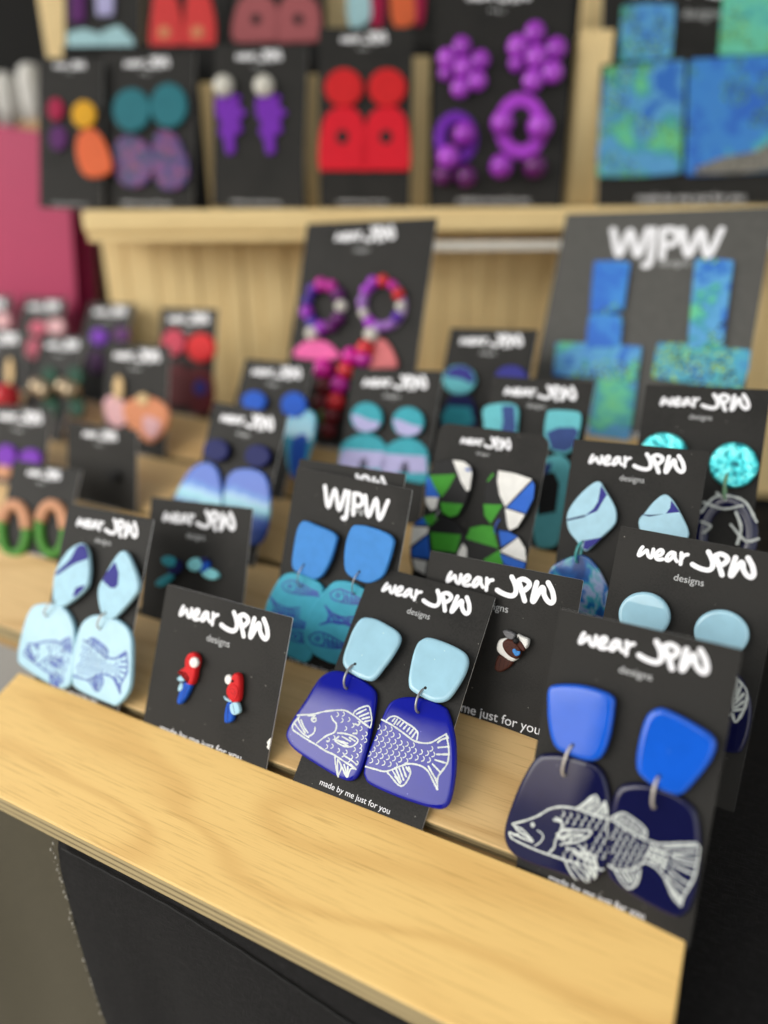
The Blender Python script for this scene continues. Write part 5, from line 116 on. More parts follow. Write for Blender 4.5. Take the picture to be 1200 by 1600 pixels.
('drop_earring','t2','right coral red rounded earring,on the upper tier',[('slab','drop','coral_red_clay',0.4,2.4,0.9,[[0.73,3.61],[1.6,24.77],[5.33,41.51],[15.74,42.49],[22.51,29.3],[25.08,12.56],[21.9,-1.08],[9.89,-0.47]],[],None),('slab','spot','peach_clay',2,1.4,0.5,[[16.22,12.13],[14.85,9.12],[11.48,7.81],[8.09,8.98],[6.67,11.95],[8.05,14.96],[11.42,16.26],[14.8,15.09]],[],None)]),
('drop_earring','t3','left dusty pink arch earring with hole,on the upper tier',[('slab','arch','dusty_clay',0.4,2.4,0.9,[[-31.38,5.96],[-30.33,23.52],[-22.75,35.14],[-11.01,36.89],[-0.2,29.61],[2.72,15.57],[1.85,6.38],[-13.31,4.51]],[('black_clay',[[-10.5,19.58],[-11.6,16.92],[-14.27,15.79],[-16.95,16.86],[-18.05,19.5],[-16.95,22.15],[-14.28,23.27],[-11.61,22.21]])],None)]),
('drop_earring','t3','right dusty pink arch earring with hole,on the upper tier',[('slab','arch','dusty_clay',0.4,2.4,0.9,[[-0.05,6.35],[0.78,23.84],[8.17,35.43],[19.8,37.17],[30.62,29.91],[33.7,15.93],[32.95,6.77],[17.92,4.9]],[('black_clay',[[20.52,19.92],[19.46,17.27],[16.82,16.15],[14.15,17.21],[13.02,19.84],[14.09,22.48],[16.72,23.6],[19.39,22.54]])],None)]),
('drop_earring','t4','left pale blue and red earring,on the upper tier card',[('slab','drop','ice_clay',0.4,2.2,0.8,[[-30.17,39.09],[-16.36,39.92],[-13.01,22.9],[-20.86,13.86],[-30.18,15.48]],[],None),('slab','edge','crimson_clay',0.4,2.2,0.8,[[-14.97,39.12],[-4.85,39.14],[-5.51,15.55],[-12.95,14.71]],[],None)]),
('drop_earring','t4','right orange red earring,on the upper tier card',[('slab','drop','orange_clay',0.4,2.2,0.8,[[0.67,39.15],[13.53,39.98],[18.4,27.05],[16.32,15.61],[2.39,15.57]],[],None),('slab','edge','crimson_clay',0.4,2.2,0.8,[[17.22,39.18],[24.56,39.19],[24.15,18.09],[18.62,16.44]],[],None)])]
# ---------------------------------------------------------------- materials
MATS = {}
def nodes(name):
    m = bpy.data.materials.new(name); m.use_nodes = True
    t = m.node_tree; return m, t, t.nodes['Principled BSDF']
def N_(t, kind, **kw):
    n = t.nodes.new(kind)
    for k, v in kw.items():
        if k in n.inputs: n.inputs[k].default_value = v
        else: setattr(n, k, v)
    return n
def coords(t, scale=(1,1,1), rnd=True):
    tc = N_(t, 'ShaderNodeTexCoord'); mp = N_(t, 'ShaderNodeMapping'); mp.inputs['Scale'].default_value = scale
    t.links.new(tc.outputs['Object'], mp.inputs['Vector'])
    if rnd:
        oi = N_(t, 'ShaderNodeObjectInfo'); ml = N_(t, 'ShaderNodeMath', operation='MULTIPLY'); ml.inputs[1].default_value = 7.3
        t.links.new(oi.outputs['Random'], ml.inputs[0]); cb = N_(t, 'ShaderNodeCombineXYZ')
        for i in range(3): t.links.new(ml.outputs[0], cb.inputs[i])
        t.links.new(cb.outputs[0], mp.inputs['Location'])
    return mp.outputs[0]
def ramp(t, fac, stops, interp='LINEAR'):
    r = N_(t, 'ShaderNodeValToRGB'); r.color_ramp.interpolation = interp
    while len(r.color_ramp.elements) < len(stops): r.color_ramp.elements.new(0.5)
    for e, (p, c) in zip(r.color_ramp.elements, stops):
        e.position = p; e.color = (*c, 1) if len(c) == 3 else c
    t.links.new(fac, r.inputs[0]); return r.outputs[0]
def bump(t, b, height, strength, dist):
    n = N_(t, 'ShaderNodeBump', Strength=strength, Distance=dist); t.links.new(height, n.inputs['Height']); t.links.new(n.outputs[0], b.inputs['Normal'])
def plain(name, col, rough=.45, var=.06, bscale=900., bstr=.05, spec=.5, metal=0.):
    """solid coloured clay, card, paint: slight mottling and a fine surface grain"""
    m, t, b = nodes(name)
    v = coords(t); nz = N_(t, 'ShaderNodeTexNoise', Scale=220., Detail=3.); t.links.new(v, nz.inputs['Vector'])
    lo = tuple(c*(1-var) for c in col); hi = tuple(min(1, c*(1+var)) for c in col)
    t.links.new(ramp(t, nz.outputs[0], [(.3, lo), (.7, hi)]), b.inputs['Base Color'])
    b.inputs['Roughness'].default_value = rough; b.inputs['Specular IOR Level'].default_value = spec; b.inputs['Metallic'].default_value = metal
    n2 = N_(t, 'ShaderNodeTexNoise', Scale=bscale, Detail=2.); t.links.new(v, n2.inputs['Vector']); bump(t, b, n2.outputs[0], bstr, .0004)
    MATS[name] = m; return m
def resin(name, col, var=.05):
    m, t, b = nodes(name); v = coords(t)
    nz = N_(t, 'ShaderNodeTexNoise', Scale=160., Detail=3.); t.links.new(v, nz.inputs['Vector'])
    lo = tuple(c*(1-var) for c in col); hi = tuple(min(1, c*(1+var)) for c in col)
    t.links.new(ramp(t, nz.outputs[0], [(.3, lo), (.7, hi)]), b.inputs['Base Color'])
    b.inputs['Roughness'].default_value = .35; b.inputs['Specular IOR Level'].default_value = .0
    vo = N_(t, 'ShaderNodeTexVoronoi', Scale=230.); t.links.new(v, vo.inputs['Vector']); lt = N_(t, 'ShaderNodeMath', operation='LESS_THAN'); lt.inputs[1].default_value = .055
    t.links.new(vo.outputs['Distance'], lt.inputs[0]); ld = b.inputs['Base Color'].links[0].from_socket; mx = N_(t, 'ShaderNodeMix', data_type='RGBA')   # specks caught in the glaze
    t.links.new(lt.outputs[0], mx.inputs['Factor']); t.links.new(ld, mx.inputs['A']); mx.inputs['B'].default_value = (*[min(.8, c*1.5+.10) for c in col], 1); t.links.new(mx.outputs['Result'], b.inputs['Base Color'])
    b.inputs['Coat Weight'].default_value = 1; b.inputs['Coat Roughness'].default_value = .01; b.inputs['Coat IOR'].default_value = 1.40 if name.startswith('cobalt') else 1.5
    n2 = N_(t, 'ShaderNodeTexNoise', Scale=70., Detail=1.); t.links.new(v, n2.inputs['Vector'])
    n = N_(t, 'ShaderNodeBump', Strength=.05, Distance=.0006); t.links.new(n2.outputs[0], n.inputs['Height']); t.links.new(n.outputs[0], b.inputs['Coat Normal'])
    MATS[name] = m; return m
def patterned(name, stops, scale, detail=4., rough=.3, coat=.0, voro=0, vs=(0,0,0), stretch=(1,1,1)):
    m, t, b = nodes(name); v = coords(t, stretch)
    nz = N_(t, 'ShaderNodeTexNoise', Scale=scale, Detail=detail, Roughness=.62, Distortion=.6); t.links.new(v, nz.inputs['Vector'])
    out = ramp(t, nz.outputs[0], stops)
    if voro:
        vo = N_(t, 'ShaderNodeTexVoronoi', Scale=voro); t.links.new(v, vo.inputs['Vector'])
        n3 = N_(t, 'ShaderNodeTexNoise', Scale=scale*.8, Detail=2.); n3.inputs['Vector'].default_value = (0,0,0); t.links.new(v, n3.inputs['Vector'])
        lt = N_(t, 'ShaderNodeMath', operation='LESS_THAN'); t.links.new(vo.outputs['Distance'], lt.inputs[0]); lt.inputs[1].default_value = .42
        gt = N_(t, 'ShaderNodeMath', operation='GREATER_THAN'); t.links.new(n3.outputs[0], gt.inputs[0]); gt.inputs[1].default_value = vs[0]
        mu = N_(t, 'ShaderNodeMath', operation='MULTIPLY'); t.links.new(lt.outputs[0], mu.inputs[0]); t.links.new(gt.outputs[0], mu.inputs[1])
        mx = N_(t, 'ShaderNodeMix', data_type='RGBA'); t.links.new(mu.outputs[0], mx.inputs['Factor']); t.links.new(out, mx.inputs['A'])
        t.links.new(ramp(t, vo.outputs['Color'], [(.35, vs[1]), (.65, vs[2])]), mx.inputs['B']); out = mx.outputs['Result']
    t.links.new(out, b.inputs['Base Color']); b.inputs['Roughness'].default_value = rough; b.inputs['Coat Weight'].default_value = coat
    b.inputs['Coat Roughness'].default_value = .04
    MATS[name] = m; return m
CLAY = dict(pale_blue=(.40,.64,.77), indigo=(.035,.035,.24), navy=(.012,.016,.10), royal=(.012,.09,.50), sky=(.055,.24,.62), blue=(.025,.13,.58),
  red=(.62,.018,.022), dark_red=(.36,.01,.014), white=(.80,.79,.76), black=(.016,.016,.017), brown=(.065,.020,.013), dark_brown=(.03,.01,.008), gray=(.16,.16,.17),
  teal=(.04,.34,.42), mint=(.25,.66,.72), aqua=(.13,.48,.54), slate=(.035,.07,.23), lilac=(.42,.40,.66), green=(.055,.32,.03), leaf=(.06,.22,.03), tan=(.55,.27,.15),
  shaded_teal=(.022,.16,.20), sea=(.06,.36,.50), pink=(.75,.12,.36), coral=(.60,.16,.17), violet=(.17,.025,.42), plum=(.10,.02,.13), pale_pink=(.66,.38,.40), peach=(.62,.24,.12), dark_green=(.006,.055,.03), rose=(.55,.10,.16),  # the darker teal carries the upper shelf's weaker light in its colour
  rose_red=(.52,.05,.09), maroon=(.13,.02,.025), crimson=(.35,.012,.06), yellow=(.70,.36,.02), orange=(.72,.14,.05), bright_red=(.68,.012,.028), orchid=(.42,.06,.62), ice=(.36,.58,.63),
  coral_red=(.62,.05,.05), dusty=(.36,.10,.11))
for k_, c_ in CLAY.items(): plain(k_+'_clay', c_, rough=.48, bstr=.12, spec=.14)
for k_, c_ in dict(purple=(.33,.035,.50), magenta=(.50,.02,.32), violet=(.10,.02,.36), indigo=(.07,.03,.34), silver=(.60,.58,.52), pink=(.7,.1,.35), red=(.6,.02,.03), hot_pink=(.62,.01,.32), dark_red=(.13,.005,.012),
                   green=(.03,.22,.04), lilac=(.36,.16,.55), gold=(.42,.33,.22), orchid=(.42,.06,.62), plum=(.12,.01,.14)).items():
    plain(k_+'_bead', c_, rough=.13, bstr=.02, metal=.7 if k_ in ('gold',) else 0)
for k_, c_ in dict(pale_blue=(.34,.58,.71), cobalt=(.004,.008,.28), royal=(.008,.10,.60), navy=(.006,.007,.045), aqua=(.06,.36,.52), dark_plum=(.03,.008,.04), lilac=(.36,.22,.46)).items(): resin(k_+'_resin', c_)
plain('white_paint', (.58,.62,.60), .3, .14, 400, .2)
plain('white_print', (.84,.84,.88), .55, .02)
plain('gray_print', (.55,.56,.57), .55, .02)
plain('blue_ink', (.02,.06,.34), .4, .2)
plain('gold_metal', (.36,.25,.12), .45, metal=.5)
plain('ring_dark', (.32,.32,.33), .3, metal=.7); plain('ring_pale', (.50,.46,.41), .38, metal=.35)
plain('ring_teal', (.07,.36,.36), .3); plain('ring_blue', (.04,.1,.4), .3); plain('ring_green', (.22,.42,.24), .3)
patterned('blue_swirl_resin', [(.36,(.008,.05,.22)), (.47,(.01,.12,.42)), (.53,(.05,.36,.44)), (.58,(.35,.42,.66)), (.66,(.01,.14,.45))], 75, 3., .2, 1.)
patterned('purple_marble', [(.36,(.008,.004,.06)), (.46,(.02,.005,.14)), (.56,(.14,.006,.17)), (.68,(.14,.02,.02))], 140, 3., .35)
DOT = ((.47), (.02,.03,.05), (.30,.62,.06))
patterned('reef_blue', [(.44,(.02,.14,.58)), (.50,(.04,.24,.66)), (.60,(.04,.22,.62)), (.63,(.06,.38,.52)), (.68,(.10,.52,.36))], 40, 6., .5, 0, 480, (.535, (.004,.012,.03), (.12,.42,.06)))
patterned('reef_mix', [(.40,(.02,.15,.56)), (.45,(.10,.36,.66)), (.52,(.08,.32,.60)), (.55,(.04,.30,.36)), (.60,(.10,.52,.34)), (.70,(.16,.56,.20))], 40, 6., .5, 0, 430, (.52, (.004,.02,.03), (.22,.55,.04)))
patterned('reef_green', [(.38,(.06,.40,.42)), (.46,(.14,.60,.44)), (.58,(.12,.54,.36)), (.66,(.16,.56,.16))], 55, 6., .5, 0, 480, (.53, (.01,.08,.06), (.25,.52,.03)))
patterned('reef_speckle', [(.40,(.04,.22,.52)), (.46,(.07,.38,.52)), (.54,(.05,.30,.42)), (.60,(.12,.56,.44)), (.68,(.02,.12,.5))], 44, 6., .5, 0, 380, (.46, (.003,.007,.03), (.34,.58,.06)))
patterned('reef_gravel', [(.4,(.03,.03,.03)), (.6,(.35,.33,.28))], 700, 2., .7)
# blue to aqua fade painted down the arches
m, t, b = nodes('ocean_gradient'); tc = N_(t, 'ShaderNodeTexCoord'); sx = N_(t, 'ShaderNodeSeparateXYZ'); t.links.new(tc.outputs['Object'], sx.inputs[0])
mr = N_(t, 'ShaderNodeMapRange'); mr.inputs['From Min'].default_value = -.020; mr.inputs['From Max'].default_value = .0015; t.links.new(sx.outputs['Y'], mr.inputs['Value'])
nz = N_(t, 'ShaderNodeTexNoise', Scale=120., Detail=2.); t.links.new(tc.outputs['Object'], nz.inputs['Vector'])
ma = N_(t, 'ShaderNodeMath', operation='MULTIPLY_ADD'); ma.inputs[1].default_value = .22; t.links.new(nz.outputs[0], ma.inputs[0]); t.links.new(mr.outputs[0], ma.inputs[2])
t.links.new(ramp(t, ma.outputs[0], [(.15,(.01,.06,.34)), (.40,(.22,.56,.66)), (.58,(.28,.50,.74)), (.70,(.04,.20,.62)), (.86,(.008,.09,.50))]), b.inputs['Base Color'])
b.inputs['Roughness'].default_value = .3; b.inputs['Coat Weight'].default_value = .15; MATS['ocean_gradient'] = m
# crinkled turquoise foil
m, t, b = nodes('turquoise_foil'); v = coords(t)
nz = N_(t, 'ShaderNodeTexNoise', Scale=330., Detail=3.); t.links.new(v, nz.inputs['Vector'])
t.links.new(ramp(t, nz.outputs[0], [(.34,(.01,.16,.2)), (.46,(.05,.62,.68)), (.62,(.20,.86,.86))]), b.inputs['Base Color'])
b.inputs['Metallic'].default_value = .55; b.inputs['Roughness'].default_value = .3; bump(t, b, nz.outputs[0], .8, .0012); MATS['turquoise_foil'] = m
# black card with paper tooth and its pale cut edge
m, t, b = nodes('card_black'); v = coords(t)
nz = N_(t, 'ShaderNodeTexNoise', Scale=1500., Detail=3.); t.links.new(v, nz.inputs['Vector'])
n2 = N_(t, 'ShaderNodeTexNoise', Scale=45., Detail=4.); t.links.new(v, n2.inputs['Vector'])
mxn = N_(t, 'ShaderNodeMath', operation='ADD'); t.links.new(nz.outputs[0], mxn.inputs[0]); t.links.new(n2.outputs[0], mxn.inputs[1])
t.links.new(ramp(t, mxn.outputs[0], [(.8,(.0125,.012,.011)), (1.2,(.0195,.0185,.017))]), b.inputs['Base Color'])
b.inputs['Roughness'].default_value = .62; b.inputs['Specular IOR Level'].default_value = .24; bump(t, b, nz.outputs[0], .25, .0003); MATS['card_black'] = m
vo = N_(t, 'ShaderNodeTexVoronoi', Scale=190.); t.links.new(v, vo.inputs['Vector']); lt = N_(t, 'ShaderNodeMath', operation='LESS_THAN'); lt.inputs[1].default_value = .045; t.links.new(vo.outputs['Distance'], lt.inputs[0])
ld = b.inputs['Base Color'].links[0].from_socket; mx = N_(t, 'ShaderNodeMix', data_type='RGBA'); t.links.new(lt.outputs[0], mx.inputs['Factor']); t.links.new(ld, mx.inputs['A']); mx.inputs['B'].default_value = (.22,.21,.19,1); t.links.new(mx.outputs['Result'], b.inputs['Base Color'])
plain('card_glare', (.075,.073,.067), .6, .1)  # black card with the sky glare put into a lighter base colour
plain('card_edge', (.72,.71,.70), .7, .25)
# light plywood: cathedral figure, long pores, faint knots of warmer tone
def wood(name, base, dark, figure=1., edge=False):
    m, t, b = nodes(name)
    v = coords(t, (1, 1, 1))
    ms = N_(t, 'ShaderNodeMapping'); ms.inputs['Scale'].default_value = (4.2, 21, 21); t.links.new(v, ms.inputs['Vector'])
    n1 = N_(t, 'ShaderNodeTexNoise', Scale=1.0, Detail=2., Roughness=.35, Distortion=.2); t.links.new(ms.outputs[0], n1.inputs['Vector'])
    mul = N_(t, 'ShaderNodeMath', operation='MULTIPLY'); mul.inputs[1].default_value = 42.; t.links.new(n1.outputs[0], mul.inputs[0])
    sn = N_(t, 'ShaderNodeMath', operation='SINE'); t.links.new(mul.outputs[0], sn.inputs[0])
    pw = N_(t, 'ShaderNodeMath', operation='MULTIPLY_ADD'); pw.inputs[1].default_value = .5; pw.inputs[2].default_value = .5; t.links.new(sn.outputs[0], pw.inputs[0])
    p3 = N_(t, 'ShaderNodeMath', operation='POWER'); p3.inputs[1].default_value = 4.5; t.links.new(pw.outputs[0], p3.inputs[0])
    mp = N_(t, 'ShaderNodeMapping'); mp.inputs['Scale'].default_value = (38, 1500, 1500); t.links.new(v, mp.inputs['Vector'])
    n2 = N_(t, 'ShaderNodeTexNoise', Scale=1., Detail=4., Roughness=.6); t.links.new(mp.outputs[0], n2.inputs['Vector'])
    mb = N_(t, 'ShaderNodeMapping'); mb.inputs['Scale'].default_value = (7, 42, 42); t.links.new(v, mb.inputs['Vector'])
    n3 = N_(t, 'ShaderNodeTexNoise', Scale=1., Detail=2.); t.links.new(mb.outputs[0], n3.inputs['Vector'])
    mid = tuple(a*.86+c*.14 for a, c in zip(base, dark))
    c1 = ramp(t, n3.outputs[0], [(.3, mid), (.62, base)])
    mx = N_(t, 'ShaderNodeMix', data_type='RGBA'); f1 = N_(t, 'ShaderNodeMath', operation='MULTIPLY'); f1.inputs[1].default_value = .62*figure; t.links.new(p3.outputs[0], f1.inputs[0])
    t.links.new(f1.outputs[0], mx.inputs['Factor']); t.links.new(c1, mx.inputs['A']); mx.inputs['B'].default_value = (*dark, 1)
    pore = ramp(t, n2.outputs[0], [(.32, (.74,.69,.62)), (.47, (1,1,1)), (.70, (1.0,1.0,1.0))])
    mm = N_(t, 'ShaderNodeMix', data_type='RGBA', blend_type='MULTIPLY'); mm.inputs['Factor'].default_value = .75
    t.links.new(mx.outputs['Result'], mm.inputs['A']); t.links.new(pore, mm.inputs['B'])
    t.links.new(mm.outputs['Result'], b.inputs['Base Color']); b.inputs['Roughness'].default_value = .46; b.inputs['Specular IOR Level'].default_value = .4
    bump(t, b, n2.outputs[0], .25, .0003); MATS[name] = m
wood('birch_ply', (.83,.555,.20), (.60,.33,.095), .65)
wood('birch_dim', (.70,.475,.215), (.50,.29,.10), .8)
wood('pale_pine', (.90,.69,.35), (.70,.48,.20), .4)
# plywood edge: thin glue lines between the plies
m, t, b = nodes('ply_edge'); v = coords(t, (1,1,1), False)
sx = N_(t, 'ShaderNodeSeparateXYZ'); t.links.new(v, sx.inputs[0])
fr = N_(t, 'ShaderNodeMath', operation='MULTIPLY'); fr.inputs[1].default_value = 1/.0014; t.links.new(sx.outputs['Z'], fr.inputs[0])
f2 = N_(t, 'ShaderNodeMath', operation='PINGPONG'); f2.inputs[1].default_value = 1.; t.links.new(fr.outputs[0], f2.inputs[0])
mp = N_(t, 'ShaderNodeMapping'); mp.inputs['Scale'].default_value = (60, 500, 900); t.links.new(v, mp.inputs['Vector'])
nz = N_(t, 'ShaderNodeTexNoise', Scale=1., Detail=4.); t.links.new(mp.outputs[0], nz.inputs['Vector'])
ad = N_(t, 'ShaderNodeMath', operation='MULTIPLY_ADD'); ad.inputs[1].default_value = .5; t.links.new(nz.outputs[0], ad.inputs[0]); t.links.new(f2.outputs[0], ad.inputs[2])
t.links.new(ramp(t, ad.outputs[0], [(.16,(.05,.035,.02)), (.34,(.19,.14,.07)), (.62,(.34,.265,.135)), (1.1,(.42,.33,.17))]), b.inputs['Base Color']); b.inputs['Roughness'].default_value = .7
bump(t, b, nz.outputs[0], .4, .0006); MATS['ply_edge'] = m
# black woven tablecloth
def cloth(name, col, hi, f=1.):
    m, t, b = nodes(name); v = coords(t, (1,1,1), False)
    outs = []
    for sc3 in ((260*f, 2600*f, 2600*f), (2600*f, 260*f, 260*f)):
        mp = N_(t, 'ShaderNodeMapping'); mp.inputs['Scale'].default_value = sc3; t.links.new(v, mp.inputs['Vector'])
        nz = N_(t, 'ShaderNodeTexNoise', Scale=1., Detail=2., Roughness=.5); t.links.new(mp.outputs[0], nz.inputs['Vector']); outs.append(nz.outputs[0])
    mxx = N_(t, 'ShaderNodeMath', operation='MAXIMUM'); t.links.new(outs[0], mxx.inputs[0]); t.links.new(outs[1], mxx.inputs[1])
    t.links.new(ramp(t, mxx.outputs[0], [(.52, col), (.78, hi)]), b.inputs['Base Color']); b.inputs['Roughness'].default_value = .8; b.inputs['Specular IOR Level'].default_value = .25
    b.inputs['Sheen Weight'].default_value = .02
    bump(t, b, mxx.outputs[0], .5, .0006); MATS[name] = m
cloth('black_cloth', (.003,.0027,.003), (.016,.015,.016))
cloth('olive_cloth', (.062,.053,.033), (.09,.078,.05), .7)
plain('stitch_thread', (.34,.32,.27), .8); plain('black_thread', (.005,.005,.005), .8)
plain('bag_magenta', (.37,.013,.082), .6, .05, 300, .1); plain('kraft', (.42,.26,.12), .75, .1); plain('tissue_white', (.66,.65,.62), .8, .08)
m, t, b = nodes('canopy_fabric'); b.inputs['Base Color'].default_value = (.5,.5,.5,1)      # light-passing tent cloth
tl_ = N_(t, 'ShaderNodeBsdfTranslucent'); tl_.inputs[0].default_value = (.20,.20,.195,1); t.links.new(tl_.outputs[0], t.nodes['Material Output'].inputs[0]); MATS['canopy_fabric'] = m
plain('backdrop_black', (.006,.006,.006), .9); plain('white_rail', (.84,.80,.72), .5)
plain('ground_dirt', (.30,.28,.25), .9, .2, 20, .3); plain('dark_blocker', (.03,.032,.036), .8)
# ---------------------------------------------------------------- helpers
MM = 0.001
def link(name, me, mat=None, parent=None, mw=None):
    o = bpy.data.objects.new(name, me); COL.objects.link(o)
    if me is not None and mat is not None:
        for mm_ in (mat if isinstance(mat, (list, tuple)) else [mat]): me.materials.append(MATS[mm_])
    if parent is not None: o.parent = parent
    if mw is not None: o.matrix_world = mw
    return o
def tag(o, label=None, cat=None, group=None, kind=None):
    for k, v in (('label',label),('category',cat),('group',group),('kind',kind)):
        if v: o[k] = v
    return o
def mesh(name, vs, fs, smooth=False, mats=None):
    me = bpy.data.meshes.new(name); me.from_pydata([tuple(v) for v in vs], [], fs); me.update()
    if smooth: me.polygons.foreach_set('use_smooth', [True]*len(me.polygons))
    if mats is not None: me.polygons.foreach_set('material_index', mats)
    return me
def catmull(P, n=5, closed=True):
    P = np.array(P, float); L = len(P); out = []
    idx = range(L) if closed else range(L-1)
    for i in idx:
        p1 = P[i]; p2 = P[(i+1) % L]
        p0 = P[i-1] if closed or i > 0 else 2*p1-p2
        p3 = P[(i+2) % L] if closed or i+2 < L else 2*p2-p1
        for k in range(n):
            t = k/n
            out.append(.5*((2*p1)+(-p0+p2)*t+(2*p0-5*p1+4*p2-p3)*t*t+(-p0+3*p1-3*p2+p3)*t**3))
    if not closed: out.append(P[-1])
    return np.array(out)
def ccw(P):
    a = np.sum(P[:,0]*np.roll(P[:,1],-1)-np.roll(P[:,0],-1)*P[:,1])
    return P if a > 0 else P[::-1]
def inset(P, d):
    e1 = P-np.roll(P,1,0); e2 = np.roll(P,-1,0)-P
    n1 = np.stack([-e1[:,1],e1[:,0]],1); n2 = np.stack([-e2[:,1],e2[:,0]],1)
    n1 /= np.linalg.norm(n1,axis=1,keepdims=True)+1e-9; n2 /= np.linalg.norm(n2,axis=1,keepdims=True)+1e-9
    n = n1+n2; l = np.linalg.norm(n,axis=1,keepdims=True); n = n/(l+1e-9); c = np.clip((n*n1).sum(1,keepdims=True),.5,1)
    return P+n*d/c
STRAIGHT = {'square','top_square','top_bar','lower_bar','stem','base','cross_arm','strip','gravel_edge'}
def slab_data(pts, z0, th, rim, straight=False, dome=0., n=5):
    """outline -> closed piece with rounded rim; returns verts, faces, outline, height function"""
    P = np.array(pts, float)
    if straight:
        Q = []
        for i in range(len(P)):                          # denser straight polygon with eased corners
            a, b = P[i], P[(i+1) % len(P)]
            for t in (.06,.35,.65,.94): Q.append(a+(b-a)*t)
        P = np.array(Q)
    else: P = catmull(P, n)
    P = ccw(P); c = P.mean(0); rmin = np.min(np.linalg.norm(P-c,axis=1)); rim = min(rim, .42*rmin)
    prof = [(.22*rim,0),(.02*rim,.22),(0,.45),(.05*rim,.64),(.18*rim,.80),(.42*rim,.93),(.72*rim,.985),(rim,1.)]
    prof += [(rim*1.04, 1.), (rim*1.12, 1.)]
    rings = [np.column_stack([inset(P,d) if d > 1e-6 else P, np.full(len(P), z0+h*th)]) for d,h in prof]
    if dome:
        top = inset(P, rim*1.12)
        for f,h in ((.86,.35),(.62,.75),(.33,.95)): rings.append(np.column_stack([c+(top-c)*f, np.full(len(P), z0+th+dome*h)]))
    V = np.vstack(rings); L = len(P); F = []
    for r in range(len(rings)-1):
        for i in range(L): F.append((r*L+i, r*L+(i+1)%L, (r+1)*L+(i+1)%L, (r+1)*L+i))
    F.append(tuple((len(rings)-1)*L+i for i in range(L))); F.append(tuple(reversed(range(L))))
    xs = [d for d,h in prof[2:]]; hs_ = [z0+h*th for d,h in prof[2:]]
    def zf(x, y):
        p = np.array([x,y]); a = P; b = np.roll(P,-1,0); ab = b-a; t = np.clip(((p-a)*ab).sum(1)/((ab*ab).sum(1)+1e-9),0,1)
        d = np.min(np.linalg.norm(a+ab*t[:,None]-p,axis=1))
        cr = (a[:,1]>y) != (b[:,1]>y); xi = a[:,0]+(y-a[:,1])/(ab[:,1]+1e-12)*ab[:,0]
        ins = np.sum(cr & (x < xi)) % 2 == 1
        if not ins: return None
        z = float(np.interp(d, xs, hs_))
        if dome and d > rim: z += dome*min(1, (d-rim)/(rmin*.55))
        return (z if d > .28 else None)
    return V, F, zf
class Ribbons:
    """hand-drawn lines: slightly raised ribbons with round ends"""
    def __init__(s): s.v = []; s.f = []
    def add(s, line, hw, zf, step=None, rnd=None):
        P = catmull(line, 6, False) if len(line) > 2 else np.array([np.array(line[0])+(np.array(line[-1])-np.array(line[0]))*k/5 for k in range(6)])
        run = []
        runs = []
        for p in P:
            z = zf(p[0], p[1])
            if z is None:
                if len(run) > 1: runs.append(run)
                run = []
            else: run.append((p[0], p[1], z))
        if len(run) > 1: runs.append(run)
        for run in runs:
            Q = np.array(run); d = Q[1:,:2]-Q[:-1,:2]; l = np.linalg.norm(d,axis=1,keepdims=True)+1e-9; d = d/l
            T = np.vstack([d[:1], (d[:-1]+d[1:])/2 if len(d) > 1 else np.zeros((0,2)), d[-1:]]); T /= np.linalg.norm(T,axis=1,keepdims=True)+1e-9
            w = np.full(len(Q), hw)
            if rnd: w = w*np.array([rnd.uniform(.72,1.2) for _ in w])
            ext = []
            for f, wf in ((1.,.12),(.8,.58),(.42,.9)): ext.append((np.append(Q[0,:2]-T[0]*hw*f, Q[0,2]), T[0], hw*wf))
            body = [(Q[i], T[i], w[i]) for i in range(len(Q))]
            tail = [(np.append(Q[-1,:2]+T[-1]*hw*f, Q[-1,2]), T[-1], hw*wf) for f, wf in ((.42,.9),(.8,.58),(1.,.12))]
            base = len(s.v); rows = ext+body+tail
            for p, t_, ww in rows:
                nx, ny = -t_[1], t_[0]
                s.v += [(p[0]+nx*ww, p[1]+ny*ww, p[2]+.02), (p[0], p[1], p[2]+.02+min(.10, hw*.16)), (p[0]-nx*ww, p[1]-ny*ww, p[2]+.02)]
            for i in range(len(rows)-1):
                a = base+3*i
                s.f += [(a+1, a, a+3, a+4), (a+2, a+1, a+4, a+5)]
    def build(s, name, sc_=MM):
        return mesh(name, [tuple(c*sc_ for c in v) for v in s.v], s.f, True)
def box_data(x0,x1,y0,y1,z0,z1):
    v = [(x0,y0,z0),(x1,y0,z0),(x1,y1,z0),(x0,y1,z0),(x0,y0,z1),(x1,y0,z1),(x1,y1,z1),(x0,y1,z1)]
    return v, [(0,3,2,1),(4,5,6,7),(0,1,5,4),(1,2,6,5),(2,3,7,6),(3,0,4,7)]
def bevel_mesh(me, w, seg=2, ang=40):
    bm = bmesh.new(); bm.from_mesh(me)
    ed = [e for e in bm.edges if len(e.link_faces) == 2 and e.calc_face_angle(0) > R(ang)]
    bmesh.ops.bevel(bm, geom=ed, offset=w, segments=seg, profile=.5, affect='EDGES'); bm.to_mesh(me); bm.free(); return me
def ball_mesh(r, sz=1.):
    bm = bmesh.new(); bmesh.ops.create_uvsphere(bm, u_segments=16, v_segments=10, radius=r); bmesh.ops.scale(bm, vec=(1,1,sz), verts=bm.verts)
    me = bpy.data.meshes.new('bead'); bm.to_mesh(me); bm.free(); me.polygons.foreach_set('use_smooth', [True]*len(me.polygons)); return me
def frame(o, u, v):
    u = Vector(u).normalized(); v = (Vector(v)-Vector(v).dot(u)*u).normalized(); n = u.cross(v)
    return Matrix(((u.x,v.x,n.x,o[0]),(u.y,v.y,n.y,o[1]),(u.z,v.z,n.z,o[2]),(0,0,0,1)))
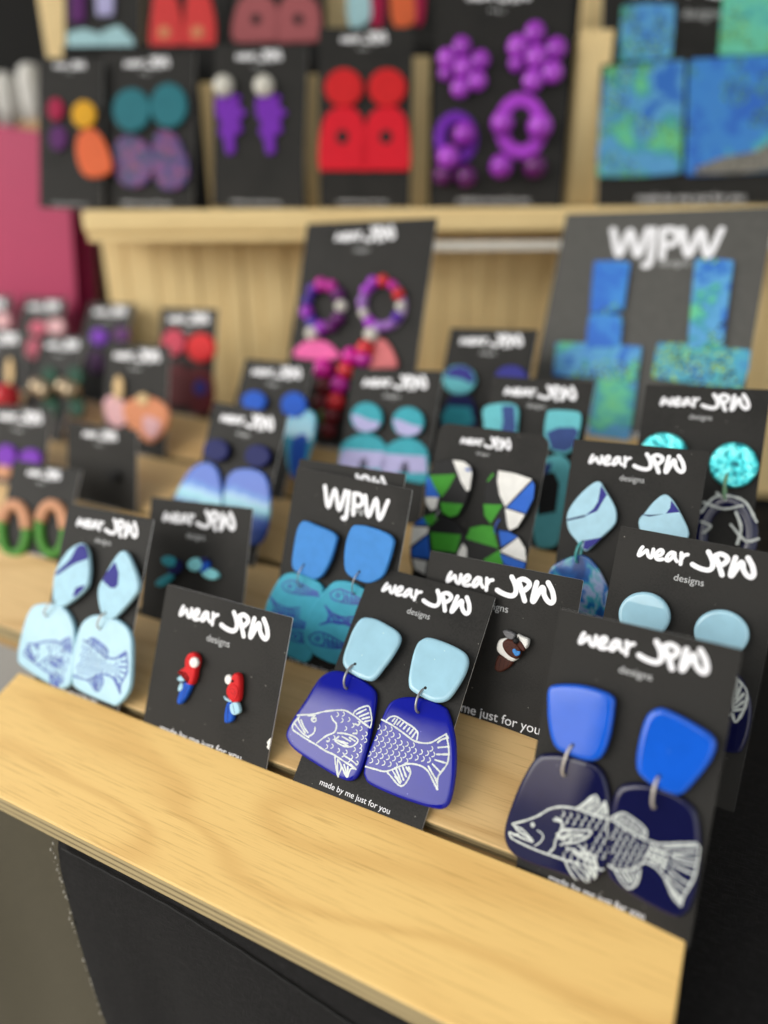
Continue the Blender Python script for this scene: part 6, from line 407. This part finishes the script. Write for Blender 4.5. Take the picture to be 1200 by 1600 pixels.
# ---------------------------------------------------------------- the place: ground, stall tent, tablecloths
tilt = 0.35651795
BX, BB, BN = Vector((1,0,0)), Vector((0,math.cos(tilt),math.sin(tilt))), Vector((0,-math.sin(tilt),math.cos(tilt)))
BOARD = Matrix(((BX.x,BB.x,BN.x,0),(BX.y,BB.y,BN.y,0),(BX.z,BB.z,BN.z,0),(0,0,0,1)))
def su(vs): return [tuple(c*S for c in v) for v in vs]
g = 1200
tag(link('ground', mesh('ground', su([(-g,-g,-15.6),(g,-g,-15.6),(g,g,-15.6),(-g,g,-15.6)]), [(0,1,2,3)]), 'ground_dirt'), kind='structure')
tag(link('tent_roof', mesh('tent_roof', su([(-34,-27.2,29),(30,-27.2,29),(30,40,29),(-34,40,29)]), [(0,1,2,3)]), 'canopy_fabric'), kind='structure')
v, f = box_data(-34, 30, 22, 22.4, -15.6, 29); tag(link('tent_back_wall', mesh('tent_back_wall', su(v), f), 'backdrop_black'), kind='structure')
v, f = box_data(-14.5, 7, -64, -60, -15.6, 34); tag(link('reflection_blocker', mesh('reflection_blocker', su(v), f), 'dark_blocker'), kind='structure')  # unseen dark slab added to block sky reflections on the front drops
# black tablecloth: flat top, fold at the table edge, drape with a curving hem
ZT = -.54; rnd = random.Random(3)
def hem_x(z):    # left hem of the drape, following z downwards
    return float(np.interp(-z, [0.3,.55,.9,1.6,2.65,4,8,15.5],[-4.60,-4.63,-4.66,-4.63,-4.55,-4.40,-4.2,-4.1]))
prof = [(13.,ZT),(10.,ZT),(7.,ZT),(5.,ZT),(3.,ZT),(2.,ZT),(1.,ZT),(0.,ZT),(-.6,ZT),(-.82,ZT-.002),(-.885,ZT-.02),(-.915,ZT-.06),(-.93,ZT-.13)]
prof += [(-.935-.02*i/40, ZT-.13-.25*i) for i in range(1, 58)]
nx_ = 120; V = []; F = []
for j,(y,z) in enumerate(prof):
    xl = hem_x(z)
    for i in range(nx_+1):
        t_ = i/nx_; x = xl+(14-xl)*t_**1.5
        n_ = noise.noise(Vector((x*.5, y*.4, z*.22)))*.5+noise.noise(Vector((x*1.7+9, y*1.3, z*.6)))*.25
        dy = dz = 0
        if z < ZT-.1: dy = n_*min(.3,(ZT-z)*.16)
        else: dz = -abs(n_)*.012
        V.append((x*S, (y+dy)*S, (z+dz)*S))
for j in range(len(prof)-1):
    for i in range(nx_): a = j*(nx_+1)+i; F.append((a, a+nx_+1, a+nx_+2, a+1))
tc_ = link('black_tablecloth', mesh('black_tablecloth', V, F, True), 'black_cloth')
tag(tc_, 'black woven tablecloth draped under the display board and over the table edge', 'tablecloth')
def tube(path, r, seg=8, closed=False):
    P = np.array(path, float); n = len(P); vs = []; fs = []
    T = np.gradient(P, axis=0); T /= np.linalg.norm(T,axis=1,keepdims=True)+1e-12
    for i in range(n):
        a = np.cross(T[i], [0,0,1.]);
        if np.linalg.norm(a) < 1e-3: a = np.cross(T[i], [1.,0,0])
        a /= np.linalg.norm(a); b = np.cross(T[i], a)
        for k in range(seg):
            w = 2*math.pi*k/seg; vs.append(P[i]+(a*math.cos(w)+b*math.sin(w))*r)
    for i in range(n-1):
        for k in range(seg): fs.append((i*seg+k, i*seg+(k+1)%seg, (i+1)*seg+(k+1)%seg, (i+1)*seg+k))
    fs.append(tuple(reversed(range(seg)))); fs.append(tuple((n-1)*seg+k for k in range(seg)))
    return vs, fs
sp = []
for i in range(60):
    x = -4.55+6.6*i/59; z = float(np.interp(x, [-4.55,-3.4,-2.8,-1.925,0,2],[-.60,-.62,-.69,-.85,-1.16,-1.46]))
    sp.append((x*S, (-.952-.004*(i%2))*S, z*S))
v, f = tube(sp, .011*S, 6); link('seam', mesh('seam', v, f, True), 'black_thread', tc_)
vs = []; fs = []
for i in range(120):
    z = -.60-i*.05+rnd.uniform(-.012,.012); x = hem_x(z); bm = None
    r = rnd.choice((.005,.008,.015))*S; c = Vector((x-.01+rnd.uniform(-.015,.015), -.965+rnd.uniform(-.01,.02), z))*S; b0 = len(vs)
    for k in range(6): vs.append(c+Vector([(r,0,0),(-r,0,0),(0,r,0),(0,-r,0),(0,0,r*1.6),(0,0,-r*1.6)][k]))
    fs += [tuple(b0+q for q in tri) for tri in ((0,2,4),(2,1,4),(1,3,4),(3,0,4),(2,0,5),(1,2,5),(3,1,5),(0,3,5))]
link('hem_stitching', mesh('hem_stitching', vs, fs, True), 'stitch_thread', tc_)
V = []; F = []; nx_, nz_ = 70, 40
for j in range(nz_+1):
    z = -.6-15*(j/nz_)**1.3
    for i in range(nx_+1):
        x = -16+12.3*i/nx_; n_ = noise.noise(Vector((x*.55, 3.3, z*.16)))*.55+.25*noise.noise(Vector((x*.2+4, 1, z*.3)))
        V.append((x*S, (-.62+n_*min(.5,(-z-.5)*.16))*S, z*S))
for j in range(nz_):
    for i in range(nx_): a = j*(nx_+1)+i; F.append((a, a+nx_+1, a+nx_+2, a+1))
tag(link('olive_drape', mesh('olive_drape', V, F, True), 'olive_cloth'), 'olive brown cloth hanging below the boards beside the stitched black hem', 'drape')
# ---------------------------------------------------------------- display boards: planks with slanted slots
TL = math.tan(R(43)); TH = .165
def plank(parent, x0, x1, b0, b1, mat, front=False, th=TH):
    """cross-section in (b, n); slot sides slant back like the cards"""
    bf = b0-(th*math.tan(tilt) if front else 0)
    sec = [(b0,0),(b1,0),(b1-th*TL,-th),(bf,-th)]
    cb = (b0+b1)/2; cx = (x0+x1)/2
    vs = [(( x-cx), b-cb, n) for x in (x0,x1) for b,n in sec]
    fs = [(0,1,5,4),(2,3,7,6),(3,0,4,7),(1,2,6,5),(0,3,2,1),(4,5,6,7)]
    me = mesh('plank', su(vs), fs, mats=[0,0,1,1,1,1])
    bevel_mesh(me, .012*S, 2)
    o = link('plank', me, [mat,'ply_edge'], parent); o.location = (cx*S, cb*S, 0); return o
brd = bpy.data.objects.new('display_board', None); COL.objects.link(brd); brd.matrix_world = BOARD
tag(brd, 'sloping pale plywood board of slotted planks carrying the front rows of cards', 'display board', 'sloping display boards')
G = .075
edges = [(-1.017,0)]+[(k+G, k+1) for k in range(5)]+[(5+G, 5.55)]
XL = -6.108
for k,(b0,b1) in enumerate(edges):
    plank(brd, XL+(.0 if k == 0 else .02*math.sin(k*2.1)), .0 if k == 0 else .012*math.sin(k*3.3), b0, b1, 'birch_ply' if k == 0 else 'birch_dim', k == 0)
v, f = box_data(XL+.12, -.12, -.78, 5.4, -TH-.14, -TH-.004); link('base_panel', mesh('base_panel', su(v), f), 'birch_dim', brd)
v, f = box_data(XL+.2, -.2, 5.0, 5.2, -2.6, -TH-.15); link('back_support', mesh('back_support', su(v), f), 'birch_dim', brd)
lb = bpy.data.objects.new('display_board', None); COL.objects.link(lb); lb.matrix_world = BOARD
tag(lb, 'second sloping wooden board at the left, holding green loops and peach drops', 'display board', 'sloping display boards')
for k,(b0,b1) in enumerate([(.40,1.33),(1.33+G,2.27),(2.27+G,3.28),(3.28+G,4.24),(4.24+G,4.58)]):
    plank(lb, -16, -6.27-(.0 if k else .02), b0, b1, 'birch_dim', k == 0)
v, f = box_data(-16, -6.33, .44, .9, -.62, -TH-.004); link('front_rail', bevel_mesh(mesh('front_rail', su(v), f), .03*S), 'birch_dim', lb)
v, f = box_data(-15.9, -6.45, .9, 4.5, -TH-.14, -TH-.004); link('base_panel', mesh('base_panel', su(v), f), 'birch_dim', lb)
# ---------------------------------------------------------------- tall wooden rack behind
ro, ry_ = RACK; Xr = Vector((math.cos(ry_), math.sin(ry_), 0)); Yr = Vector((-math.sin(ry_), math.cos(ry_), 0))
RK = Matrix(((Xr.x,Yr.x,0,ro[0]*S),(Xr.y,Yr.y,0,ro[1]*S),(0,0,1,ro[2]*S),(0,0,0,1)))
rack = bpy.data.objects.new('wooden_rack', None); COL.objects.link(rack); rack.matrix_world = RK
tag(rack, 'tall pale wooden rack with slatted panel and upper shelf of cards behind', 'display rack')
def rbox(name, x0,x1,y0,y1,z0,z1, mat, bev=.02, parent=rack):
    cx, cy, cz = (x0+x1)/2, (y0+y1)/2, (z0+z1)/2
    v, f = box_data(x0-cx,x1-cx,y0-cy,y1-cy,z0-cz,z1-cz)
    # grain along the longest side
    d = (x1-x0, y1-y0, z1-z0); rot = None
    if d[2] > max(d[0], d[1]):
        v = [(p[2], p[1], -p[0]) for p in v]; rot = (0, -math.pi/2, 0)
    me = mesh(name, su(v), f)
    if rot:
        me.flip_normals() if False else None
    if bev: bevel_mesh(me, bev*S)
    o = link(name, me, mat, parent); o.location = (cx*S, cy*S, cz*S)
    if rot: o.rotation_euler = rot
    return o
rbox('shelf', -4.30, 7.5, -.45, .75, -.33, -.02, 'pale_pine', .06)
rbox('shelf_lip', -4.26, .3, -.42, -.30, -.43, -.335, 'pale_pine', .02)
rbox('shelf_lip', .5, 7.4, -.42, -.30, -.57, -.45, 'white_rail', .02)
x = -4.46; k = 0
rr = random.Random(11)
while x < 7:
    w_ = rr.uniform(.26,.46); rbox('slat', x, x+w_-.010, .52+rr.uniform(-.012,.02), .72, -4.6, -.345, 'pale_pine', .025); x += w_; k += 1
for (a, b_, zt) in ((-2.77,-2.53,1.63),(-1.32,-1.06,1.72),(.21,.50,1.92),(2.50,2.96,2.18)):
    rbox('picket', a, b_, .62 if a < 2 else .45, .74 if a < 2 else .74, -.015, zt, 'pale_pine', .03)
rbox('upper_ledge', -4.7, 7.2, .80, 1.75, 1.62, 2.11, 'backdrop_black', .02)
for (a, b_) in ((-5.36,-4.93),(-4.0,-3.68),(-1.04,-.68),(2.80,3.26)):
    rbox('picket', a, b_, 1.80, 1.98, 1.9 if a < -5 else 2.12, 5.2, 'pale_pine', .03)
v, f = box_data(-8, 9, 4.0, 4.1, -8, 12); bd_ = link('backdrop', mesh('backdrop', su(v), f), 'backdrop_black'); bd_.matrix_world = RK; tag(bd_, kind='structure')
# ---------------------------------------------------------------- magenta paper bag with white rolls
bag = bpy.data.objects.new('paper_bag', None); COL.objects.link(bag); a_ = R(9); bag.location = (Vector((-10.06,5.12,5.2))-(5.2-ZT)*Vector((math.sin(a_),0,math.cos(a_))))*S; bag.rotation_euler = (0, a_, 0)
tag(bag, 'magenta paper bag with folded side at the left edge behind the cards', 'bag')
zt = 5.2-ZT
def quadgrid(fn, nu, nv):
    vs = [fn(i/nu, j/nv) for j in range(nv+1) for i in range(nu+1)]
    return vs, [(j*(nu+1)+i, j*(nu+1)+i+1, (j+1)*(nu+1)+i+1, (j+1)*(nu+1)+i) for j in range(nv) for i in range(nu)]
def side_fn(u, v):
    cre = .12*math.sin(math.pi*u)*min(1, v*1.3)
    return ((-cre)*S, (.45*u)*S, (v*zt)*S)
v, f = quadgrid(lambda u,v: ((-2.9+2.9*u)*S, (-.02*math.sin(u*3.1))*S, v*zt*S), 12, 12); link('front_panel', mesh('front_panel', v, f, False), 'bag_magenta', bag)
v, f = quadgrid(side_fn, 8, 12); link('side_panel', mesh('side_panel', v, f, False), 'bag_magenta', bag)
v, f = quadgrid(lambda u,v: ((-2.9+2.9*u)*S, .45*S, v*zt*S), 4, 4); link('back_panel', mesh('back_panel', v, [q[::-1] for q in f]), 'bag_magenta', bag)
kb = bpy.data.objects.new('kraft_box', None); COL.objects.link(kb); kb.location = Vector((-11.83,5.95,.1))*S
tag(kb, 'brown kraft box just showing behind the magenta bag, under white rolls', 'box')
v, f = box_data(-.8,.62,-.25,.5,ZT,5.46); link('box_body', mesh('box_body', su(v), f), 'kraft', kb)
for i,(rx,ry2,rr_,zz) in enumerate(((-11.55,5.92,.22,6.40),(-11.98,5.74,.18,6.28))):
    prf = [(0,5.5),(rr_,5.5),(rr_*1.02,5.8),(rr_,zz-.2),(rr_*.8,zz-.06),(rr_*.4,zz),(0,zz+.01)]
    vs = []; fs = []
    for r_, z in prf:
        for k in range(16): a = 2*math.pi*k/16; vs.append(((rx+r_*math.cos(a))*S,(ry2+r_*math.sin(a))*S,z*S))
    for j in range(len(prf)-1):
        for k in range(16): fs.append((j*16+k, j*16+(k+1)%16, (j+1)*16+(k+1)%16, (j+1)*16+k))
    tag(link('paper_roll', mesh('paper_roll', vs, fs, True), 'tissue_white'), ('taller white paper roll on the kraft box behind the magenta bag','shorter white paper roll at the photo edge behind the magenta bag')[i], 'paper roll', 'white paper rolls')
# ---------------------------------------------------------------- lettering
def text_mesh(body, offset=0., extrude=0.):
    cu = bpy.data.curves.new(body, 'FONT'); cu.body = body; cu.size = 1; cu.offset = offset; cu.align_x = 'LEFT'
    o = bpy.data.objects.new('tmp', cu); COL.objects.link(o)
    bpy.context.view_layer.update()
    me = bpy.data.meshes.new_from_object(o.evaluated_get(bpy.context.evaluated_depsgraph_get()))
    bpy.data.objects.remove(o); bpy.data.curves.remove(cu)
    xs = [p.co.x for p in me.vertices]; a, b_ = min(xs), max(xs)
    for p in me.vertices: p.co.x = (p.co.x-(a+b_)/2)/(b_-a); p.co.y /= (b_-a); p.co.z = 0
    me.materials.clear(); return me
def logo_mesh(groups, name):
    rb = Ribbons()
    for hw, lines in groups:
        for q in lines: rb.add([(a*100, b_*100) for a,b_ in q], hw*100, lambda x,y: 0.)
    me = rb.build(name, .01); me.materials.append(MATS['white_print']); return me
LOGO_M = logo_mesh([(h, l) for h,l in LOGO], 'brand_lettering')
WJ_M = logo_mesh([(.0168, WJLOGO)], 'initial_lettering')
DES_M = text_mesh('designs', -.004); DES_M.materials.append(MATS['gray_print'])
SLO_M = text_mesh('made by me just for you'); SLO_M.materials.append(MATS['white_print'])
# ---------------------------------------------------------------- the cards
CG = 'black earring cards'
CL = dict(
A='tall black card at the front board left end holding pale blue fish earrings',
B='square black card in the front slot holding two red parrot studs',
C='tall black card leaning far back, holding cobalt blue fish earrings',
D='tall black card at the front right corner holding navy fish earrings',
E='square black card with small teal studs behind the pale blue fish earrings',
F='black card with blue squares over teal fish print pieces',
G='black card peeking out above the blue square and teal fish print card',
H='square black card with a brown bird stud behind the cobalt fish earrings',
I='black card with round pale blue tops overhanging the right end of the board',
J='black card with navy discs over blue and aqua gradient arches',
K='round-cornered black card with green, white and blue patchwork earrings',
L='black card with two pale blue petals streaked with navy',
V='black card with bright blue discs behind the gradient arches',
W='black card with round teal and lilac tops over lilac arches',
Y='black card with teal and slate shapes left of the petal card',
Z='black card with turquoise foil discs at the board right side',
X='black card with navy and light blue disc behind the patchwork card',
mag='tall black card with purple and pink beaded hoop earrings',
BIG='large black card, sky glare painted gray, with blue and teal cross shaped earrings',
loops='small black card at the left edge with green and tan loops',
M='black card in deep shade between green loops and peach drops',
Ncard='black card with purple drops directly above the green loops',
O='black card with pink and peach swirl drops and gold pieces',
P='black card with dark green dangling earrings and gold beads',
Q='black card at the left edge with a red ball drop',
R='small black card with pink discs in front of the magenta bag',
S='small black card with purple clusters beside the magenta bag',
U='black card with red discs over maroon drops before the slatted panel',
T='black card cut by the photo edge in front of the magenta bag',
r1='dark card on the upper shelf with yellow disc and orange drop',
r2='black card on the upper shelf with two teal discs',
r3='black card on the upper shelf with two purple feathers',
r4='black card on the upper shelf with two red arch earrings',
r5='tall black card on the upper shelf with purple bead flowers',
r6='big dark card on the upper shelf with blue and green squares',
t1='dark card on the upper tier with pale blue earring bases',
t2='dark card on the upper tier with coral red earrings',
t3='dark card on the upper tier with dusty pink arches',
t4='dark card on the upper tier with pale blue and orange bits')
INS = {'C':.035,'H':.07}
CM = {}; WM = {}   # card matrices and card objects
for cn,(o_,u_,v_,W_,H_) in CARDS.items():
    mw = frame([c*S for c in o_], u_, v_); CM[cn] = mw
    rackc = cn[0] in 'rt' and len(cn) == 2
    ins = .0 if rackc else INS.get(cn, .085)
    w2 = W_/2; rad = .10 if cn == 'K' else .008
    P = []
    for (sx_, sy_, a0) in ((1,-1,-90),(1,1,0),(-1,1,90),(-1,-1,180)):
        cx, cy = sx_*(w2-rad), (H_-rad if sy_ > 0 else -ins+rad); ns = 7 if rad > .05 else 2
        for k in range(ns): a = R(a0+90*k/(ns-1)); P.append((cx+rad*math.cos(a), cy+rad*math.sin(a)))
    th = .011; L = len(P); bend = .012*H_*math.sin(len(cn)*1.7+W_*9)
    vs = [(x,y,0) for x,y in P]+[(x,y,-th) for x,y in P]
    fs = [tuple(range(L)), tuple(reversed(range(L,2*L)))]+[(i, i+L, (i+1)%L+L, (i+1)%L) for i in range(L)]
    me = mesh('earring_card', su(vs), fs, mats=[0,0]+[1]*L)
    c = link('earring_card', me, ['card_glare' if cn in ('BIG',) else 'card_black','card_edge']); c.matrix_world = mw; WM[cn] = c
    tag(c, CL[cn], 'earring card', CG)
    k = 1.; dx = 0.; lm = LOGO_M; ln = 'brand_lettering'; dm = (-.013,-.289,.183); dy = 0
    if cn in ('F','BIG'): lm = WJ_M; dm = (.09,-.297,.14)
    if cn == 'F': k = 1.05; dx = .03; dm = (.07,-.235,.17)
    if cn in ('K','mag','r5'): k = .64; dx = -.02
    if cn in ('r1','r2','r3','r4','loops','M'): k = .68; dx = -.02
    if cn in ('r5',): dx = -.04; dy = -.10
    if cn == 'K': dx = -.045; dy = -.03
    if cn in ('BIG','F'): ln = 'initial_lettering'
    lo = link(ln, lm, None, c); s_ = W_*k*S; lo.scale = (s_, s_*(1 if k > .9 else 1.12), S); lo.location = (dx*W_*S, (H_+dy*W_)*S, .00002)
    de = link('designs_lettering', DES_M, None, c); s_ = W_*dm[2]*k*S; de.scale = (s_,s_,1); de.location = ((dx+dm[0]*k)*W_*S, (H_+dy*W_+dm[1]*W_*(k if k > .9 else .72))*S, .00004)
    sw = .66 if W_ > 1.25 and not rackc else .55
    if cn == 'H': sw = .82
    sl_ = link('slogan_lettering', SLO_M, None, c); s_ = W_*sw*S; sl_.scale = (s_,s_,1)
    sl_.location = (-.02*W_*S, {'C':1.3,'H':.6,'B':-1.2,'D':-.6}.get(cn, -.9 if not rackc else 2.2)*MM, .00004)
w_ = CARDS['B'][3]/2
v = [(w_-.004,.15,.001),(w_-.03,.165,.0015),(w_-.022,.19,.002),(w_-.035,.20,.001),(w_-.018,.235,.002),(w_-.002,.25,.001)]
link('torn_edge', mesh('torn_edge', su(v), [tuple(range(6))[::-1]]), 'white_clay', WM['B'])
# ---------------------------------------------------------------- the earrings
HR = random.Random(21)
def hoop_data(z0, th, Po, Pi):
    A = ccw(catmull(Po, 4)); B = ccw(catmull(Pi, 4)); c = B.mean(0); rings = []
    sec = [(0,.0),(0,.55),(.12,.85),(.3,1),(.7,1),(.88,.85),(1,.55),(1,0)]
    for t_, h in sec: rings.append(np.column_stack([A+(B-A)*t_, np.full(len(A), z0+h*th)]))
    V = np.vstack(rings); L = len(A); F = []
    for r in range(len(rings)):
        r2_ = (r+1) % len(rings)
        for i in range(L): F.append((r*L+i, r*L+(i+1)%L, r2_*L+(i+1)%L, r2_*L+i))
    return V, F
for kind, cn, label, pieces in EAR:
    allp = []
    for q in pieces:
        if q[0] == 'slab': allp += q[6]
        elif q[0] == 'ball': allp.append(q[3])
        elif q[0] == 'hoop': allp += q[5]
    c0 = np.mean(np.array(allp), 0)
    root = bpy.data.objects.new(kind, None); COL.objects.link(root)
    root.matrix_world = CM[cn] @ Matrix.Translation((c0[0]*MM, c0[1]*MM, 0))
    tag(root, label, 'earring', 'earrings on cards')
    def mk(name, V, F, mat, parent=root, smooth=True):
        return link(name, mesh(name, [((v[0]-c0[0])*MM, (v[1]-c0[1])*MM, v[2]*MM) for v in V], F, smooth), mat, parent)
    tops = {}
    for q in pieces:
        if q[0] == 'slab':
            _, name, mat, z0, th, rim, pts, patches, st = q
            V, F, zf = slab_data(pts, z0, th, rim, name in STRAIGHT, 0.)
            ob = mk(name, V, F, mat); tops[name] = (zf, z0+th)
            for pm, pp in patches:
                P = np.array(pp, float)
                if len(P) >= 8: P = catmull(P, 3)
                P = ccw(P); zt_ = z0+th+.03; L = len(P)
                P2 = inset(P, .06)
                V2 = np.vstack([np.column_stack([P, np.full(L, zt_-.35)]), np.column_stack([P, np.full(L, zt_+.05)]), np.column_stack([P2, np.full(L, zt_+.1)])])
                F2 = [(r*L+i, r*L+(i+1)%L, (r+1)*L+(i+1)%L, (r+1)*L+i) for r in range(2) for i in range(L)]+[tuple(2*L+i for i in range(L))]
                mk('colour_patch', V2, F2, pm, ob, False)
            if st:
                rb = Ribbons()
                for line in st[2]: rb.add(line, st[1]*(.62 if len(line) == 5 and len(st[2]) > 40 else 1), zf, rnd=HR)
                if rb.f: mk('fish_drawing' if len(st[2]) > 3 else 'drawn_line', rb.v, rb.f, st[0], ob)
        elif q[0] == 'ball':
            _, name, mat, p, r, zc, sz = q
            o = link(name, ball_mesh(r*MM, sz), mat, root); o.location = ((p[0]-c0[0])*MM, (p[1]-c0[1])*MM, max(zc, r*sz*.8)*MM)
        elif q[0] == 'hoop':
            V, F = hoop_data(q[3], q[4], q[5], q[6]); mk(q[1], V, F, q[2])
        elif q[0] == 'hooptop':
            A = np.array(q[5]); B = np.array(q[6]); n_ = len(A)
            sel = [i for i in range(n_) if A[i][1] >= np.mean(A[:,1])-1.0]; 
            sel.sort(key=lambda i: A[i][0]); V = []; F = []
            for i in sel:
                o2 = A[i]+(A[i]-B[i])*.04; i2 = B[i]-(A[i]-B[i])*.04
                V += [(*o2, q[3]), (*o2, q[3]+q[4]*.75), (*(o2*.75+i2*.25), q[3]+q[4]), (*(o2*.25+i2*.75), q[3]+q[4]), (*i2, q[3]+q[4]*.75), (*i2, q[3])]
            for j in range(len(sel)-1):
                for k in range(5): F.append((j*6+k, j*6+k+1, j*6+k+7, j*6+k+6))
            F.append(tuple(range(6))); F.append(tuple(reversed(range((len(sel)-1)*6, len(sel)*6))))
            mk(q[1], V, F, q[2])
        elif q[0] == 'strokes':
            rb = Ribbons()
            for line in q[5]: rb.add(line, q[4], lambda x,y: q[3], rnd=HR)
            mk(q[1], rb.v, rb.f, q[2])
        elif q[0] == 'ring':
            _, name, mat, z, tr_, bul, (a, b_) = q
            a = np.array(a); b_ = np.array(b_); mid = (a+b_)/2; hd = (b_-a)/2; L = np.linalg.norm(hd); e = hd/(L+1e-9); side = np.array([e[1], -e[0]])*(1 if e[0]*0-e[1] >= 0 else -1)
            side = np.array([-abs(e[1]), e[0]*np.sign(e[1]) if e[1] else 0])
            path = []
            for k in range(25):
                w = math.pi*2*k/24
                path.append((*(mid - hd*math.cos(w)*1.03 + side*bul*L*.28*max(0,math.sin(w))), z-.6+L*.62*math.sin(w)))
            V, F = tube(path, tr_, 8); mk(name, V, F, mat)
            for pt in (a, b_):
                hv = [(pt[0]+.62*math.cos(t_), pt[1]+.62*math.sin(t_)) for t_ in np.linspace(0, 2*math.pi, 12, endpoint=False)]
                zz = None
                for zf, zt_ in tops.values():
                    q_ = zf(pt[0], pt[1])
                    if q_ is not None: zz = max(q_, zz or 0)
                if zz: mk('hole', [(x,y,zz+.03+.02*(i%2)) for i,(x,y) in enumerate(hv)], [tuple(range(12))], 'black_clay', root, False)
